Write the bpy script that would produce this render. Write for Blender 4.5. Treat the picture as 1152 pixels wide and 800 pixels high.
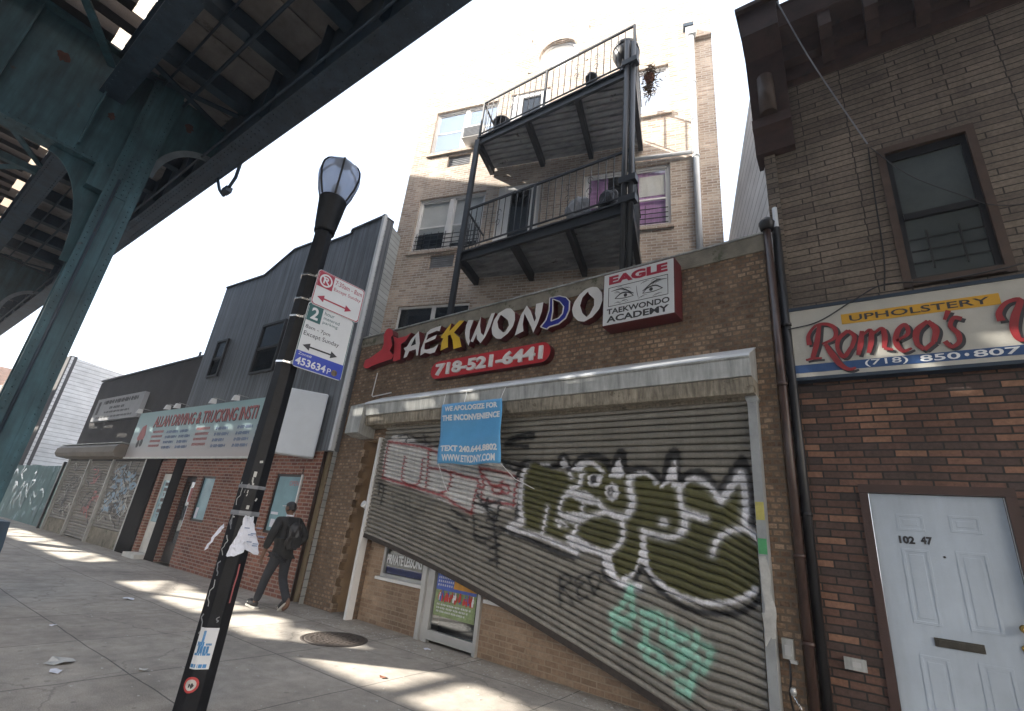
import bpy, bmesh, math, random
import numpy as np
from mathutils import Vector, Matrix, Quaternion
R = math.radians
random.seed(7)
SC = bpy.context.scene
for o in list(bpy.data.objects):
    bpy.data.objects.remove(o)
COL = SC.collection

# ------------------------------------------------------------------ camera
cam = bpy.data.cameras.new('camera')
cam.sensor_width = 36.0
cam.sensor_fit = 'HORIZONTAL'
cam.lens = 36.0 * 539.5 / 1152
cam.clip_end = 2000
cam.clip_start = 0.05
co = bpy.data.objects.new('camera', cam)
COL.objects.link(co)
PI_, RO_, YA_ = R(20.4), R(6.18), R(36.3)
f0 = Vector((0, math.cos(PI_), math.sin(PI_)))
r0 = Vector((1, 0, 0))
u0 = Vector((0, -math.sin(PI_), math.cos(PI_)))
r1 = r0 * math.cos(RO_) + u0 * math.sin(RO_)
u1 = u0 * math.cos(RO_) - r0 * math.sin(RO_)
rz = Matrix.Rotation(YA_, 3, 'Z')
r1, u1, f1 = rz @ r1, rz @ u1, rz @ f0
m = Matrix((r1, u1, -f1)).transposed().to_4x4()
m.translation = (0, 0, 1.55)
co.matrix_world = m
SC.camera = co

# ------------------------------------------------------------------ sky, sun, exposure
SUN_DIR = Vector((1.4, 1.0, -1.1)).normalized()          # the way the light travels
w = bpy.data.worlds.new('World')
SC.world = w
w.use_nodes = True
nt = w.node_tree
bg = nt.nodes['Background']
sky = nt.nodes.new('ShaderNodeTexSky')
sky.sky_type = 'NISHITA'
sky.sun_disc = False
sky.sun_elevation = math.asin(-SUN_DIR.z)
sky.sun_rotation = math.atan2(SUN_DIR.x, -SUN_DIR.y)
sky.air_density = 1.0
sky.dust_density = 6.0
sky.ozone_density = 1.0
# a bright, even haze veil over the blue, as on a milky morning
veil = nt.nodes.new('ShaderNodeMix')
veil.data_type = 'RGBA'
veil.inputs[0].default_value = 0.6
veil.inputs[7].default_value = (2.7, 3.05, 3.5, 1)
nt.links.new(sky.outputs[0], veil.inputs[6])
nt.links.new(veil.outputs[2], bg.inputs[0])
bg.inputs[1].default_value = 0.15
sl = bpy.data.lights.new('sun', 'SUN')
sl.energy = 5.0
sl.angle = R(0.7)
sl.color = (1.0, 0.93, 0.82)
so = bpy.data.objects.new('sun', sl)
COL.objects.link(so)
so.location = (-40, -40, 50)
so.rotation_euler = SUN_DIR.to_track_quat('-Z', 'Y').to_euler()
SC.view_settings.view_transform = 'Standard'
SC.view_settings.look = 'None'
SC.view_settings.exposure = 2.1
SC.view_settings.gamma = 1.0
SC.render.engine = 'CYCLES'
SC.cycles.max_bounces = 8
SC.cycles.use_denoising = True
SC.cycles.transparent_max_bounces = 12

# ------------------------------------------------------------------ materials
def nodes(name):
    mt = bpy.data.materials.new(name)
    mt.use_nodes = True
    t = mt.node_tree
    return mt, t, t.nodes['Principled BSDF']

def N(t, kind, **kw):
    n = t.nodes.new(kind)
    for k, v in kw.items():
        if k in n.inputs:
            n.inputs[k].default_value = v
        else:
            setattr(n, k, v)
    return n

def c4(c):
    return (c[0], c[1], c[2], 1.0)

def vary(t, base_socket, coord, scale, amt, detail=6, stretch=None):
    """multiply a colour by an uneven grey so no face is uniform"""
    src = coord
    if stretch:
        mp = N(t, 'ShaderNodeMapping')
        mp.inputs['Scale'].default_value = stretch
        t.links.new(coord, mp.inputs[0])
        src = mp.outputs[0]
    n = N(t, 'ShaderNodeTexNoise', Scale=scale, Detail=detail, Roughness=0.65)
    t.links.new(src, n.inputs['Vector'])
    mr = N(t, 'ShaderNodeMapRange')
    mr.inputs[1].default_value = 0.3
    mr.inputs[2].default_value = 0.7
    mr.inputs[3].default_value = 1 - amt
    mr.inputs[4].default_value = 1 + amt
    t.links.new(n.outputs[0], mr.inputs[0])
    mx = N(t, 'ShaderNodeMix', data_type='RGBA', blend_type='MULTIPLY')
    mx.inputs[0].default_value = 1
    t.links.new(base_socket, mx.inputs[6])
    t.links.new(mr.outputs[0], mx.inputs[7])
    return mx.outputs[2], n

def paint(name, col, rough=0.6, var=0.15, scale=3.0, metal=0.0, bump=0.1, streak=None, spots=None, bscale=60, spec=0.5):
    mt, t, b = nodes(name)
    tc = N(t, 'ShaderNodeTexCoord')
    rgb = N(t, 'ShaderNodeRGB')
    rgb.outputs[0].default_value = c4(col)
    s, n = vary(t, rgb.outputs[0], tc.outputs['Object'], scale, var)
    if streak:
        s, _ = vary(t, s, tc.outputs['Object'], streak[0], streak[1], stretch=streak[2])
    if spots:
        n2 = N(t, 'ShaderNodeTexNoise', Scale=spots[0], Detail=8, Roughness=0.7)
        t.links.new(tc.outputs['Object'], n2.inputs['Vector'])
        rp = N(t, 'ShaderNodeMapRange')
        rp.inputs[1].default_value = spots[2]
        rp.inputs[2].default_value = spots[2] + 0.08
        t.links.new(n2.outputs[0], rp.inputs[0])
        mx = N(t, 'ShaderNodeMix', data_type='RGBA')
        t.links.new(rp.outputs[0], mx.inputs[0])
        t.links.new(s, mx.inputs[6])
        mx.inputs[7].default_value = c4(spots[1])
        s = mx.outputs[2]
    t.links.new(s, b.inputs['Base Color'])
    b.inputs['Roughness'].default_value = rough
    b.inputs['Metallic'].default_value = metal
    b.inputs['Specular IOR Level'].default_value = spec
    if bump:
        n3 = N(t, 'ShaderNodeTexNoise', Scale=bscale, Detail=4)
        t.links.new(tc.outputs['Object'], n3.inputs['Vector'])
        bp = N(t, 'ShaderNodeBump', Strength=bump, Distance=0.02)
        t.links.new(n3.outputs[0], bp.inputs['Height'])
        t.links.new(bp.outputs[0], b.inputs['Normal'])
    return mt

def brick(name, cols, mortar, bw=0.21, bh=0.067, ms=0.009, var=0.2, bump=0.5, rough=0.85, stain=None, msmooth=0.2, loose=False):
    """cols: list of (position, colour): a random tone for each brick"""
    mt, t, b = nodes(name)
    uv = N(t, 'ShaderNodeUVMap')
    # a little wobble so courses are not ruler straight
    nz = N(t, 'ShaderNodeTexNoise', Scale=2.2, Detail=2)
    t.links.new(uv.outputs[0], nz.inputs['Vector'])
    sub = N(t, 'ShaderNodeVectorMath', operation='SUBTRACT')
    t.links.new(nz.outputs['Color'], sub.inputs[0])
    sub.inputs[1].default_value = (0.5, 0.5, 0.5)
    scl = N(t, 'ShaderNodeVectorMath', operation='SCALE')
    scl.inputs['Scale'].default_value = 0.018
    t.links.new(sub.outputs[0], scl.inputs[0])
    add = N(t, 'ShaderNodeVectorMath', operation='ADD')
    t.links.new(uv.outputs[0], add.inputs[0])
    t.links.new(scl.outputs[0], add.inputs[1])
    bt = N(t, 'ShaderNodeTexBrick')
    bt.inputs['Color1'].default_value = (0, 0, 0, 1)
    bt.inputs['Color2'].default_value = (1, 1, 1, 1)
    bt.inputs['Mortar'].default_value = (0.5, 0.5, 0.5, 1)
    bt.inputs['Scale'].default_value = 1.0
    bt.inputs['Mortar Size'].default_value = ms
    if loose:
        bt.offset = 0.37; bt.offset_frequency = 3; bt.squash = 0.6; bt.squash_frequency = 3
    bt.inputs['Mortar Smooth'].default_value = msmooth
    bt.inputs['Brick Width'].default_value = bw
    bt.inputs['Row Height'].default_value = bh
    t.links.new(add.outputs[0], bt.inputs['Vector'])
    rp = N(t, 'ShaderNodeValToRGB')
    while len(rp.color_ramp.elements) < len(cols):
        rp.color_ramp.elements.new(0.5)
    for e, (p, c) in zip(rp.color_ramp.elements, cols):
        e.position = p
        e.color = c4(c)
    t.links.new(bt.outputs['Color'], rp.inputs[0])
    s, n = vary(t, rp.outputs[0], uv.outputs[0], 30.0, var)
    s, n = vary(t, s, uv.outputs[0], 1.3, 0.30, detail=8)
    s, n = vary(t, s, uv.outputs[0], 1.0, 0.18, stretch=(3.0, 0.35, 1))
    mx = N(t, 'ShaderNodeMix', data_type='RGBA')
    t.links.new(bt.outputs['Fac'], mx.inputs[0])
    t.links.new(s, mx.inputs[6])
    mx.inputs[7].default_value = c4(mortar)
    s = mx.outputs[2]
    if stain:
        s, _ = vary(t, s, uv.outputs[0], stain[0], stain[1], stretch=stain[2])
    t.links.new(s, b.inputs['Base Color'])
    b.inputs['Roughness'].default_value = rough
    inv = N(t, 'ShaderNodeMath', operation='SUBTRACT')
    inv.inputs[0].default_value = 1.0
    t.links.new(bt.outputs['Fac'], inv.inputs[1])
    ad = N(t, 'ShaderNodeMath', operation='MULTIPLY_ADD')
    t.links.new(n.outputs[0], ad.inputs[0])
    ad.inputs[1].default_value = 0.25
    t.links.new(inv.outputs[0], ad.inputs[2])
    bp = N(t, 'ShaderNodeBump', Strength=bump, Distance=0.012)
    t.links.new(ad.outputs[0], bp.inputs['Height'])
    t.links.new(bp.outputs[0], b.inputs['Normal'])
    return mt

def siding(name, col, pitch, vertical=False, depth=0.02, var=0.12, streak=0.2, rough=0.55):
    """clapboards (or upright boards) as a saw-tooth bump and narrow joints"""
    mt, t, b = nodes(name)
    uv = N(t, 'ShaderNodeUVMap')
    sp = N(t, 'ShaderNodeSeparateXYZ')
    t.links.new(uv.outputs[0], sp.inputs[0])
    ml = N(t, 'ShaderNodeMath', operation='MULTIPLY')
    ml.inputs[1].default_value = 1.0 / pitch
    t.links.new(sp.outputs[0 if vertical else 1], ml.inputs[0])
    fr = N(t, 'ShaderNodeMath', operation='FRACT')
    t.links.new(ml.outputs[0], fr.inputs[0])
    gt = N(t, 'ShaderNodeMath', operation='GREATER_THAN')
    gt.inputs[1].default_value = 0.86
    t.links.new(fr.outputs[0], gt.inputs[0])
    rgb = N(t, 'ShaderNodeRGB')
    rgb.outputs[0].default_value = c4(col)
    st = (9.0, 0.35, 1) if vertical else (0.4, 1.2, 1)
    s, _ = vary(t, rgb.outputs[0], uv.outputs[0], 1.0, streak, stretch=st)
    s, _ = vary(t, s, uv.outputs[0], 3.0, var)
    mx = N(t, 'ShaderNodeMix', data_type='RGBA', blend_type='MULTIPLY')
    t.links.new(gt.outputs[0], mx.inputs[0])
    t.links.new(s, mx.inputs[6])
    mx.inputs[7].default_value = (0.55, 0.55, 0.55, 1)
    t.links.new(mx.outputs[2], b.inputs['Base Color'])
    b.inputs['Roughness'].default_value = rough
    bp = N(t, 'ShaderNodeBump', Strength=1.0, Distance=depth)
    if not vertical:
        iv = N(t, 'ShaderNodeMath', operation='SUBTRACT')
        iv.inputs[0].default_value = 1.0
        t.links.new(fr.outputs[0], iv.inputs[1])
        t.links.new(iv.outputs[0], bp.inputs['Height'])
    else:
        t.links.new(gt.outputs[0], bp.inputs['Height'])
        bp.invert = True
    t.links.new(bp.outputs[0], b.inputs['Normal'])
    return mt

def glass(name, tint=(0.02, 0.025, 0.03), see=0.55, rough=0.02, mirror=0.04):
    """window glass: partly see-through, partly mirror"""
    mt, t, b = nodes(name)
    t.nodes.remove(b)
    out = t.nodes['Material Output']
    tr = N(t, 'ShaderNodeBsdfTransparent')
    tr.inputs[0].default_value = (0.97, 0.98, 0.985, 1)
    gl = N(t, 'ShaderNodeBsdfGlossy', Roughness=rough)
    gl.inputs[0].default_value = (0.9, 0.93, 0.95, 1)
    df = N(t, 'ShaderNodeBsdfDiffuse')
    df.inputs[0].default_value = c4(tint)
    m1 = N(t, 'ShaderNodeMixShader')
    m1.inputs[0].default_value = see
    t.links.new(df.outputs[0], m1.inputs[1])
    t.links.new(tr.outputs[0], m1.inputs[2])
    lw = N(t, 'ShaderNodeLayerWeight', Blend=0.5)              # symmetric front and back
    fr = N(t, 'ShaderNodeMath', operation='POWER')
    fr.inputs[1].default_value = 4.0
    t.links.new(lw.outputs['Facing'], fr.inputs[0])
    ad = N(t, 'ShaderNodeMath', operation='MULTIPLY_ADD')
    ad.inputs[1].default_value = 0.8
    ad.inputs[2].default_value = mirror + 0.03
    t.links.new(fr.outputs[0], ad.inputs[0])
    m2 = N(t, 'ShaderNodeMixShader')
    t.links.new(ad.outputs[0], m2.inputs[0])
    t.links.new(m1.outputs[0], m2.inputs[1])
    t.links.new(gl.outputs[0], m2.inputs[2])
    t.links.new(m2.outputs[0], out.inputs[0])
    return mt

M = {}
M['white'] = paint('white_paint', (0.72, 0.72, 0.72), 0.45, 0.06)
M['offwhite'] = paint('aged_white_paint', (0.6, 0.6, 0.57), 0.5, 0.14, 4)
M['black'] = paint('black_paint', (0.012, 0.012, 0.014), 0.4, 0.3, 6)
M['blackpole'] = paint('glossy_black_pole_paint', (0.009, 0.010, 0.013), 0.45, 0.4, 9, spec=0.25, spots=(14, (0.10, 0.10, 0.11), 0.66))
M['red'] = paint('red_sign_paint', (0.50, 0.02, 0.03), 0.35, 0.12)
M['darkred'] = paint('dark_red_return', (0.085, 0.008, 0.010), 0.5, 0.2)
M['blue'] = paint('blue_sign_paint', (0.02, 0.03, 0.30), 0.35, 0.1)
M['yellow'] = paint('yellow_sign_paint', (0.75, 0.48, 0.02), 0.4, 0.1)
M['letterwhite'] = paint('white_acrylic_letter', (0.72, 0.71, 0.70), 0.3, 0.06)
M['galv'] = paint('galvanised_steel', (0.42, 0.43, 0.42), 0.45, 0.2, 2.5, metal=0.3, streak=(2.0, 0.35, (6, 6, 0.5)), spots=(3, (0.16, 0.12, 0.08), 0.66))
M['dirtygalv'] = paint('rain_stained_steel', (0.27, 0.24, 0.19), 0.6, 0.3, 3, streak=(3.0, 0.55, (9, 9, 0.4)), spots=(5, (0.09, 0.07, 0.045), 0.58))
M['grayrail'] = paint('grey_rail_paint', (0.33, 0.35, 0.36), 0.45, 0.15, 5)
M['concrete'] = paint('coping_cement', (0.23, 0.21, 0.17), 0.9, 0.35, 3, bump=0.4, spots=(4, (0.09, 0.095, 0.06), 0.56))
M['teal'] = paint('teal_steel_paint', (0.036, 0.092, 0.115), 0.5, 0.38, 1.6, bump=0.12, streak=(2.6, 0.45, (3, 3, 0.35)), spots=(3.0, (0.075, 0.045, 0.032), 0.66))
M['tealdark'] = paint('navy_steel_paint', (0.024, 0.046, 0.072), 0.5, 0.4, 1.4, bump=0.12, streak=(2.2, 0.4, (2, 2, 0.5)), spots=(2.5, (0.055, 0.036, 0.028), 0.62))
M['tie'] = paint('creosoted_timber', (0.016, 0.013, 0.013), 0.85, 0.4, 3, bump=0.4)
M['board'] = paint('platform_boards', (0.20, 0.115, 0.045), 0.8, 0.35, 6, bump=0.3)
M['panel'] = paint('platform_underside', (0.27, 0.25, 0.24), 0.9, 0.3, 2.5, bump=0.3, spots=(2.0, (0.08, 0.07, 0.065), 0.6))
M['rust'] = paint('rust_patch', (0.085, 0.035, 0.025), 0.9, 0.4, 12)
M['gusset'] = paint('pale_steel', (0.20, 0.24, 0.27), 0.6, 0.2, 4)
M['balc'] = paint('black_balcony_steel', (0.018, 0.02, 0.024), 0.45, 0.3, 5)
M['deck'] = paint('grey_deck_steel', (0.30, 0.31, 0.32), 0.6, 0.3, 3, streak=(2, 0.3, (0.5, 5, 1)), spots=(3, (0.07, 0.055, 0.045), 0.6))
M['pipewhite'] = paint('white_downpipe', (0.62, 0.65, 0.68), 0.4, 0.08)
M['brownpipe'] = paint('brown_downpipe', (0.055, 0.032, 0.026), 0.3, 0.3, 5)
M['cornice'] = paint('oxblood_cornice', (0.056, 0.031, 0.026), 0.7, 0.35, 4, spots=(6, (0.03, 0.02, 0.02), 0.6))
M['winbrown'] = paint('brown_window_timber', (0.065, 0.040, 0.028), 0.6, 0.3, 5)
M['doorwhite'] = paint('pale_door_paint', (0.43, 0.50, 0.58), 0.4, 0.08, 2, bump=0.03, streak=(2.0, 0.07, (4, 4, 0.5)), spots=(6, (0.33, 0.38, 0.43), 0.70))
M['doorframe'] = paint('maroon_door_frame', (0.055, 0.030, 0.025), 0.6, 0.2)
M['brass'] = paint('brass', (0.65, 0.42, 0.12), 0.25, 0.1, metal=1.0)
M['bronze'] = paint('dull_bronze', (0.085, 0.08, 0.068), 0.4, 0.3, 9, metal=0.6)
M['chrome'] = paint('chrome', (0.7, 0.7, 0.7), 0.2, 0.1, metal=1.0)
M['alum'] = paint('aluminium_frame', (0.55, 0.56, 0.56), 0.4, 0.1, metal=0.5)
M['beigedoor'] = paint('beige_door', (0.34, 0.28, 0.19), 0.6, 0.12, 3)
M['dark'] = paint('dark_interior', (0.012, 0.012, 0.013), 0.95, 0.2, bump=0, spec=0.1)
M['recess'] = paint('tan_recess_render', (0.38, 0.27, 0.17), 0.9, 0.2, 2.5, bump=0.3)
M['glassgrey'] = paint('grey_room_blind', (0.55, 0.56, 0.55), 0.8, 0.12, 2)
M['navy'] = paint('navy_film', (0.04, 0.05, 0.20), 0.35, 0.15)
M['tancollage'] = paint('tan_window_film', (0.28, 0.22, 0.15), 0.5, 0.5, 9)
M['graystucco'] = paint('charcoal_stucco', (0.060, 0.058, 0.060), 0.9, 0.25, 1.2, bump=0.4)
M['signgray'] = paint('weathered_grey_sign', (0.36, 0.37, 0.39), 0.5, 0.12, 2)
M['awning'] = paint('brown_awning_box', (0.16, 0.135, 0.11), 0.6, 0.2, 2)
M['tealwood'] = paint('teal_hoarding', (0.11, 0.20, 0.20), 0.7, 0.3, 1.2, spots=(1.6, (0.30, 0.42, 0.48), 0.56))
M['asphalt'] = paint('asphalt', (0.05, 0.05, 0.052), 0.9, 0.25, 2, bump=0.6)
M['iron'] = paint('cast_iron', (0.055, 0.045, 0.04), 0.6, 0.35, 15, metal=0.3, bump=0.3)
M['paper'] = paint('white_paper', (0.70, 0.72, 0.80), 0.8, 0.08, 9)
M['litter'] = paint('litter_paper', (0.5, 0.5, 0.48), 0.8, 0.25, 9)
M['curtain'] = paint('purple_curtain', (0.52, 0.30, 0.55), 0.8, 0.15, 4, streak=(3, 0.25, (8, 8, 0.2)))
M['blind'] = paint('pale_blind', (0.72, 0.72, 0.70), 0.7, 0.1, 3)
M['frost'] = paint('pale_blue_window_film', (0.22, 0.38, 0.44), 0.18, 0.2, 1.5)
M['acgrey'] = paint('grille_grey', (0.22, 0.23, 0.25), 0.5, 0.2, 6)
M['plant'] = paint('dry_brown_leaves', (0.10, 0.06, 0.03), 0.9, 0.4, 20)
M['leaf'] = paint('green_leaves', (0.03, 0.07, 0.02), 0.7, 0.4, 20)
M['clay'] = paint('clay_pot', (0.22, 0.08, 0.04), 0.8, 0.2)
M['skin'] = paint('skin', (0.16, 0.085, 0.055), 0.6, 0.08)
M['jacket'] = paint('black_jacket', (0.009, 0.010, 0.012), 0.75, 0.35, 14, bump=0.5, bscale=18)
M['jean'] = paint('dark_trousers', (0.017, 0.020, 0.028), 0.85, 0.3, 12, bump=0.5, bscale=25)
M['shoe'] = paint('shoe_canvas', (0.02, 0.02, 0.022), 0.7, 0.2)
M['sole'] = paint('shoe_sole', (0.62, 0.6, 0.55), 0.6, 0.15)
M['orange'] = paint('faded_orange_print', (0.35, 0.06, 0.03), 0.7, 0.3, 20)
M['bannerblue'] = paint('sky_blue_banner_vinyl', (0.10, 0.36, 0.66), 0.4, 0.08, 3, bump=0.12, bscale=6)
M['bannertxt'] = paint('white_banner_print', (0.74, 0.76, 0.78), 0.5, 0.06)
M['sun_text'] = paint('romeo_red', (0.25, 0.015, 0.02), 0.5, 0.2, 9)
M['boardwhite'] = paint('aged_sign_board', (0.44, 0.43, 0.39), 0.5, 0.1, 2.5, spots=(7, (0.30, 0.28, 0.24), 0.68))
M['boardblue'] = paint('deep_blue_band', (0.018, 0.065, 0.19), 0.5, 0.12)
M['boardyellow'] = paint('mustard_band', (0.55, 0.30, 0.02), 0.5, 0.1)
M['boardframe'] = paint('navy_sign_frame', (0.014, 0.03, 0.055), 0.5, 0.2)
M['greensign'] = paint('green_sign', (0.02, 0.11, 0.11), 0.35, 0.1)
M['signwhite'] = paint('reflective_white', (0.66, 0.68, 0.70), 0.35, 0.05)
M['redsign'] = paint('parking_red', (0.36, 0.02, 0.05), 0.35, 0.06)
M['bluesign'] = paint('parking_blue', (0.03, 0.06, 0.42), 0.35, 0.06)
M['txtdark'] = paint('dark_print', (0.03, 0.03, 0.035), 0.5, 0.1)
M['txtblue'] = paint('faded_blue_print', (0.16, 0.22, 0.36), 0.5, 0.15)
M['txtred'] = paint('faded_red_print', (0.42, 0.13, 0.13), 0.5, 0.15)
M['stickerblue'] = paint('blue_sticker_print', (0.06, 0.24, 0.50), 0.4, 0.3, 9)
M['stickerred'] = paint('red_sticker', (0.45, 0.05, 0.05), 0.4, 0.2, 9)
M['stickergreen'] = paint('green_sticker', (0.08, 0.35, 0.14), 0.4, 0.2, 9)
M['tapeyellow'] = paint('yellow_sticker', (0.50, 0.45, 0.12), 0.4, 0.2, 9)
M['kids'] = paint('poster_red', (0.55, 0.05, 0.04), 0.4, 0.2)
M['grass'] = paint('poster_green', (0.25, 0.33, 0.16), 0.4, 0.35, 14)
M['skyprint'] = paint('poster_blue', (0.08, 0.14, 0.50), 0.4, 0.25, 5)
M['sunprint'] = paint('poster_orange', (0.62, 0.30, 0.04), 0.4, 0.3, 5)
M['palewall'] = paint('pale_far_wall', (0.42, 0.36, 0.30), 0.9, 0.15, 1)
M['lampglass'] = None

M['glass'] = glass('window_glass', see=0.975, mirror=0.03)
M['darkglass'] = glass('dark_window_glass', (0.01, 0.012, 0.014), 0.35)
M['skyglass'] = glass('sky_reflecting_glass', see=0.8, mirror=0.42)
M['greyglass'] = paint('opaque_grey_pane', (0.085, 0.098, 0.10), 0.12, 0.25, 1.5, bump=0)  # opaque grey colour stands in for the panes' reflections
M['shopglass'] = glass('shop_glass', (0.02, 0.022, 0.025), 0.93)
def lamp_glass():
    mt, t, b = nodes('frosted_lantern_glass')
    out = t.nodes['Material Output']
    b.inputs['Base Color'].default_value = (0.55, 0.60, 0.70, 1)
    b.inputs['Roughness'].default_value = 0.35
    tl = N(t, 'ShaderNodeBsdfTranslucent')
    tl.inputs[0].default_value = (0.55, 0.6, 0.7, 1)
    tr = N(t, 'ShaderNodeBsdfTransparent')
    tr.inputs[0].default_value = (0.7, 0.75, 0.85, 1)
    m1 = N(t, 'ShaderNodeMixShader'); m1.inputs[0].default_value = 0.5
    m2 = N(t, 'ShaderNodeMixShader'); m2.inputs[0].default_value = 0.35
    t.links.new(b.outputs[0], m1.inputs[1]); t.links.new(tl.outputs[0], m1.inputs[2])
    t.links.new(m1.outputs[0], m2.inputs[1]); t.links.new(tr.outputs[0], m2.inputs[2])
    t.links.new(m2.outputs[0], out.inputs[0])
    return mt
M['lampglass'] = lamp_glass()

M['brick_tan'] = brick('tan_brick', [(0.0, (0.31, 0.235, 0.185)), (0.4, (0.39, 0.31, 0.25)), (0.7, (0.43, 0.35, 0.285)), (1.0, (0.50, 0.43, 0.36))], (0.50, 0.47, 0.43), 0.2, 0.066, 0.009, stain=(1.0, 0.14, (1.5, 0.5, 1)))
M['brick_shop'] = brick('brown_shop_brick', [(0.0, (0.14, 0.085, 0.052)), (0.4, (0.20, 0.128, 0.080)), (0.75, (0.25, 0.168, 0.108)), (1.0, (0.31, 0.22, 0.15))], (0.15, 0.115, 0.085), 0.1, 0.062, 0.011, var=0.45, bump=0.8, stain=(1.2, 0.25, (2.5, 0.6, 1)))
M['brick_base'] = brick('buff_shop_brick', [(0.0, (0.23, 0.155, 0.105)), (0.5, (0.29, 0.20, 0.135)), (1.0, (0.34, 0.245, 0.17))], (0.33, 0.26, 0.19), 0.2, 0.066, 0.007, stain=(1.2, 0.2, (2.0, 0.7, 1)))
M['brick_mix'] = brick('mixed_clinker_brick', [(0.0, (0.055, 0.040, 0.037)), (0.25, (0.080, 0.052, 0.044)), (0.45, (0.13, 0.070, 0.050)), (0.6, (0.10, 0.058, 0.046)), (0.8, (0.19, 0.100, 0.066)), (1.0, (0.25, 0.138, 0.090))], (0.030, 0.027, 0.026), 0.235, 0.068, 0.008, var=0.25, bump=0.8)
M['brick_grey'] = brick('taupe_painted_brick', [(0.0, (0.125, 0.10, 0.08)), (0.5, (0.165, 0.132, 0.105)), (1.0, (0.195, 0.16, 0.125))], (0.04, 0.034, 0.03), 0.46, 0.078, 0.006, var=0.3, bump=1.0, loose=True)
M['brick_red'] = brick('red_brick', [(0.0, (0.15, 0.05, 0.035)), (0.5, (0.22, 0.08, 0.052)), (1.0, (0.29, 0.12, 0.08))], (0.32, 0.25, 0.21), 0.21, 0.072, 0.012)
M['brick_far'] = brick('far_brown_brick', [(0.0, (0.15, 0.08, 0.06)), (1.0, (0.26, 0.15, 0.11))], (0.25, 0.2, 0.17))
M['siding_black'] = siding('black_vertical_siding', (0.125, 0.137, 0.155), 0.2, True, 0.02, streak=0.6, rough=0.35)
M['siding_white'] = siding('white_clapboard', (0.74, 0.75, 0.76), 0.2)
M['siding_grey'] = siding('pale_grey_clapboard', (0.42, 0.45, 0.46), 0.14)
M['shut_far'] = siding('grey_roller_slats', (0.27, 0.255, 0.235), 0.09, depth=0.03)

def graf_shutter():
    mt, t, b = nodes('painted_shutter_slats')
    at = N(t, 'ShaderNodeVertexColor', layer_name='paint')
    tc = N(t, 'ShaderNodeTexCoord')
    s, n = vary(t, at.outputs[0], tc.outputs['Object'], 3.0, 0.14)
    s, n = vary(t, s, tc.outputs['Object'], 2.0, 0.16, stretch=(6, 6, 0.5))
    s, n = vary(t, s, tc.outputs['Object'], 45.0, 0.16)
    t.links.new(s, b.inputs['Base Color'])
    b.inputs['Roughness'].default_value = 0.5
    b.inputs['Metallic'].default_value = 0.0
    return mt
M['shutter'] = graf_shutter()

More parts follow.
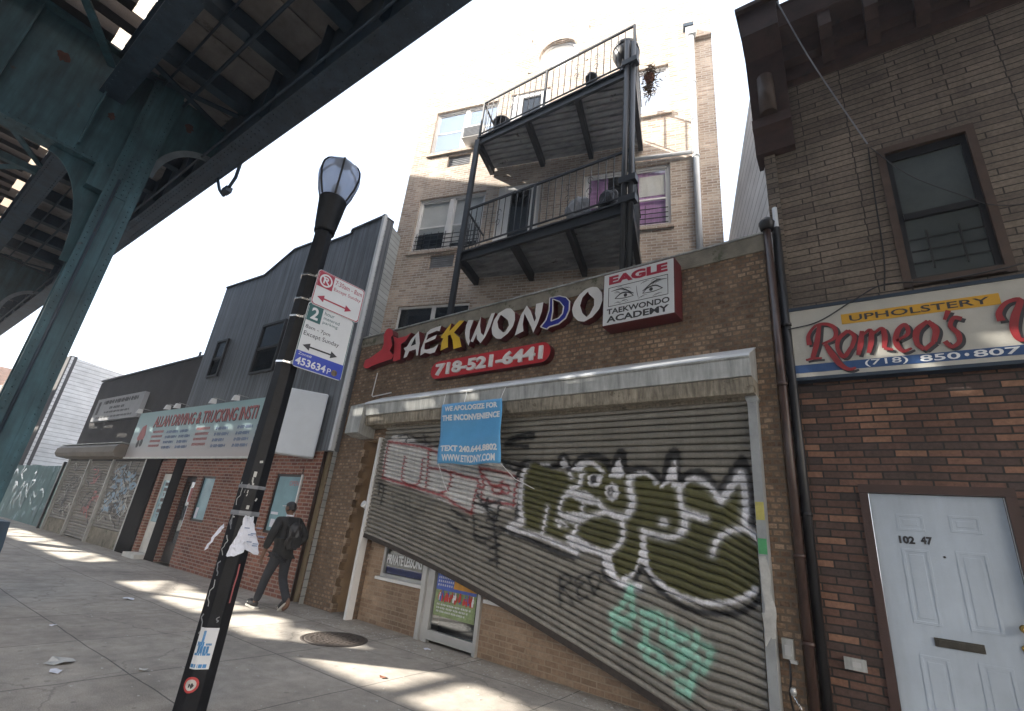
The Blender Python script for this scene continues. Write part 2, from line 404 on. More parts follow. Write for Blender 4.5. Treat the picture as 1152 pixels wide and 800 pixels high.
def pavement():
    mt, t, b = nodes('concrete_flags')
    tc = N(t, 'ShaderNodeTexCoord')
    mp = N(t, 'ShaderNodeMapping')
    mp.inputs['Location'].default_value = (5.7, -2.38, 0)
    t.links.new(tc.outputs['Object'], mp.inputs[0])
    nz = N(t, 'ShaderNodeTexNoise', Scale=1.4, Detail=5)
    t.links.new(tc.outputs['Object'], nz.inputs['Vector'])
    sub = N(t, 'ShaderNodeVectorMath', operation='SUBTRACT'); sub.inputs[1].default_value = (.5, .5, .5)
    t.links.new(nz.outputs['Color'], sub.inputs[0])
    sc = N(t, 'ShaderNodeVectorMath', operation='SCALE'); sc.inputs['Scale'].default_value = 0.06
    t.links.new(sub.outputs[0], sc.inputs[0])
    ad = N(t, 'ShaderNodeVectorMath', operation='ADD')
    t.links.new(mp.outputs[0], ad.inputs[0]); t.links.new(sc.outputs[0], ad.inputs[1])
    bt = N(t, 'ShaderNodeTexBrick', offset=0.0)
    bt.inputs['Color1'].default_value = (0.31, 0.283, 0.25, 1)
    bt.inputs['Color2'].default_value = (0.355, 0.328, 0.29, 1)
    bt.inputs['Mortar'].default_value = (0.11, 0.104, 0.095, 1)
    bt.inputs['Scale'].default_value = 1.0
    bt.inputs['Mortar Size'].default_value = 0.008
    bt.inputs['Mortar Smooth'].default_value = 0.3
    bt.inputs['Brick Width'].default_value = 1.45
    bt.inputs['Row Height'].default_value = 1.45
    t.links.new(ad.outputs[0], bt.inputs['Vector'])
    s, n = vary(t, bt.outputs['Color'], tc.outputs['Object'], 0.9, 0.30, detail=9)
    s, n = vary(t, s, tc.outputs['Object'], 5.5, 0.2, detail=8)
    s, n2 = vary(t, s, tc.outputs['Object'], 110.0, 0.34, detail=3)
    # chewing-gum spots and small stains
    vo = N(t, 'ShaderNodeTexVoronoi', Scale=3.6)
    t.links.new(ad.outputs[0], vo.inputs['Vector'])
    lt = N(t, 'ShaderNodeMapRange'); lt.inputs[1].default_value = 0.075; lt.inputs[2].default_value = 0.10
    lt.inputs[3].default_value = 0.68; lt.inputs[4].default_value = 1.0
    t.links.new(vo.outputs['Distance'], lt.inputs[0])
    mx = N(t, 'ShaderNodeMix', data_type='RGBA', blend_type='MULTIPLY'); mx.inputs[0].default_value = 1
    t.links.new(s, mx.inputs[6]); t.links.new(lt.outputs[0], mx.inputs[7])
    # hairline cracks
    cr = N(t, 'ShaderNodeTexVoronoi', Scale=0.33, feature='DISTANCE_TO_EDGE')
    n3 = N(t, 'ShaderNodeTexNoise', Scale=2.5, Detail=8)
    t.links.new(tc.outputs['Object'], n3.inputs['Vector'])
    a2 = N(t, 'ShaderNodeMix', data_type='RGBA', blend_type='ADD'); a2.inputs[0].default_value = 0.5
    t.links.new(tc.outputs['Object'], a2.inputs[6]); t.links.new(n3.outputs['Color'], a2.inputs[7])
    t.links.new(a2.outputs[2], cr.inputs['Vector'])
    l2 = N(t, 'ShaderNodeMapRange'); l2.inputs[1].default_value = 0.0015; l2.inputs[2].default_value = 0.005
    l2.inputs[3].default_value = 0.72; l2.inputs[4].default_value = 1.0
    t.links.new(cr.outputs['Distance'], l2.inputs[0])
    m3 = N(t, 'ShaderNodeMix', data_type='RGBA', blend_type='MULTIPLY'); m3.inputs[0].default_value = 1
    t.links.new(mx.outputs[2], m3.inputs[6]); t.links.new(l2.outputs[0], m3.inputs[7])
    t.links.new(m3.outputs[2], b.inputs['Base Color'])
    b.inputs['Roughness'].default_value = 0.85
    bp = N(t, 'ShaderNodeBump', Strength=0.35, Distance=0.01)
    t.links.new(n2.outputs[0], bp.inputs['Height'])
    t.links.new(bp.outputs[0], b.inputs['Normal'])
    return mt
M['pavement'] = pavement()

# ------------------------------------------------------------------ builders
class Frame:
    """s along a facade, d into the building, z up"""
    def __init__(self, p0, yaw):
        self.p0 = Vector(p0); self.yaw = R(yaw)
        self.m = Matrix.Translation(self.p0) @ Matrix.Rotation(self.yaw, 4, 'Z')
FS = Frame((-6.2, 5.88, 0), -3.3)      # taekwondo shop front
FU = Frame((-5.3, 7.45, 0), 15.3)      # apartment block behind it
FR = Frame((0, 5.7, 0), 0)             # upholstery building
FD = Frame((0, 5.86, 0), 0)            # buildings down the street
FW = Frame((0, 0, 0), 0)               # world

def props(o, label=None, cat=None, group=None, kind=None):
    if label: o['label'] = label
    if cat: o['category'] = cat
    if group: o['group'] = group
    if kind: o['kind'] = kind
    return o

def thing(name, label, cat, fr=FW, org=(0, 0, 0), rot=0.0, group=None, kind=None):
    o = bpy.data.objects.new(name, None)
    COL.objects.link(o)
    o.empty_display_size = 0.2
    o.location = fr.m @ Vector(org)
    o.rotation_euler = (0, 0, fr.yaw + rot)
    o['_o'] = [float(v) for v in org]
    if rot: o['_o'] = [0.0, 0.0, 0.0]
    return props(o, label, cat, group, kind)

def root_org(o):
    while o.parent is not None:
        o = o.parent
    return Vector(o['_o']) if '_o' in o else Vector((0, 0, 0))

def smooth_path(pts, n=8, closed=False):
    """Catmull-Rom through the points (any dimension)"""
    P = [np.array(p, float) for p in pts]
    if len(P) < 3: return P
    out = []
    k = len(P)
    for i in range(k if closed else k - 1):
        if closed:
            a, b, c, d = P[i - 1], P[i], P[(i + 1) % k], P[(i + 2) % k]
        else:
            b, c = P[i], P[i + 1]
            a = P[i - 1] if i > 0 else 2 * b - c
            d = P[i + 2] if i + 2 < k else 2 * c - b
        for j in range(n):
            t = j / n
            out.append(0.5 * (2 * b + (c - a) * t + (2 * a - 5 * b + 4 * c - d) * t * t + (3 * b - a - 3 * c + d) * t ** 3))
    if not closed: out.append(P[-1])
    return out

class MB:
    def __init__(self):
        self.v = []; self.f = []; self.mi = []; self.uv = {}; self.cur = 0; self.smooth = set()
    def add(self, vs, fs, smooth=False):
        n = len(self.v)
        self.v += [tuple(map(float, p)) for p in vs]
        for q in fs:
            if smooth: self.smooth.add(len(self.f))
            self.f.append([n + i for i in q]); self.mi.append(self.cur)
        return self
    def box(self, x0, x1, y0, y1, z0, z1):
        x0, x1 = min(x0, x1), max(x0, x1); y0, y1 = min(y0, y1), max(y0, y1); z0, z1 = min(z0, z1), max(z0, z1)
        return self.add([(x0, y0, z0), (x1, y0, z0), (x1, y1, z0), (x0, y1, z0), (x0, y0, z1), (x1, y0, z1), (x1, y1, z1), (x0, y1, z1)],
                        [(3, 2, 1, 0), (4, 5, 6, 7), (0, 1, 5, 4), (1, 2, 6, 5), (2, 3, 7, 6), (3, 0, 4, 7)])
    def bar(self, a, b, w, h=None, up=(0, 0, 1)):
        """a square bar from a to b"""
        h = w if h is None else h
        a, b, up = Vector(a), Vector(b), Vector(up)
        d = (b - a).normalized()
        x = d.cross(up)
        if x.length < 1e-4: x = d.cross(Vector((1, 0, 0)))
        x.normalize(); y = x.cross(d).normalized()
        vs = []
        for p in (a, b):
            for i, j in ((-1, -1), (1, -1), (1, 1), (-1, 1)):
                vs.append(p + x * (i * w / 2) + y * (j * h / 2))
        return self.add(vs, [(0, 1, 2, 3), (7, 6, 5, 4), (0, 4, 5, 1), (1, 5, 6, 2), (2, 6, 7, 3), (3, 7, 4, 0)])
    def quad(self, a, b, c, d):
        return self.add([a, b, c, d], [(0, 1, 2, 3)])
    def prism(self, poly, y0, y1, plane='xz'):
        """a flat outline (x,z) given thickness from y0 to y1"""
        n = len(poly)
        area = sum(poly[i][0] * poly[(i + 1) % n][1] - poly[(i + 1) % n][0] * poly[i][1] for i in range(n))
        if area < 0: poly = poly[::-1]
        mk = {'xz': lambda a, b, y: (a, y, b), 'xy': lambda a, b, y: (a, b, y), 'yz': lambda a, b, y: (y, a, b)}[plane]
        vs = [mk(a, b, y0) for a, b in poly] + [mk(a, b, y1) for a, b in poly]
        fs = [tuple(range(n)), tuple(range(2 * n - 1, n - 1, -1))]
        for i in range(n):
            j = (i + 1) % n
            fs.append((i, i + n, j + n, j))
        return self.add(vs, fs)
    def ring(self, outer, inner, y0, y1):
        """prism with one hole: the two outlines are resampled to the same count"""
        def res(p, k=48):
            p = [np.array(q, float) for q in p]
            a = sum(p[i][0] * p[(i + 1) % len(p)][1] - p[(i + 1) % len(p)][0] * p[i][1] for i in range(len(p)))
            if a < 0: p = p[::-1]
            c = sum(p) / len(p)
            out = []
            for i in range(k):
                an = 2 * math.pi * i / k
                d = np.array((math.cos(an), math.sin(an))); best = None
                for q in range(len(p)):
                    A, B = p[q] - c0, p[(q + 1) % len(p)] - c0
                    e = B - A; den = d[0] * e[1] - d[1] * e[0]
                    if abs(den) < 1e-12: continue
                    t = (A[0] * e[1] - A[1] * e[0]) / den; u = (A[0] * d[1] - A[1] * d[0]) / den
                    if t > 0 and -1e-6 <= u <= 1 + 1e-6 and (best is None or t < best): best = t
                out.append(c0 + d * (best if best else 0.01))
            return out
        c0 = sum(np.array(q, float) for q in inner) / len(inner)
        o, i = res(outer), res(inner); k = len(o)
        vs = [(p[0], y, p[1]) for y in (y0, y1) for p in o] + [(p[0], y, p[1]) for y in (y0, y1) for p in i]
        fs = []
        for a in range(k):
            b = (a + 1) % k
            fs += [(a, b, 2 * k + b, 2 * k + a), (k + b, k + a, 3 * k + a, 3 * k + b), (a, k + a, k + b, b), (2 * k + a, 2 * k + b, 3 * k + b, 3 * k + a)]
        return self.add(vs, fs)
    def tube(self, pts, r, n=8, caps=True):
        P = [Vector(p) for p in pts]
        rs = r if isinstance(r, (list, tuple)) else [r] * len(P)
        d0 = (P[1] - P[0]).normalized()
        x = d0.cross(Vector((0, 0, 1)))
        if x.length < 1e-3: x = Vector((1, 0, 0))
        x.normalize()
        vs = []; fs = []
        for k, p in enumerate(P):
            d = (P[min(k + 1, len(P) - 1)] - P[max(k - 1, 0)]).normalized()
            x = (x - d * x.dot(d)).normalized(); y = d.cross(x)
            for i in range(n):
                a = 2 * math.pi * i / n
                vs.append(p + (x * math.cos(a) + y * math.sin(a)) * rs[k])
        for k in range(len(P) - 1):
            for i in range(n):
                j = (i + 1) % n
                fs.append((k * n + i, k * n + j, (k + 1) * n + j, (k + 1) * n + i))
        self.add(vs, fs, smooth=n > 6)
        if caps:
            m0 = len(self.v) - len(vs)
            self.f.append([m0 + i for i in range(n)][::-1]); self.mi.append(self.cur)
            self.f.append([m0 + (len(P) - 1) * n + i for i in range(n)]); self.mi.append(self.cur)
        return self
    def lathe(self, prof, n=24, c=(0, 0, 0), rot=0.0, smooth=True):
        vs = []; fs = []
        for r, z in prof:
            for i in range(n):
                a = 2 * math.pi * i / n + rot
                vs.append((c[0] + r * math.cos(a), c[1] + r * math.sin(a), c[2] + z))
        for k in range(len(prof) - 1):
            for i in range(n):
                j = (i + 1) % n
                fs.append((k * n + i, k * n + j, (k + 1) * n + j, (k + 1) * n + i))
        self.add(vs, fs, smooth)
        m0 = len(self.v) - len(vs)
        self.f.append([m0 + i for i in range(n)][::-1]); self.mi.append(self.cur)
        self.f.append([m0 + (len(prof) - 1) * n + i for i in range(n)]); self.mi.append(self.cur)
        return self
    def wall(self, x0, x1, z0, z1, holes, y=0.0, reveal=0.15):
        """front sheet of a wall with rectangular openings and their reveals"""
        xs = sorted({x0, x1, *[h[0] for h in holes], *[h[1] for h in holes]})
        zs = sorted({z0, z1, *[h[2] for h in holes], *[h[3] for h in holes]})
        xs = [x for x in xs if x0 <= x <= x1]; zs = [z for z in zs if z0 <= z <= z1]
        for a, b in zip(xs, xs[1:]):
            for c, d in zip(zs, zs[1:]):
                mx, mz = (a + b) / 2, (c + d) / 2
                if any(h[0] < mx < h[1] and h[2] < mz < h[3] for h in holes): continue
                self.quad((a, y, c), (b, y, c), (b, y, d), (a, y, d))
        for h in holes:
            a, b, c, d = h[:4]; r = h[4] if len(h) > 4 else reveal
            self.quad((a, y, c), (a, y, d), (a, y + r, d), (a, y + r, c))
            self.quad((b, y, d), (b, y, c), (b, y + r, c), (b, y + r, d))
            self.quad((a, y, d), (b, y, d), (b, y + r, d), (a, y + r, d))
            self.quad((b, y, c), (a, y, c), (a, y + r, c), (b, y + r, c))
        return self
    def ribbon(self, pts, ws, y, t=0.006, n=6):
        """a brush stroke of changing width in the xz plane, front at y"""
        P = smooth_path([(p[0], p[1], w_) for p, w_ in zip(pts, ws)], n)
        L, Rr = [], []
        for i, p in enumerate(P):
            a = P[max(i - 1, 0)]; b = P[min(i + 1, len(P) - 1)]
            d = np.array((b[0] - a[0], b[1] - a[1])); d = d / (np.linalg.norm(d) + 1e-9)
            nrm = np.array((-d[1], d[0])) * p[2] / 2
            L.append((p[0] + nrm[0], p[1] + nrm[1])); Rr.append((p[0] - nrm[0], p[1] - nrm[1]))
        k = len(P)
        vs = [(q[0], y, q[1]) for q in L] + [(q[0], y, q[1]) for q in Rr] + [(q[0], y + t, q[1]) for q in L] + [(q[0], y + t, q[1]) for q in Rr]
        fs = []
        for i in range(k - 1):
            fs += [(i, k + i, k + i + 1, i + 1), (2 * k + i, i, i + 1, 2 * k + i + 1), (k + i, 3 * k + i, 3 * k + i + 1, k + i + 1)]
        return self.add(vs, fs)
    def disc(self, cx, cz, rx, rz, y, t=0.004, n=20):
        return self.prism([(cx + rx * math.cos(2 * math.pi * i / n), cz + rz * math.sin(2 * math.pi * i / n)) for i in range(n)], y, y + t)
    def text(self, s, x0, x1, z0, z1, y, depth=0.004, plane='xz', shear=0.0, bold=0.0):
        cu = bpy.data.curves.new('t', 'FONT')
        cu.body = s; cu.extrude = 0.0; cu.offset = bold; cu.shear = shear; cu.resolution_u = 3
        ob = bpy.data.objects.new('t', cu)
        me = bpy.data.meshes.new_from_object(ob)
        vs = np.array([v.co[:] for v in me.vertices]); fs = [tuple(p.vertices) for p in me.polygons]
        bpy.data.objects.remove(ob); bpy.data.curves.remove(cu); bpy.data.meshes.remove(me)
        lo, hi = vs.min(0), vs.max(0)
        X = x0 + (vs[:, 0] - lo[0]) / (hi[0] - lo[0]) * (x1 - x0)
        Z = z0 + (vs[:, 1] - lo[1]) / (hi[1] - lo[1] + 1e-9) * (z1 - z0)
        n = len(vs)
        if plane == 'xz': V = [(a, y, b) for a, b in zip(X, Z)]
        else: V = [(y, a, b) for a, b in zip(X, Z)]
        # side walls on the outline
        cnt = {}
        for q in fs:
            for i in range(len(q)):
                e = (q[i], q[(i + 1) % len(q)]); cnt[tuple(sorted(e))] = cnt.get(tuple(sorted(e)), 0) + 1
        V2 = [(p[0], p[1] + depth, p[2]) if plane == 'xz' else (p[0] - depth, p[1], p[2]) for p in V]
        F = list(fs)
        for q in fs:
            for i in range(len(q)):
                e = (q[i], q[(i + 1) % len(q)])
                if cnt[tuple(sorted(e))] == 1: F.append((e[1], e[0], e[0] + n, e[1] + n))
        return self.add(V + V2, F)
    def shrink(self, s0, k):
        """bring a face measured on the wall plane out to its real distance in front of it"""
        self.v = [(s0 + (a - s0) * k, y, 1.55 + (z - 1.55) * k) for a, y, z in self.v]
        return self
    def build(self, name, mats, parent=None, kind=None):
        me = bpy.data.meshes.new(name)
        org = root_org(parent) if parent is not None else Vector((0, 0, 0))
        me.from_pydata([(p[0] - org.x, p[1] - org.y, p[2] - org.z) for p in self.v], [], self.f)
        ml = mats if isinstance(mats, (list, tuple)) else [mats]
        for q in ml: me.materials.append(M[q] if isinstance(q, str) else q)
        me.polygons.foreach_set('material_index', self.mi)
        uvl = me.uv_layers.new(name='UVMap')
        arr = np.zeros((len(me.loops), 2))
        for p in me.polygons:
            nx, ny, nz = map(abs, p.normal)
            if p.index in self.smooth: p.use_smooth = True
            for li in p.loop_indices:
                c = self.v[me.loops[li].vertex_index]
                if nz >= nx and nz >= ny: arr[li] = (c[0], c[1])
                elif ny >= nx: arr[li] = (c[0], c[2])
                else: arr[li] = (c[1], c[2])
        uvl.data.foreach_set('uv', arr.ravel())
        o = bpy.data.objects.new(name, me)
        COL.objects.link(o)
        if parent is not None: o.parent = parent
        if kind: o['kind'] = kind
        return o

def bevel(o, w=0.01, seg=2):
    b = o.modifiers.new('bevel', 'BEVEL'); b.width = w; b.segments = seg; b.limit_method = 'ANGLE'
    return o

def dup(o, parent=None, loc=None):
    c = o.copy(); COL.objects.link(c); c.parent = parent
    if loc is not None: c.location = loc
    for ch in list(o.children): dup(ch, c)
    return c

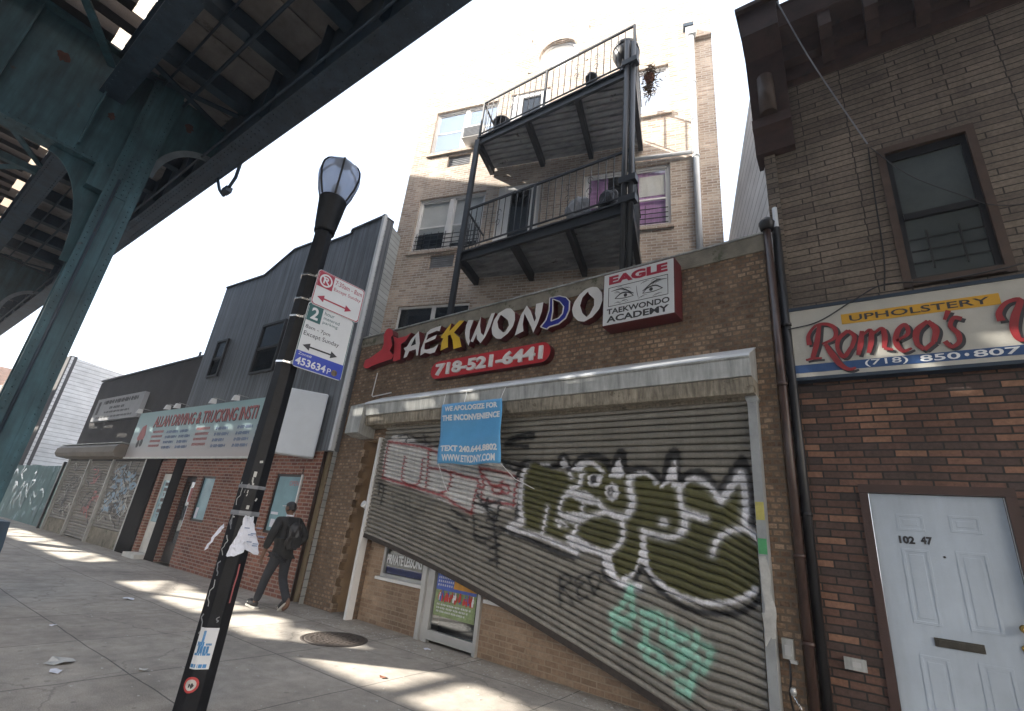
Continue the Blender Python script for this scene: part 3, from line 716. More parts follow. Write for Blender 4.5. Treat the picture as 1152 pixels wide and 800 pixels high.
GRAF=[('k',0.095,[(2.449,2.509),(2.813,2.448),(3.008,2.483),(3.042,2.576),(3.111,2.575),(3.204,2.414),(3.352,2.572),(3.531,2.593),(3.695,2.525),(3.783,2.416),(3.872,2.61),(3.931,2.609),(3.958,2.417),(4.15,2.428),(4.323,2.378),(4.427,2.29),(4.512,2.579),(4.584,2.608),(4.599,2.332),(4.747,2.382),(4.898,2.364),(5.018,2.164)]),('k',0.095,[(5.018,2.164),(5.245,2.486),(5.289,2.504),(5.325,2.271),(5.324,1.868)]),('k',0.060,[(5.439,1.714),(5.432,1.416),(5.341,1.206),(5.178,1.082),(4.916,1.032),(4.657,1.046),(4.399,1.165),(4.201,1.348),(4.1,1.158),(3.933,1.153)]),('k',0.060,[(2.351,1.568),(2.738,1.491),(3.338,1.364),(3.389,1.528),(3.701,1.46),(3.756,1.221),(3.976,1.123),(4.202,1.137)]),('k',0.08,[(2.401,2.266),(2.434,1.742)]),('o',0,[(2.513,2.484),(2.93,2.413),(3.233,2.38),(3.355,2.516),(3.521,2.537),(3.673,2.47),(3.761,2.374),(4.006,2.334),(4.172,2.377),(4.323,2.328),(4.426,2.251),(4.548,2.273),(4.627,2.255),(4.745,2.305),(4.877,2.289),(4.984,2.208),(5.033,2.111),(5.097,2.167),(5.248,2.386),(5.284,2.138),(5.283,1.865),(5.372,1.756),(5.396,1.646),(5.392,1.488),(5.35,1.328),(5.209,1.201),(5.004,1.131),(4.791,1.115),(4.568,1.155),(4.361,1.279),(4.221,1.44),(4.169,1.452),(4.139,1.341),(4.017,1.2),(3.887,1.238),(3.796,1.347),(3.746,1.484),(3.508,1.579),(3.295,1.642),(3.264,1.537),(3.002,1.577),(2.549,1.649),(2.503,1.917)]),('w',0.07,[(2.531,2.46),(2.468,2.351),(2.461,2.148),(2.473,1.916),(2.524,1.737)]),('w',0.1,[(2.512,1.714),(2.426,1.686),(2.318,1.637)]),('w',0.055,[(2.315,1.614),(2.584,1.597),(2.84,1.574),(3.114,1.503),(3.371,1.427)]),('w',0.045,[(2.908,1.932),(2.883,1.76),(2.853,1.586)]),('w',0.05,[(3.231,1.585),(3.291,1.519),(3.371,1.427)]),('w',0.05,[(3.261,1.588),(3.331,1.665),(3.375,1.771),(3.494,1.851),(3.707,1.904)]),('w',0,[(3.223,1.585),(3.334,1.625),(3.558,1.534),(3.745,1.503),(3.835,1.511),(3.839,1.398),(3.887,1.256),(3.81,1.265),(3.73,1.321),(3.714,1.423),(3.61,1.441),(3.393,1.469)]),('w',0.055,[(3.938,1.848),(3.974,1.715),(3.943,1.597),(3.836,1.492),(3.792,1.45)]),('w',0.05,[(3.247,2.17),(3.136,2.057),(3.093,1.924),(3.112,1.86),(3.246,1.805),(3.422,1.805),(3.445,1.838)]),('w',0,[(3.208,2.158),(3.3,2.16),(3.504,2.134),(3.63,2.034),(3.68,1.995),(3.486,1.996),(3.254,2.072),(3.175,2.069)]),('w',0,[(3.112,1.85),(3.317,1.893),(3.542,1.854),(3.35,1.77),(3.222,1.782)]),('w',0.045,[(3.423,2.004),(3.417,1.898)]),('w',0.06,[(3.63,2.034),(3.729,1.936),(3.869,1.883),(4.003,1.881),(4.078,1.993),(4.076,2.112),(4.042,2.171),(4.029,2.293)]),('w',0.06,[(3.39,2.359),(3.36,2.227),(3.247,2.17)]),('w',0.05,[(3.208,2.358),(3.243,2.313)]),('w',0.05,[(3.066,1.772),(3.109,1.722)]),('w',0.04,[(3.118,1.775),(3.195,1.728)]),('w',0,[(3.72,2.183),(3.789,2.247),(3.871,2.239),(3.903,2.167),(3.886,2.085),(3.819,2.046),(3.742,2.09)]),('k',0,[(3.763,2.184),(3.813,2.216),(3.838,2.155),(3.817,2.103),(3.758,2.121)]),('w',0.025,[(3.796,2.16),(3.802,2.144)]),('w',0,[(3.481,2.328),(3.542,2.361),(3.666,2.341),(3.658,2.244),(3.586,2.211),(3.499,2.23)]),('k',0,[(3.518,2.339),(3.592,2.346),(3.607,2.297),(3.561,2.232),(3.518,2.252)]),('w',0,[(3.282,2.491),(3.361,2.54),(3.457,2.543),(3.538,2.517),(3.618,2.462),(3.69,2.394),(3.668,2.367),(3.573,2.435),(3.477,2.476),(3.398,2.448),(3.353,2.392),(3.22,2.42)]),('w',0,[(3.058,2.557),(3.092,2.557),(3.158,2.462),(3.066,2.448),(3.036,2.506)]),('w',0,[(2.725,2.5),(2.87,2.489),(2.863,2.47),(2.726,2.481)]),('w',0,[(3.886,2.555),(3.917,2.462),(3.935,2.331),(3.759,2.335),(3.8,2.435),(3.843,2.509)]),('w',0,[(3.991,2.357),(4.144,2.397),(4.24,2.385),(4.32,2.342),(4.385,2.262),(4.346,2.249),(4.267,2.335),(4.172,2.353),(4.076,2.32),(4.006,2.319)]),('w',0,[(4.503,2.449),(4.579,2.449),(4.589,2.315),(4.539,2.302),(4.424,2.214),(4.411,2.238),(4.463,2.325)]),('w',0.03,[(4.567,2.511),(4.573,2.455)]),('w',0,[(4.539,2.29),(4.65,2.268),(4.688,2.328),(4.773,2.347),(4.878,2.319),(4.967,2.234),(4.965,2.2),(4.899,2.255),(4.783,2.306),(4.711,2.275),(4.661,2.22),(4.55,2.235)]),('w',0.06,[(4.034,2.306),(4.05,2.192),(4.044,2.129),(4.08,2.067),(4.06,1.992),(4.014,1.916),(3.973,1.877),(3.846,1.882)]),('w',0.06,[(4.624,2.207),(4.634,2.113),(4.644,2.009),(4.685,1.954),(4.677,1.874),(4.639,1.759)]),('w',0.055,[(4.784,2.329),(4.877,2.284),(4.955,2.222),(5.024,2.139),(5.05,2.107)]),('w',0.075,[(5.05,2.101),(5.109,2.187),(5.179,2.279),(5.25,2.375)]),('w',0.065,[(5.255,2.381),(5.28,2.27),(5.279,2.16),(5.28,2.008),(5.273,1.876)]),('w',0.06,[(4.674,1.926),(4.67,1.795),(4.543,1.698),(4.376,1.701),(4.201,1.736)]),('w',0.07,[(4.687,1.962),(4.892,1.915)]),('w',0.09,[(4.435,1.846),(4.456,1.847)]),('w',0,[(4.188,1.735),(4.242,1.702),(4.256,1.547),(4.296,1.363),(4.399,1.261),(4.548,1.192),(4.737,1.144),(5.007,1.157),(5.18,1.219),(5.31,1.319),(5.347,1.324),(5.344,1.283),(5.219,1.185),(5.026,1.115),(4.781,1.094),(4.498,1.152),(4.322,1.263),(4.19,1.409),(4.137,1.321),(4.084,1.244),(3.974,1.194),(3.973,1.242),(4.083,1.291),(4.15,1.417),(4.175,1.563)]),('w',0.055,[(4.948,1.57),(4.999,1.707),(5.105,1.794),(5.216,1.829),(5.313,1.825),(5.385,1.745)]),('w',0.06,[(3.747,1.446),(3.798,1.3),(3.954,1.174),(4.182,1.169)]),('s',0,[(-0.567,3.017),(0.421,2.813),(0.8,2.716),(2.168,2.485),(2.394,2.326),(2.398,1.912),(2.171,1.878),(1.605,1.787),(0.928,1.946),(0.158,2.114),(-0.563,2.262)]),('r',0.042,[(-0.602,2.891),(0.147,2.8),(0.459,2.742),(0.812,2.638)]),('r',0.042,[(-0.602,2.891),(-0.606,2.622),(-0.582,2.273)]),('r',0.042,[(-0.577,2.256),(0.064,2.151),(0.949,2.005),(1.273,1.887),(1.606,1.785)]),('r',0.042,[(-0.088,2.616),(-0.045,2.214),(0.356,2.173),(0.377,2.578)]),('r',0.042,[(0.475,2.775),(0.521,2.479),(0.557,2.131)]),('r',0.042,[(0.556,2.431),(0.863,2.4),(1.078,2.325),(1.057,2.113),(0.899,2.034)]),('r',0.042,[(1.069,2.371),(1.38,2.298),(1.66,2.244),(1.632,2.015),(1.614,1.786)]),('r',0.042,[(1.66,2.433),(1.783,2.161),(1.706,2.159)]),('r',0.042,[(1.692,2.36),(1.971,2.166),(2.126,2.238)]),('r',0.042,[(1.66,2.433),(2.052,2.377),(2.37,2.284),(2.355,2.122),(2.361,1.937)]),('r',0.042,[(1.758,2.076),(1.812,1.98),(2.361,1.931)]),('r',0.042,[(1.932,2.179),(2.081,2.168),(2.129,2.088),(1.984,2.083),(1.951,2.179)]),('r',0.042,[(2.114,2.197),(2.243,2.172),(2.238,2.078),(2.127,2.101)]),('k',0.042,[(1.608,1.93),(1.823,1.912),(2.092,1.965)]),('k',0.042,[(1.661,1.739),(1.749,1.45),(1.94,1.414)]),('k',0.042,[(1.875,1.942),(1.937,1.782),(2.075,1.711),(2.112,1.952)]),('k',0.042,[(1.797,1.613),(2.233,1.593)]),('k',0.042,[(2.039,1.709),(2.109,1.48),(2.155,1.283),(2.177,1.137)]),('k',0.042,[(2.023,1.345),(2.172,1.41)]),('k',0.042,[(2.045,1.197),(2.195,1.25)]),('k',0.042,[(1.702,1.499),(1.967,1.468),(2.171,1.537)]),('k',0.042,[(1.827,1.885),(2.064,1.789),(1.913,1.701)]),('k',0.042,[(2.157,1.638),(2.409,1.556)]),('k',0.042,[(1.159,1.624),(1.428,1.504)]),('k',0.042,[(1.204,1.812),(1.555,1.678)]),('k',0.042,[(1.686,2.045),(1.823,1.912),(1.885,1.997)]),('k',0.042,[(-0.662,2.169),(-0.503,2.105),(-0.492,1.806)]),('k',0.042,[(-0.623,2.136),(-0.598,1.967)]),('d',0.026,[(-0.254,1.995),(-0.073,1.73)]),('d',0.026,[(-0.249,1.979),(0.066,1.958),(0.167,1.773)]),('d',0.026,[(0.214,1.963),(0.311,1.689),(0.414,1.755)]),('d',0.026,[(0.454,1.972),(0.553,1.763)]),('d',0.026,[(0.06,1.799),(0.24,1.685),(0.452,1.606)]),('d',0.026,[(0.623,1.857),(0.599,1.765)]),('d',0.026,[(-0.083,1.856),(0.579,1.749)]),('k',0.035,[(-0.408,2.993),(-0.166,3.001),(-0.186,2.878)]),('k',0.035,[(-0.113,2.999),(0.112,2.938),(0.357,2.963)]),('k',0.035,[(0.073,2.888),(0.435,2.842)]),('k',0.035,[(0.252,2.985),(0.336,2.845)]),('k',0.06,[(2.068,2.794),(2.282,2.846),(2.563,2.864)]),('k',0.06,[(2.135,2.851),(2.452,2.926),(2.559,2.907)]),('k',0.06,[(2.091,2.764),(2.473,2.74)]),('k',0.06,[(2.067,2.533),(2.291,2.49),(2.538,2.462)]),('k',0.06,[(2.114,2.462),(2.337,2.406),(2.438,2.434)]),('k',0.06,[(2.407,2.407),(2.352,2.283)]),('k',0.028,[(3.16,1.139),(3.187,0.89)]),('k',0.028,[(3.192,0.832),(3.2,0.845)]),('k',0.028,[(3.16,1.133),(3.244,1.168),(3.307,1.146),(3.317,1.105),(3.193,1.016),(3.272,0.985),(3.37,0.871)]),('k',0.028,[(3.47,1.19),(3.391,1.138),(3.393,1.097),(3.475,1.102),(3.419,1.047),(3.424,0.96),(3.469,0.944),(3.554,0.985)]),('k',0.028,[(3.543,1.187),(3.591,1.112),(3.623,1.024)]),('k',0.028,[(3.544,1.182),(3.614,1.232),(3.678,1.228),(3.702,1.161),(3.664,1.075),(3.624,1.018)]),('m',0.065,[(4.07,1.143),(4.092,1.015),(4.103,0.872)]),('m',0.065,[(4.071,1.135),(3.986,0.966),(3.861,0.84)]),('m',0.065,[(3.862,0.816),(4.008,0.825),(4.103,0.88)]),('m',0.065,[(4.067,0.771),(3.971,0.786),(3.904,0.727),(3.896,0.646),(3.956,0.602)]),('m',0.065,[(4.215,0.922),(4.342,0.897),(4.324,0.824),(4.216,0.829)]),('m',0.065,[(4.252,0.819),(4.244,0.665),(4.19,0.594)]),('m',0.065,[(4.215,0.915),(4.423,0.918),(4.421,0.699)]),('m',0.065,[(4.518,0.888),(4.507,0.715)]),('m',0.065,[(4.489,0.697),(4.667,0.782)]),('m',0.065,[(4.667,0.782),(4.551,0.812)]),('m',0.065,[(4.765,0.829),(4.762,0.735),(4.663,0.644),(4.481,0.681)]),('m',0.065,[(4.235,0.633),(4.394,0.59),(4.393,0.517),(4.512,0.485)]),('m',0.065,[(4.271,0.58),(4.253,0.517),(4.341,0.477)]),('m',0.065,[(4.428,0.524),(4.427,0.438)]),('m',0.065,[(4.647,0.656),(4.628,0.552),(4.578,0.499)]),('m',0.065,[(4.58,0.599),(4.774,0.611),(4.739,0.506),(4.67,0.299)]),('m',0.065,[(4.574,0.303),(4.67,0.299)]),('m',0.065,[(4.841,0.737),(4.902,0.707),(4.817,0.51)]),('m',0.065,[(4.576,0.386),(4.704,0.388)])]
SEAM=[(-0.805,2.961),(-0.488,2.918),(0.431,2.768),(2.125,2.561),(2.573,2.496),(3.205,2.392),(3.531,2.339),(3.995,2.293),(4.637,2.236),(5.069,2.13),(5.392,1.931)]
BOT=[(-0.517,1.272),(0.637,1.077),(1.814,0.879),(2.831,0.595),(3.279,0.474),(3.995,0.295),(4.584,0.136)]
LETTERS={'boxer':[(-1.821,4.483),(-1.797,4.612),(-1.659,4.628),(-1.549,4.67),(-1.31,4.768),(-1.278,4.885),(-1.345,5.102),(-1.283,5.21),(-1.2,5.218),(-1.073,5.147),(-1.03,5.04),(-1.084,4.997),(-0.986,4.808),(-1.036,4.696),(-0.89,4.589),(-0.907,4.508),(-1.066,4.495),(-1.311,4.472),(-1.518,4.443),(-1.639,4.41),(-1.756,4.425)],
'T':[(-0.933,4.887),(-0.868,4.454),(-0.789,4.443),(-0.647,4.464),(-0.722,4.788),(-0.6,4.831),(-0.466,4.987),(-0.599,4.937),(-0.871,4.942),(-1.015,5.01),(-0.942,4.868),(-0.839,4.829)],
'A':[(-0.249,4.979),(-0.155,4.715),(-0.15,4.473),(-0.19,4.469),(-0.239,4.607),(-0.42,4.595),(-0.464,4.489),(-0.555,4.472),(-0.541,4.613),(-0.605,4.685),(-0.522,4.703),(-0.429,4.844)],
'Ah':[(-0.32,4.867),(-0.404,4.695),(-0.267,4.713)],
'E':[(0.362,4.976),(0.333,4.871),(0.263,4.894),(0.031,4.856),(0.016,4.747),(0.116,4.78),(0.281,4.811),(0.259,4.735),(0.209,4.724),(-0.012,4.691),(0.004,4.569),(0.063,4.55),(0.246,4.56),(0.365,4.609),(0.307,4.463),(0.192,4.451),(0.036,4.495),(-0.082,4.453),(-0.095,4.584),(-0.041,4.757),(-0.008,4.904),(0.088,4.957),(0.232,4.971)],
'K':[(0.618,4.976),(0.6,4.822),(0.815,4.986),(0.936,4.962),(0.722,4.771),(0.88,4.647),(0.963,4.464),(0.774,4.448),(0.714,4.628),(0.64,4.747),(0.579,4.738),(0.627,4.509),(0.447,4.47),(0.441,4.616),(0.472,4.708),(0.39,4.732),(0.512,4.878)],
'W':[(1.038,4.951),(1.16,4.927),(1.11,4.747),(1.121,4.596),(1.148,4.536),(1.127,4.456),(1.048,4.571),(0.999,4.711),(0.995,4.864)],
'W2':[(1.16,4.534),(1.327,4.959),(1.334,4.78),(1.379,4.642),(1.444,4.585),(1.511,4.856),(1.56,4.967),(1.636,4.969),(1.565,4.717),(1.482,4.551),(1.398,4.457),(1.305,4.545),(1.278,4.642),(1.222,4.505)],
'O':[(1.878,4.996),(1.977,4.97),(2.06,4.88),(2.082,4.752),(2.055,4.636),(1.964,4.532),(1.831,4.459),(1.732,4.482),(1.633,4.571),(1.601,4.702),(1.631,4.833),(1.714,4.943)],
'Oh':[(1.826,4.929),(1.796,4.883),(1.932,4.772),(1.969,4.673),(1.9,4.564),(1.851,4.573),(1.754,4.662),(1.712,4.785),(1.758,4.891)],
'N':[(2.292,4.956),(2.384,4.831),(2.471,4.634),(2.498,4.688),(2.468,4.773),(2.472,4.942),(2.609,4.941),(2.596,4.785),(2.539,4.601),(2.468,4.45),(2.413,4.568),(2.263,4.816),(2.249,4.638),(2.275,4.515),(2.111,4.466),(2.14,4.6),(2.186,4.792)],
'D':[(2.727,4.984),(2.905,4.975),(3.02,4.924),(3.086,4.842),(3.09,4.698),(3.035,4.578),(2.921,4.508),(2.76,4.492),(2.721,4.461),(2.6,4.522),(2.687,4.611),(2.735,4.775)],
'Dh':[(2.782,4.951),(2.912,4.882),(2.991,4.777),(2.979,4.665),(2.914,4.603),(2.783,4.582),(2.8,4.742)],
'O2':[(3.443,4.997),(3.537,4.969),(3.615,4.857),(3.625,4.736),(3.58,4.61),(3.476,4.507),(3.349,4.464),(3.254,4.488),(3.161,4.59),(3.134,4.708),(3.166,4.814),(3.247,4.918),(3.34,4.981)],
'O2h':[(3.398,4.947),(3.391,4.902),(3.49,4.795),(3.495,4.683),(3.436,4.569),(3.383,4.526),(3.313,4.604),(3.268,4.734),(3.299,4.858)]}
ROMEO=[([0.05,0.075,0.06],[(-0.09,3.962),(-0.134,3.763),(-0.189,3.592)]),([0.03,0.035,0.03],[(-0.25,3.583),(-0.189,3.592),(-0.105,3.589)]),([0.07,0.05,0.04,0.05,0.06,0.05,0.03],[(-0.201,3.748),(-0.2,3.857),(-0.123,3.96),(-0.028,3.964),(0.039,3.904),(0.027,3.798),(-0.089,3.744)]),([0.05,0.08,0.07,0.05,0.03],[(-0.061,3.74),(-0.019,3.629),(0.046,3.495),(0.11,3.442),(0.168,3.452)]),([0.05,0.06,0.05,0.06,0.05],[(0.151,3.862),(0.062,3.781),(0.04,3.668),(0.083,3.581),(0.155,3.675)]),([0.05,0.06,0.05],[(0.148,3.862),(0.195,3.785),(0.154,3.663)]),([0.05,0.07,0.05],[(0.263,3.839),(0.238,3.709),(0.201,3.582)]),([0.03,0.05,0.07,0.05],[(0.256,3.787),(0.331,3.837),(0.324,3.719),(0.288,3.593)]),([0.03,0.05,0.07,0.05],[(0.341,3.785),(0.424,3.84),(0.436,3.748),(0.415,3.628)]),([0.05,0.03],[(0.415,3.628),(0.482,3.603)]),([0.03,0.05,0.05,0.06,0.07,0.05,0.03],[(0.521,3.69),(0.615,3.753),(0.608,3.85),(0.547,3.802),(0.513,3.68),(0.55,3.581),(0.623,3.599)]),([0.05,0.075,0.06,0.06],[(0.779,3.859),(0.688,3.775),(0.666,3.647),(0.711,3.572)]),([0.05,0.075,0.06],[(0.779,3.859),(0.822,3.764),(0.79,3.64)]),([0.05,0.05],[(0.79,3.64),(0.711,3.572)]),([0.06,0.035],[(0.94,3.94),(0.898,3.849)]),([0.06,0.05,0.05,0.06,0.05,0.05,0.06],[(1.017,3.839),(0.966,3.859),(0.928,3.779),(0.968,3.698),(0.962,3.615),(0.905,3.575),(0.866,3.635)]),([0.08,0.06,0.05,0.06,0.08,0.08,0.06,0.04],[(1.27,3.773),(1.269,3.856),(1.332,3.943),(1.421,3.952),(1.364,3.808),(1.334,3.69),(1.345,3.589),(1.393,3.572)]),([0.08,0.08,0.05],[(1.541,3.969),(1.49,3.764),(1.393,3.572)])]
# ------------------------------------------------------------------ ground, road, pavement
MB().box(-900, 900, -900, 900, -1.2, -0.16).build('ground', 'asphalt', kind='structure')
MB().box(-120, 60, -9.0, 0.55, -0.158, -0.13).build('road', 'asphalt', kind='structure')
b = MB(); b.box(-120, 60, 0.72, 8.2, -0.155, 0.0)
b.build('pavement', 'pavement', kind='structure')
MB().box(-120, 60, 0.55, 0.718, -0.155, 0.0).build('kerb', 'concrete', kind='structure')
b = MB(); b.box(-120, 60, -14.0, -9.02, -0.155, 0.0)
b.build('pavement', 'pavement', kind='structure')

# ------------------------------------------------------------------ elevated railway
EL = thing('elevated_railway', 'dark teal riveted steel elevated railway running above the street edge', 'railway', FW, (0, 0, 0))
BENT = [13.0 * k + 3.5 for k in range(-5, 2)]           # 3.5, -9.5, -22.5 ...
XA, XB = -66.0, 12.0
def rivets(mb, pts, r=0.016, axis='y'):
    for p in pts:
        d = {'y': (0, -r, 0), 'x': (r, 0, 0), 'z': (0, 0, -r)}[axis]
        mb.tube([p, (p[0] + d[0], p[1] + d[1], p[2] + d[2])], [r, r * .6], 6)
def column(X, Y0, Y1, detail):
    b = MB()
    a0, a1 = X - 0.21, X + 0.21
    b.box(a1 - 0.018, a1, Y0, Y1, 0.0, 8.55); b.box(a0, a0 + 0.018, Y0, Y1, 0.0, 8.55)
    b.box(a0 + 0.018, a1 - 0.018, Y0 + 0.02, Y0 + 0.036, 0.0, 8.55)
    b.box(a0 + 0.018, a1 - 0.018, Y1 - 0.10, Y1 - 0.084, 0.0, 8.55)
    b.box(a1, a1 + 0.014, Y0 - 0.02, Y0 + 0.10, 0.0, 8.55); b.box(a1, a1 + 0.014, Y1 - 0.12, Y1 + 0.02, 0.0, 8.55)
    b.box(a1, a1 + 0.012, Y0 + 0.101, Y1 - 0.121, 6.0, 8.5)
    if detail:
        q = b
        for k in range(74):
            z = 1.15 + k * 0.1
            rivets(q, [(a1 + 0.014, Y0 + 0.035, z), (a1 + 0.014, Y1 - 0.035, z)], 0.014, 'x')
        for k in range(9):
            for j in range(3): rivets(q, [(a1 + 0.012, Y0 + 0.14 + j * .07, 6.08 + k * .09)], 0.014, 'x')
    c = b.build('column', 'teal', EL)
    p = MB()
    p.prism([(Y0 - 0.22, 0.0), (Y1 + 0.19, 0.0), (Y1 + 0.19, 0.75), (Y1 + 0.16, 1.05), (Y0 - 0.19, 1.05), (Y0 - 0.22, 0.75)], a0 - 0.2, a1 + 0.2, 'yz')
    p.build('pedestal', 'tealdark', c)
    return c
for X in BENT:
    column(X, 1.25, 1.66, X > -30)
    column(X, -8.9, -8.45, False)
# edge girder carried on brackets outside the columns
b = MB()
b.box(XA, XB, 2.52, 2.56, 7.54, 8.95)
b.box(XA, XB, 2.36, 2.74, 7.50, 7.54); b.box(XA, XB, 2.38, 2.72, 8.95, 8.98)
b.box(XA, XB, 2.50, 2.519, 7.54, 7.74); b.box(XA, XB, 2.561, 2.58, 7.54, 7.74)
x = -16.0
while x < 1.0:
    rivets(b, [(x, 2.41, 7.50), (x, 2.47, 7.50), (x, 2.62, 7.50), (x, 2.69, 7.50)], .015, 'z'); rivets(b, [(x, 2.50, 7.65)], .014, 'y'); x += .14
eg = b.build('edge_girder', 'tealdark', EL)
x = XA + 1.1
while x < XB:
    if min(abs(x - q) for q in BENT) > 0.4:
        MB().box(x - 0.012, x + 0.012, 2.37, 2.50, 7.74, 8.949).build('stiffener', 'tealdark', eg)
    x += 1.55
# stringers carrying the tracks
for y in (0.84, -1.9, -4.6, -6.5, -8.65):
    b = MB()
    b.box(XA, XB, y - 0.014, y + 0.014, 7.75, 8.50); b.box(XA, XB, y - 0.17, y + 0.17, 7.71, 7.75); b.box(XA, XB, y - 0.17, y + (0.012 if y == 0.84 else 0.17), 8.50, 8.535)
    if y == 0.84:
        x = -16.0
        while x < 1.0:
            rivets(b, [(x, y - .12, 7.71), (x, y + .12, 7.71)], .013, 'z'); x += .14
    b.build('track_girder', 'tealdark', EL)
# cross joists and platform underside
xs = [-8.65 + 1.57 * k for k in range(-17, 13)]
for x in xs:
    if min(abs(x - bx) for bx in BENT) < 0.5: continue
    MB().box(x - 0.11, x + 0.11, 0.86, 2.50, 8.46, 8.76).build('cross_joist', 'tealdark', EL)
for a, c in zip(xs, xs[1:]):
    p = MB(); p.box(a + 0.004, c - 0.004, 1.10, 2.50, 8.77 + random.uniform(0, .012), 8.85)
    p.box((a + c) / 2 - 0.02, (a + c) / 2 + 0.02, 1.12, 2.46, 8.735, 8.766)
    p.build('platform_panel', 'panel', EL)
# crossed bracing beside each bent
for bx in BENT[1:]:
    for k, (p, q) in enumerate((((bx + 0.12, 1.0, 8.42), (bx + 0.70, 2.44, 8.42)), ((bx + 0.62, 1.0, 8.38), (bx + 0.06, 2.44, 8.38)))):
        MB().bar(p, q, 0.10, 0.03).build('brace', 'tealdark', EL)
# transverse plate girders with arched knees
def arch(y0, z0, y1, z1, n=14):
    return [(y0 + (y1 - y0) * (1 - math.cos(t)), z0 + (z1 - z0) * math.sin(t)) for t in [math.pi / 2 * i / n for i in range(n + 1)]]
for bx in BENT:
    b = MB()
    b.box(bx - 0.014, bx + 0.014, -8.9, 1.25, 6.45, 8.5)
    b.box(bx - 0.18, bx + 0.18, -8.9, 1.23, 6.41, 6.45); b.box(bx - 0.18, bx + 0.18, -8.9, 1.23, 8.5, 8.54)
    b.box(bx + 0.015, bx + 0.028, -8.9, 1.23, 6.45, 6.62)
    if bx in (-9.5, -22.5):
        for k in range(58):
            y = 1.18 - k * .11
            rivets(b, [(bx + 0.028, y, 6.55)], .014, 'x')
            rivets(b, [(bx + .09, y, 6.41), (bx + .15, y, 6.41)], .012, 'z')
    g = b.build('cross_girder', 'teal', EL)
    if bx > -40:
        for y in (0.75, -0.3, -1.3, -2.4, -3.6):
            MB().box(bx - 0.11, bx + 0.11, y - 0.012, y + 0.012, 6.63, 8.49).build('stiffener', 'teal', g)
    k = MB()
    ar = arch(1.25, 4.75, 0.50, 6.41)
    k.prism(ar + [(1.25, 6.41)], bx - 0.014, bx + 0.014, 'yz')
    for p, q in zip(ar, ar[1:]):
        k.bar((bx, p[0], p[1]), (bx, q[0], q[1]), 0.20, 0.022, up=(1, 0, 0))
    k.build('knee_bracket', 'teal', EL)
    k = MB()
    ar = arch(-8.45, 4.55, -7.4, 6.41)
    k.prism(ar + [(-8.45, 6.41)], bx - 0.014, bx + 0.014, 'yz')
    k.build('knee_bracket', 'teal', EL)
    # cantilever bracket out to the edge girder, with a pale curved flange
    k = MB()
    ar = arch(1.66, 6.75, 2.50, 7.75)
    k.prism(ar + [(2.50, 8.5), (1.66, 8.5)], bx - 0.016, bx + 0.016, 'yz')
    kk = k.build('cantilever_bracket', 'teal', EL)
    e = MB()
    for p, q in zip(ar, ar[1:]):
        e.bar((bx, p[0], p[1]), (bx, q[0], q[1]), 0.22, 0.022, up=(1, 0, 0))
    e.build('flange', 'gusset', kk)
    MB().box(bx - 0.2, bx + 0.2, 1.02, 1.24, 6.0, 6.40).build('gusset_plate', 'teal', g)
# rust patches on the near bent
rn = random.Random(31)
for y, z, r in ((0.95, 7.4, 0.07), (1.95, 8.05, 0.08), (0.15, 7.9, 0.09), (-0.4, 6.9, 0.06)):
    MB().prism([(y + r * rn.uniform(.5, 1.2) * math.cos(a), z + r * rn.uniform(.5, 1.3) * math.sin(a)) for a in [i * math.pi / 7 for i in range(14)]], -9.4835, -9.480, 'yz').build('rust_patch', 'rust', EL)
# ties; for a stretch their ends stop short of the platform boards and daylight shows between
x = -28.0
k = 0
while x < 2.0:
    b = MB()
    y1 = 0.855 if (k % 3 == 0 or not x < -7.4) else 0.52
    b.box(x, x + 0.225, -2.75, y1, 8.57, 8.815)
    b.build('track_tie', 'tie', EL)
    x += 0.49; k += 1
b = MB()
for y in (-2.4, -0.85):
    b.box(XA, XB, y - 0.035, y + 0.035, 8.82, 8.96)
b.build('running_rail', 'iron', EL)
# trackside boards of the platform: planks with battens
x = -28.0
while x < 2:
    b = MB()
    lean, zt_ = (0.62, 10.8) if x < -6.6 else (0.0, 10.0)
    for i in range(9):
        u, v = x + i * 0.15, x + i * 0.15 + 0.132
        b.prism([(1.10 - .1 * (lean > 0), 8.64), (1.13 - .1 * (lean > 0), 8.64), (1.13 - lean, zt_), (1.10 - lean, zt_)], u, v, 'yz')
    b.build('platform_boarding', 'board', EL)
    x += 1.36
MB().box(-28, 2, 1.07, 1.098, 9.0, 9.07).build('batten', 'tie', EL)
MB().box(-28, 2, 1.07, 1.098, 9.45, 9.52).build('batten', 'tie', EL)
for a, c in ((-28, -7.35), (-7.05, -6.85), (-6.60, -6.1), (-5.75, -5.6), (-5.35, -5.2), (-4.9, 2)):  # added planks; the gaps left between them let small sun glints through
    MB().box(a, c, 0.86, 1.0, 8.56, 8.60).build('light_slot_plank', 'tie', EL)
MB().box(-28, 2, 1.002, 1.098, 8.56, 8.60).build('light_slot_plank', 'tie', EL)
# far track and the ends, solid decked
MB().box(XA, XB, -9.0, -4.06, 8.57, 8.74).build('track_deck', 'tie', EL)
MB().box(XA, -28.0, -3.05, 0.99, 8.57, 8.74).build('track_deck', 'tie', EL)
MB().box(2.0, XB, -3.05, 0.99, 8.57, 8.74).build('track_deck', 'tie', EL)
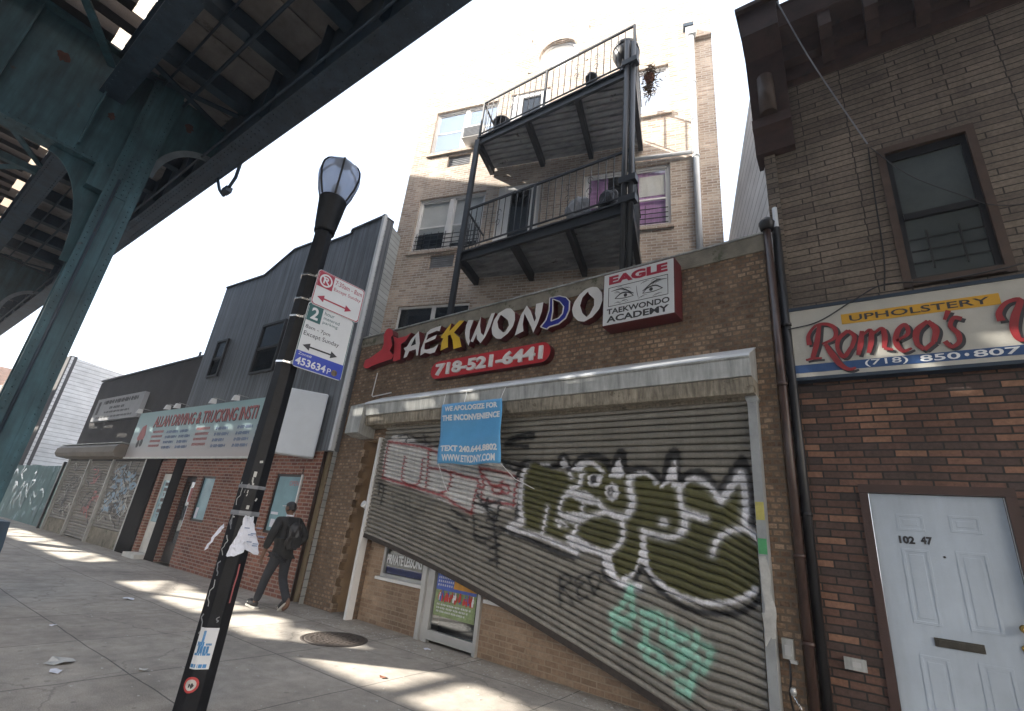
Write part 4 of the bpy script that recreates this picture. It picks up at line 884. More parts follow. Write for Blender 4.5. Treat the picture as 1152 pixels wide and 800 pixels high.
# unseen plates added over the track slot, shaped to cast the sun patches
DX, DY = 8.58 * 1.4 / 1.1, 8.58 / 1.1
def cover(poly):
    MB().prism([(a - DX, c - DY) for a, c in poly], 8.56, 8.60, 'xy').build('sun_patch_mask', 'tealdark', EL)
y0, y1 = 3.66, 5.05
cover([(-14.2, y0), (-11.40, y0), (-11.55, y1), (-14.9, y1)])
cover([(-6.75, y0), (-5.70, y0), (-3.75, y1), (-4.95, y1)])
cover([(-3.3, y0), (40, y0), (40, y1), (-2.4, y1)])
cover([(-60, y0), (-27.0, y0), (-27.6, y1), (-60, y1)])
for a in (-10.35, -8.1, -7.0, -17.5, -20.2):       # short added plates that nick the far edge of the light
    cover([(a, 4.70), (a + 0.5, 4.70), (a + 0.75, y1), (a + 0.1, y1)])
MB().box(XA, XB, -2.99, -2.76, 8.56, 8.60).build('light_slot_plank', 'tie', EL)  # added plank trimming the edge of the sun slot
# platform floor; unseen wall and roof added above to shade the shop fronts
MB().box(-34.0, XB, 1.06, 2.68, 8.99, 9.12).build('platform_floor', 'panel', EL)
MB().box(-34.0, XB, 2.50, 2.58, 9.121, 14.2).build('unseen_shade_wall', 'tealdark', EL)
MB().box(-34.0, XB, 1.1, 2.70, 14.2, 14.32).build('unseen_shade_roof', 'tealdark', EL)
# bracing between the stringers, conduits slung under the floor
for bx in BENT[2:]:
    for s0, s1 in ((-12.6, -8.6), (-8.4, -4.4), (-4.2, -0.4)):
        for ya, yb in ((0.66, -1.72), (-2.08, -4.42)):
            MB().bar((bx + s0, ya, 7.98), (bx + s1, yb, 7.98), 0.12, 0.03).build('brace', 'teal', EL)
            MB().bar((bx + s0, yb, 8.02), (bx + s1, ya, 8.02), 0.12, 0.03).build('brace', 'teal', EL)
            MB().bar((bx + s1 + .1, ya, 7.86), (bx + s1 + .1, yb, 7.86), 0.14, 0.14).build('strut', 'teal', EL)
for y, z, r in ((1.75, 8.40, 0.03), (1.35, 8.41, 0.02), (2.30, 7.66, 0.022)):
    MB().tube([(XA, y, z), (-30, y, z), (-9.0, y, z), (XB, y, z)], r, 8).build('conduit', 'tealdark', EL)
MB().tube([(-9.27, 1.36, 1.05), (-9.27, 1.36, 6.3)], 0.022, 8).build('conduit', 'tealdark', EL)
# small bracket lamp arm on the girder's outer edge
b = MB()
b.tube([(-8.75, 2.72, 7.56), (-9.0, 2.80, 7.35), (-9.5, 2.86, 7.16)], 0.03, 8)
b.tube([(-9.5, 2.86, 7.16), (-9.62, 2.80, 7.3), (-9.62, 2.7, 7.5)], 0.03, 8); b.box(-9.45, -9.25, 2.78, 2.9, 7.16, 7.26)
b.build('bracket_arm', 'tealdark', EL)

# the line of the railway is turned a degree from the street
EL.rotation_euler = (0, 0, R(-1.0))
pv = Vector((-9.5, 1.7, 0)); EL.location = pv - Matrix.Rotation(R(-1.0), 3, 'Z') @ pv

# ------------------------------------------------------------------ window helper
def win(root, x0, x1, z0, z1, d, mat_frame='white', fw=0.05, sash=None, mull=(), gl='glass', depth=0.06, sill=0.0, back=None, inner=None, lintel=0.0):
    f = MB()
    f.box(x0, x0 + fw, d, d + depth, z0, z1); f.box(x1 - fw, x1, d, d + depth, z0, z1)
    f.box(x0 + fw, x1 - fw, d, d + depth, z1 - fw, z1); f.box(x0 + fw, x1 - fw, d, d + depth, z0, z0 + fw)
    for mm in mull: f.box(mm - fw, mm + fw, d - 0.004, d + depth, z0 + fw, z1 - fw)
    o = f.build('window', mat_frame, root)
    cells = []
    ed = [x0 + fw] + [e for mm in mull for e in (mm - fw, mm + fw)] + [x1 - fw]
    for a, c in zip(ed[::2], ed[1::2]): cells.append((a, c))
    zs = z0 + fw + (z1 - z0 - 2 * fw) * (sash if sash else 0.5)
    for a, c in cells:
        if sash:
            s = MB(); t = fw * 0.7
            for (p, q, dd) in ((z0 + fw, zs + t / 2, 0.012), (zs - t / 2, z1 - fw, 0.03)):
                s.box(a, a + t, d + dd, d + dd + 0.02, p, q); s.box(c - t, c, d + dd, d + dd + 0.02, p, q)
                s.box(a + t, c - t, d + dd, d + dd + 0.02, p, p + t); s.box(a + t, c - t, d + dd, d + dd + 0.02, q - t, q)
            s.build('sash', mat_frame, o)
            MB().box(a + t, c - t, d + 0.020, d + 0.024, z0 + fw + t, zs - t / 2).build('pane', gl, o)
            MB().box(a + t, c - t, d + 0.038, d + 0.042, zs + t / 2, z1 - fw - t).build('pane', gl, o)
        else:
            MB().box(a, c, d + 0.02, d + 0.026, z0 + fw, z1 - fw).build('pane', gl, o)
    if sill:
        MB().box(x0 - 0.06, x1 + 0.06, -sill, d + 0.02, z0 - 0.09, z0 - 0.004).build('sill', 'brick_tan' if root.name.startswith('apart') else 'winbrown', o)
    if back:
        MB().box(x0, x1, d + 0.45, d + 0.46, z0, z1).build('room', back, o)
    return o
# ------------------------------------------------------------------ apartment block behind the shop
U = thing('apartment_building', 'four storey tan brick apartment block with round attic window behind the martial arts shop', 'building', FU)
tw = [(-3.13, -1.28), (1.13, 2.98)]
holes = []
for a, c in tw:
    holes += [(a, c, 10.80, 12.28), (a, c, 7.75, 9.34), (a, c, 4.75, 6.28)]
holes += [(-0.95, 0.12, 9.98, 12.35), (-0.95, 0.12, 6.92, 9.36)]
for z in (10.27, 7.24): holes.append((-2.52, -1.87, z, z + 0.36))
b = MB()
b.wall(-3.62, 3.58, 0, 13.0, [h + (0.12,) for h in holes])
b.add([], [])
# attic with a round opening cut as a ring panel
cx, cz, cr = 0.25, 13.53, 0.55
sq = [(cx - .8, 13.0), (cx + .8, 13.0), (cx + .8, 14.3), (cx - .8, 14.3)]
cir = [(cx + cr * math.cos(i * math.pi / 16), cz + (cr - .02) * math.sin(i * math.pi / 16)) for i in range(32)]
b.ring(sq, cir, 0.0, 0.22)
b.quad((-3.62, 0, 13.0), (cx - .8, 0, 13.0), (cx - .8, 0, 14.3), (-3.62, 0, 14.3))
b.quad((cx + .8, 0, 13.0), (3.58, 0, 13.0), (3.58, 0, 14.3), (cx + .8, 0, 14.3))
b.quad((3.58, 0.11, 0), (3.95, 0.11, 0), (3.95, 0.11, 12.96), (3.58, 0.11, 12.96))
b.quad((3.58, 0, 0), (3.58, 0.11, 0), (3.58, 0.11, 12.96), (3.58, 0, 12.96))
b.quad((3.58, 0, 12.96), (3.95, 0, 12.96), (3.95, 0, 14.3), (3.58, 0, 14.3))
b.quad((3.58, 0.11, 12.96), (3.95, 0.11, 12.96), (3.95, 0, 12.96), (3.58, 0, 12.96))
b.quad((3.95, 0.11, 0), (3.95, 12, 0), (3.95, 12, 14.3), (3.95, 0.11, 14.3))
b.quad((-3.62, 12, 0), (-3.62, 0, 0), (-3.62, 0, 14.3), (-3.62, 12, 14.3))
b.quad((3.95, 12, 0), (-3.62, 12, 0), (-3.62, 12, 14.3), (3.95, 12, 14.3))
b.box(-3.62, 3.95, 0.02, 11.98, 14.0, 14.02)
b.quad((-3.62, 0, 14.3), (3.95, 0, 14.3), (3.95, 0.3, 14.3), (-3.62, 0.3, 14.3))
b.build('wall', 'brick_tan', U)
MB().box(-2.4, 2.7, 0.003, 0.297, 14.30, 14.75).build('parapet', 'brick_tan', U)
rw = MB(); rw.ring([(cx + (cr + .004) * math.cos(i * math.pi / 16), cz + cr * math.sin(i * math.pi / 16)) for i in range(32)], [(cx + (cr - .07) * math.cos(i * math.pi / 16), cz + (cr - .09) * math.sin(i * math.pi / 16)) for i in range(32)], 0.10, 0.16)
o = rw.build('round_window', 'white', U)
MB().disc(cx, cz, cr - .05, cr - .07, 0.13, 0.005, 32).build('pane', 'blind', o)
for i, (a, c) in enumerate(tw):
    mid = a + 0.93 if i == 0 else c - 0.93
    o = win(U, a, c, 10.80, 12.28, 0.06, 'white', 0.055, 0.5, (mid,), sill=0.05, gl='skyglass')
    MB().box(a + .06, c - .06, 0.125, 0.13, 11.0, 12.22).build('blind', 'blind', o)
    o = win(U, a, c, 7.75, 9.34, 0.06, 'white', 0.06, 0.46, (mid,), sill=0.05, back='dark')
    if i == 0:
        MB().box(a + .06, mid - .05, 0.14, 0.145, 8.35, 9.28).build('blind', 'blind', o)
        MB().box(mid + .05, c - .06, 0.14, 0.145, 8.0, 9.28).build('blind', 'blind', o)
        g = MB()
        for z in (7.86, 7.98, 8.10, 8.22): g.bar((a + .05, 0.045, z), (c - .05, 0.045, z), 0.014)
        for k in range(9): g.bar((a + .1 + k * .2, 0.03, 7.8), (a + .1 + k * .2, 0.03, 8.3), 0.012)
        g.build('window_guard', 'black', o)
    else:
        MB().box(mid + .05, c - .07, 0.14, 0.145, 7.8, 9.28).build('curtain', 'curtain', o)
        MB().box(mid + .28, c - .12, 0.130, 0.136, 8.62, 9.15).build('blind', 'blind', o)
        MB().box(a + .06, mid - .4, 0.14, 0.145, 7.8, 9.28).build('curtain', 'curtain', o)
        g = MB()
        for z in (7.86, 7.98, 8.10, 8.22): g.bar((a + .05, 0.045, z), (c - .05, 0.045, z), 0.014)
        g.bar((mid + .42, 0.03, 7.8), (mid + .42, 0.03, 8.3), 0.012)
        g.build('window_guard', 'black', o)
    o = win(U, a, c, 4.75, 6.28, 0.06, 'white', 0.05, None, (mid,), gl='darkglass', back='dark')
for z in (10.27, 7.24):
    f = MB(); f.box(-2.52, -1.87, 0.06, 0.10, z, z + 0.36)
    for k in range(6): f.box(-2.5, -1.89, 0.045, 0.06, z + 0.02 + k * 0.057, z + 0.045 + k * 0.057)
    f.build('ac_grille', 'acgrey', U)
for z0, z1 in ((9.98, 12.35), (6.92, 9.36)):
    f = MB(); f.box(-0.95, -0.62, 0.03, 0.1, z0, z1); f.box(-0.12, 0.12, 0.03, 0.1, z0, z1); f.box(-0.62, -0.12, 0.03, 0.1, z1 - 0.14, z1)
    f.box(-0.80, -0.77, 0.012, 0.03, z0, z1); f.box(0.0, 0.03, 0.012, 0.03, z0, z1)
    o = f.build('balcony_door', 'white', U)
    MB().box(-0.62, -0.12, 0.07, 0.08, z0 + 0.9, z1 - 0.14).build('pane', 'darkglass', o)
    MB().box(-0.62, -0.12, 0.06, 0.09, z0, z0 + 0.9).build('door_panel', 'blind', o)
    MB().box(-0.62, -0.12, 0.4, 0.41, z0, z1).build('room', 'dark', o)
# gutter pipes on its right side
p = thing('rain_downpipe', 'white rain downpipe with hopper head on the tan apartment block, beside the purple curtain', 'drainpipe', FU, (3.5, -0.06, 4.9))
MB().tube([(3.5, -0.07, 4.9), (3.5, -0.07, 12.9)], 0.062, 12).build('pipe', 'pipewhite', p)
b = MB(); b.prism([(3.38, 13.15), (3.64, 13.15), (3.60, 12.92), (3.42, 12.92)], -0.16, 0.0); b.build('hopper', 'pipewhite', p)
MB().box(3.33, 3.56, -0.18, -0.02, 13.16, 13.26).build('outlet', 'tealdark', p)
for z in (6.4, 9.3, 11.4): MB().lathe([(0.075, 0), (0.075, 0.05)], 12, (3.5, -0.07, z)).build('collar', 'pipewhite', p)
p = thing('cross_pipe', 'white horizontal pipe above the purple curtained window on tan brick', 'drainpipe', FU, (2.2, -0.06, 9.42))
MB().tube([(2.1, -0.08, 9.49), (3.43, -0.08, 9.45)], 0.045, 10).build('pipe', 'pipewhite', p)
# window air conditioner
p = thing('air_conditioner', 'white box air conditioner hanging in the sunlit third floor window', 'air conditioner', FU, (-1.7, -0.2, 10.87))
MB().box(-2.06, -1.50, -0.30, 0.05, 10.86, 11.22).build('casing', 'white', p)
g = MB()
for k in range(7): g.box(-2.02, -1.54, -0.315, -0.30, 10.90 + k * .043, 10.915 + k * .043)
g.build('louvre', 'acgrey', p)

# ------------------------------------------------------------------ steel balconies
BA = thing('steel_balcony', 'two tier black steel balcony on posts in front of tan brick apartments', 'balcony', FW, (-4.4, 6.2, 4.9))
XL, XR, YF = -6.17, -2.50, 6.20
def yw(x): return 7.45 + math.tan(R(15.3)) * (x + 5.3) - 0.03     # face of the wall behind
nb = Vector((-math.sin(R(15.3)), math.cos(R(15.3)), 0))
def back(x):                                                    # from the front edge straight back to the wall
    t = (yw(x) - YF) / (nb.y - math.tan(R(15.3)) * nb.x)
    return (x + nb.x * t, YF + nb.y * t)
for zb, front in ((6.66, 0), (9.74, 1)):
    bl, br = back(XL), back(XR)
    b = MB()                                                     # channel along the front
    b.box(XL, XR, YF - 0.01, YF + 0.012, zb, zb + 0.23); b.box(XL, XR, YF - 0.05, YF - 0.01, zb + 0.205, zb + 0.235); b.box(XL, XR, YF - 0.05, YF - 0.01, zb, zb + 0.02)
    b.build('front_beam', 'balc', BA)
    for t in (0.0, 0.365, 0.69, 1.0):
        x = XL + (XR - XL) * t
        q = back(x)
        b = MB(); b.bar((x, YF + 0.013, zb + 0.10), (q[0], q[1], zb + 0.10), 0.10, 0.19); b.build('cross_beam', 'balc', BA)
    # corrugated deck: ridges run along the wall
    b = MB(); n = 26
    zd = zb + 0.2
    def edge(v):                                                 # v: distance from the wall along nb
        yv = lambda x: yw(x) - v / math.cos(R(15.3))
        return yv
    L = (br[1] - YF) / nb.y
    k = 0; v = 0.0
    prof = []
    while v < L + 0.12:
        prof += [(v, 0.0), (v + 0.09, 0.0), (v + 0.10, 0.05), (v + 0.15, 0.05)]
        v += 0.16
    pts = []
    for v, h in prof:
        # line parallel to the wall at offset v, clipped to the deck outline
        yv = edge(v); pair = []
        # left limit: left cross beam line; right limit: right cross beam line
        for xc, bk in ((XL, bl), (XR, br)):
            dx, dy = bk[0] - xc, bk[1] - YF
            # solve YF + dy*t = yv(xc + dx*t)
            t = (yv(xc) - YF) / (dy - math.tan(R(15.3)) * dx)
            if t < 0:      # in front of the front beam: clip to the front edge
                xf = (YF - yv(0)) / math.tan(R(15.3)); pair.append((xf, YF + 0.02))
            else: pair.append((xc + dx * t, YF + dy * t))
        pts.append((pair, zd + h))
    vs = []; fs = []
    for pr, z in pts: vs += [(pr[0][0], pr[0][1], z), (pr[1][0], pr[1][1], z)]
    for i in range(len(pts) - 1): fs.append((2 * i, 2 * i + 1, 2 * i + 3, 2 * i + 2))
    b.add(vs, fs); b.build('deck', 'deck', BA)
    b = MB(); b.prism([(XL, YF + .013), (XR, YF + .013), br, bl], zd + 0.04, zd + 0.09, 'xy'); b.build('floor', 'deck', BA)
    # front railing
    zr = zb + 1.32; z0 = zb + 0.36
    rl = MB(); rl.box(XL, XR + .06, YF - 0.02, YF + 0.02, zr - 0.02, zr + 0.02); rl.box(XL, XR + .06, YF - 0.014, YF + 0.014, z0 - 0.012, z0 + 0.012)
    xm = (XL + XR) / 2 - 0.1
    rl.box(xm - 0.022, xm + 0.022, YF - 0.02, YF + 0.02, zb + 0.23, zr - 0.02); rl.box(XR + .02, XR + 0.06, YF - 0.02, YF + 0.02, zb + 0.23, zr - 0.02); rl.box(XL, XL + 0.04, YF - 0.02, YF + 0.02, zb + 0.23, zr - 0.02)
    ro = rl.build('railing', 'balc', BA)
    nbal = 25
    for i in range(1, nbal):
        x = XL + (XR - XL) * i / nbal
        MB().box(x - 0.007, x + 0.007, YF - 0.007, YF + 0.007, z0 + 0.012, zr - 0.02).build('baluster', 'balc', ro)
    for xs_ in (XL + 0.9, xm + 0.75, XR - .75):                  # scroll ornaments
        s = MB()
        for sg in (-1, 1):
            s.tube([(xs_ + sg * 0.06 * math.cos(a) * (1 - a / 9), YF, (z0 + zr) / 2 + sg * .12 + 0.07 * math.sin(a)) for a in [i * .5 for i in range(12)]], 0.006, 4)
        s.build('scroll', 'balc', ro)
    for xc, bk in ((XL, bl), (XR + 0.04, br)):                   # returns to the wall
        e = MB()
        e.bar((xc, YF, zr), (bk[0], bk[1], zr), 0.035); e.bar((xc, YF, z0), (bk[0], bk[1], z0), 0.025)
        so_ = e.build('side_railing', 'balc', BA)
        kk = max(4, int((bk[1] - YF) / 0.15))
        for i in range(1, kk):
            t = i / kk; px, py = xc + (bk[0] - xc) * t, YF + (bk[1] - YF) * t
            MB().box(px - .007, px + .007, py - .007, py + .007, z0, zr).build('baluster', 'balc', so_)
MB().box(-6.21, -6.09, YF - 0.06, YF - 0.053 + 0.06, 4.75, 9.9).build('post', 'balc', BA)
b = MB()
b.tube([(-2.54, YF - 0.13, 4.7), (-2.54, YF - 0.13, 10.5)], 0.05, 12)
b.build('post', 'balc', BA)
MB().tube([(-2.44, YF - 0.10, 4.7), (-2.44, YF - 0.10, 10.45)], 0.05, 12).build('post', 'balc', BA)
for z in (6.75, 7.15, 9.85): MB().box(-2.62, -2.33, YF - 0.20, YF - 0.051, z, z + 0.12).build('post_clamp', 'balc', BA)

# things standing on the balconies
def pot(name, label, cat, x, y, z, r, h, mat, group=None):
    t = thing(name, label, cat, FW, (x, y, z), group=group)
    MB().lathe([(r * .7, 0), (r, h * .9), (r * 1.06, h * .9), (r * 1.06, h), (r * .8, h)], 16, (x, y, z)).build('pot', mat, t)
    return t
t = thing('kettle_grill', 'black round kettle grill on the upper balcony against the tall round posts', 'grill', FW, (-2.75, 6.5, 9.99))
MB().lathe([(0.03, .52), (0.2, .60), (0.27, .78), (0.25, .82)], 20, (-2.75, 6.5, 9.99)).build('bowl', 'black', t)
MB().lathe([(0.27, .825), (0.25, .95), (0.14, 1.04), (0.03, 1.07)], 20, (-2.75, 6.5, 9.99)).build('lid', 'black', t)
for a in (0.4, 2.5, 4.6):
    MB().tube([(-2.75 + .12 * math.cos(a), 6.5 + .12 * math.sin(a), 10.55), (-2.75 + .2 * math.cos(a), 6.5 + .2 * math.sin(a), 9.99)], 0.014, 6).build('leg', 'black', t)
pot('flower_pot', 'small dark flower pot on the upper balcony floor beside the kettle grill', 'pot', -3.45, 6.4, 9.99, 0.12, 0.5, 'black')
pot('planter_tub', 'wide dark planter tub on the upper balcony next to the folding chair', 'planter', -5.75, 6.45, 9.99, 0.2, 0.5, 'black')
t = thing('folding_chair', 'dark folding chair on the upper balcony near the air conditioner', 'chair', FW, (-6.0, 6.6, 9.99))
MB().box(-6.15, -5.85, 6.45, 6.8, 10.40, 10.44).build('seat', 'black', t)
MB().bar((-6.0, 6.8, 10.44), (-6.0, 6.9, 10.88), 0.32, 0.03, up=(0, 1, 0)).build('backrest', 'black', t)
for sx in (-.13, .13):
    MB().bar((-6 + sx, 6.45, 9.99), (-6 + sx, 6.82, 10.42), 0.022).build('leg', 'black', t); MB().bar((-6 + sx, 6.82, 9.99), (-6 + sx, 6.47, 10.42), 0.022).build('leg', 'black', t)
def lump(name, label, cat, c, r, mat, seed):
    bm = bmesh.new(); bmesh.ops.create_icosphere(bm, subdivisions=3, radius=1)
    rn = random.Random(seed)
    ph = [(rn.uniform(2, 5), rn.uniform(0, 6), Vector((rn.uniform(-1, 1), rn.uniform(-1, 1), rn.uniform(-1, 1))).normalized()) for _ in range(7)]
    for v in bm.verts:
        n = v.co.normalized(); k = 1 + sum(.05 * math.sin(f * 2 * n.dot(d) + p) for f, p, d in ph)
        v.co = Vector((n.x * r[0] * k, n.y * r[1] * k, max(-r[2] * .8, n.z * r[2] * k) + r[2] * .8))
    me = bpy.data.meshes.new(name); bm.to_mesh(me); bm.free(); me.materials.append(M[mat])
    o = bpy.data.objects.new(name, me); COL.objects.link(o); o.location = c
    return props(o, label, cat)
lump('cloth_bag', 'grey patterned cloth bag on lower balcony in front of the window', 'bag', (-3.55, 6.33, 6.95), (0.24, 0.14, 0.26), 'acgrey', 3)
lump('plastic_bag', 'black plastic bag on the lower balcony near the tall round posts', 'bag', (-2.95, 6.35, 6.95), (0.18, 0.13, 0.24), 'black', 5)
# dried hanging plant on the right end
t = thing('hanging_plant', 'dried brown plant hanging from the upper balcony side railing by the kettle grill', 'plant', FW, (-2.36, 6.95, 9.9))
b = MB(); rn = random.Random(4)
for i in range(420):
    a = rn.uniform(0, 6.28); rr = abs(rn.gauss(0, .09)); z = rn.uniform(-.40, .32)
    c = Vector((-2.36 + rr * math.cos(a), 6.75 + rr * math.sin(a), 10.15 + z))
    d = Vector((rn.uniform(-1, 1), rn.uniform(-1, 1), rn.uniform(-1, .4))).normalized() * rn.uniform(.05, .13)
    e = d.cross(Vector((rn.uniform(-1, 1), rn.uniform(-1, 1), 1))).normalized() * .012
    b.add([c - e, c + e, c + d], [(0, 1, 2)])
b.build('foliage', 'plant', t)
MB().lathe([(0.05, 0), (0.10, .16), (0.11, .16)], 14, (-2.36, 6.75, 10.05)).build('pot', 'clay', t)
# ------------------------------------------------------------------ the taekwondo shop
S = thing('shop_building', 'single storey brown brick martial arts shop with recessed entrance beside torn shutter', 'shop', FS)
b = MB()
# upper wall and piers
b.wall(-2.51, 5.66, 2.95, 5.0, [])
b.wall(-2.51, -1.45, 0, 2.95, [])
b.wall(-0.97, -0.80, 0, 2.95, [])
b.wall(5.44, 5.66, 0, 2.95, [])
b.quad((-0.80, 0, 0), (-0.80, 0.14, 0), (-0.80, 0.14, 2.95), (-0.80, 0, 2.95))
b.quad((5.44, 0.14, 0), (5.44, 0, 0), (5.44, 0, 2.95), (5.44, 0.14, 2.95))
b.quad((-0.8, 0, 2.95), (5.44, 0, 2.95), (5.44, 0.14, 2.95), (-0.8, 0.14, 2.95))
b.quad((5.66, 0, 0), (5.66, 4, 0), (5.66, 4, 5.0), (5.66, 0, 5.0))
b.quad((-2.51, 4, 0), (-2.51, 0, 0), (-2.51, 0, 5.0), (-2.51, 4, 5.0))
b.build('wall', 'brick_shop', S)
b = MB()
b.quad((-1.45, 0, 0), (-1.45, 1.25, 0), (-1.45, 1.25, 2.95), (-1.45, 0, 2.95))
b.quad((-0.97, 1.25, 0), (-0.97, 0, 0), (-0.97, 0, 2.95), (-0.97, 1.25, 2.95))
b.quad((-1.45, 1.25, 0), (-0.97, 1.25, 0), (-0.97, 1.25, 2.95), (-1.45, 1.25, 2.95))
b.quad((-1.45, 0, 2.95), (-1.45, 1.25, 2.95), (-0.97, 1.25, 2.95), (-0.97, 0, 2.95))
b.build('entrance_recess', 'recess', S)
# toothed brick edge of the recess
b = MB(); P = [(-1.462, 0.01), (-1.462, 2.93)]
for k in range(21, -1, -1):
    w_ = -1.395 if k % 2 == 0 else -1.45
    P += [(w_, 0.012 + (k + 1) * 0.132), (w_, 0.012 + k * 0.132)]
b.prism(P[:2] + P[2:], -0.006, 0.10)
b.build('brick_quoin', 'brick_base', S)
# store front behind the shutter
b = MB()
b.wall(-0.80, 5.44, 0, 2.95, [(-0.42, 0.62, 0.70, 2.3, 0.05), (0.66, 1.84, 0.0, 2.4, 0.05), (1.95, 5.0, 0.70, 2.3, 0.05)], y=0.10)
b.build('store_front', 'brick_base', S)
MB().box(-2.51, 5.66, 0.003, 4.0, 4.86, 4.9).build('roof', 'concrete', S)
b = MB()
b.prism([(-2.53, 5.0), (5.67, 5.0), (5.67, 5.22), (4.2, 5.225), (1.0, 5.215), (-2.53, 5.20)], -0.02, 0.28)
cp = b.build('coping', 'concrete', S)
MB().box(-2.54, 5.68, -0.03, 0.29, 5.227, 5.25).build('flashing', 'galv', cp)
o = win(S, -0.42, 0.62, 0.70, 2.30, 0.10, 'alum', 0.05, None, (), gl='shopglass', back='dark')
f = MB(); f.box(-0.36, 0.56, 0.16, 0.165, 0.76, 0.86); f.build('window_film', 'navy', o)
f = MB(); f.box(-0.36, 0.56, 0.162, 0.167, 0.865, 1.08); f.build('window_film', 'dark', o)
f = MB(); f.box(-0.20, 0.45, 0.161, 0.166, 1.09, 1.9); f.build('window_film', 'tancollage', o)
MB().text('PRIVATE LESSONS', -0.33, 0.53, 0.90, 1.05, 0.118, 0.001, bold=0.035).build('lettering', 'bannertxt', o)
MB().box(-0.46, 0.66, 0.03, 0.10, 0.655, 0.70).build('sill', 'white', o)
# aluminium door
f = MB(); f.box(0.66, 0.74, 0.03, 0.12, 0, 2.4); f.box(0.80, 0.90, 0.05, 0.12, 0, 2.4); f.box(0.74, 0.80, 0.075, 0.12, 0.0, 2.4); f.box(1.78, 1.84, 0.05, 0.12, 0, 2.4); f.box(0.90, 1.78, 0.05, 0.11, 0.04, 0.16); f.box(0.90, 1.78, 0.05, 0.11, 2.25, 2.4)
o = f.build('shop_door', 'alum', S)
MB().box(0.90, 1.78, 0.085, 0.09, 0.16, 2.25).build('pane', 'shopglass', o)
MB().box(0.66, 1.84, 0.5, 0.51, 0, 2.4).build('room', 'dark', o)
o = win(S, 1.95, 5.0, 0.70, 2.3, 0.10, 'alum', 0.05, None, (3.4,), gl='shopglass', back='dark')
MB().box(1.9, 5.05, 0.03, 0.10, 0.655, 0.70).build('sill', 'white', o)
# beige door inside the entrance recess
f = MB(); f.box(-1.44, -0.98, 1.19, 1.245, 0.0, 2.12); f.box(-1.40, -1.02, 1.17, 1.19, 0.15, 0.95); f.box(-1.40, -1.02, 1.17, 1.19, 1.1, 1.95)
o = f.build('entrance_door', 'beigedoor', S)
f = MB(); f.box(-1.0, -0.965, 0.18, 0.40, 0.0, 2.2); f.box(-1.0, -0.971, 0.4, 0.6, 0, 2.2); f.build('door_jamb', 'beigedoor', S)
# poster inside the door
P = thing('door_poster', 'colourful poster of children in red uniforms on grass taped inside glass shop door', 'poster', FS, (1.34, 0.08, 0.36))
MB().box(0.94, 1.74, 0.078, 0.082, 0.36, 1.9).build('sheet', 'grass', P)
MB().box(0.945, 1.735, 0.074, 0.077, 0.70, 1.9).build('sky_print', 'skyprint', P)
MB().box(1.30, 1.735, 0.070, 0.073, 0.74, 1.0).build('sun_print', 'sunprint', P)
for k in range(3): MB().text('IHIHIIHIHIIH', 1.0, 1.66 - .05 * k, .50 - k * .045, .525 - k * .045, 0.0735, 0.0005, bold=.02).build('print_line', 'bannertxt', P)
kb = MB(); rn = random.Random(2)
for i in range(44):
    x = 0.98 + rn.random() * 0.7; z = 0.55 + rn.random() * 0.07; h = rn.uniform(.08, .115)
    kb.cur = rn.choice([0, 0, 1, 2])
    yy = 0.066 - i * 0.0001
    kb.prism([(x, z), (x + .028, z), (x + .034, z + h * .5), (x + .024, z + h * .7), (x + .006, z + h * .7), (x - .006, z + h * .5)], yy, yy + .0008)
    kb.disc(x + .014, z + h * .84, .010, .013, yy, .0008, 8)
kb.build('crowd_print', ['kids', 'bannertxt', 'skyprint'], P)
for k in range(6): MB().text('ABCDEFGH'[k:k + 3] * 2 if False else 'IIIIIIII', 0.98, 1.25 + .03 * (k % 3), 1.00 - k * .05, 1.028 - k * .05, 0.0725, 0.0005).build('print_line', 'bannertxt', P)

# ------------------------------------------------------------------ torn roller shutter
RS = thing('roller_shutter', 'torn grey roller shutter covered in olive graffiti, its lower curtain hanging askew', 'shutter', FS, (2.3, -0.1, 0))
seam = np.array(SEAM); bot = np.array(BOT)
sx = np.linspace(-0.79, 5.37, 660)
zt = np.interp(sx, seam[:, 0], seam[:, 1])
pb = np.polyfit(bot[:, 0], bot[:, 1], 2)
zb = np.maximum(np.polyval(pb, sx), 0.04)
COLS = {'k': (0.014, 0.014, 0.016), 'o': (0.088, 0.086, 0.026), 'w': (0.80, 0.80, 0.84), 'r': (0.30, 0.035, 0.04), 's': (0.74, 0.74, 0.74), 'd': (0.075, 0.075, 0.07), 'm': (0.34, 0.68, 0.55)}
BASE = np.array((0.235, 0.222, 0.195))
def inside(P, x, z):
    r = np.zeros(x.shape, bool); n = len(P)
    for i in range(n):
        (x1, z1), (x2, z2) = P[i], P[(i + 1) % n]
        if z1 == z2: continue
        c = ((z1 > z) != (z2 > z)) & (x < (x2 - x1) * (z - z1) / (z2 - z1) + x1)
        r ^= c
    return r
def segdist(P, x, z, closed):
    d = np.full(x.shape, 9.0); n = len(P)
    for i in range(n if closed else n - 1):
        a = np.array(P[i]); c = np.array(P[(i + 1) % n]); e = c - a
        t = np.clip(((x - a[0]) * e[0] + (z - a[1]) * e[1]) / (e @ e + 1e-12), 0, 1)
        d = np.minimum(d, np.hypot(x - a[0] - t * e[0], z - a[1] - t * e[1]))
    return d
def SPRAY(x, z):
    return 0.006 * (np.sin(x * 61 + z * 37) + np.sin(x * 23 - z * 71) * .8 + np.sin(x * 140 + z * 9) * .5) * .6
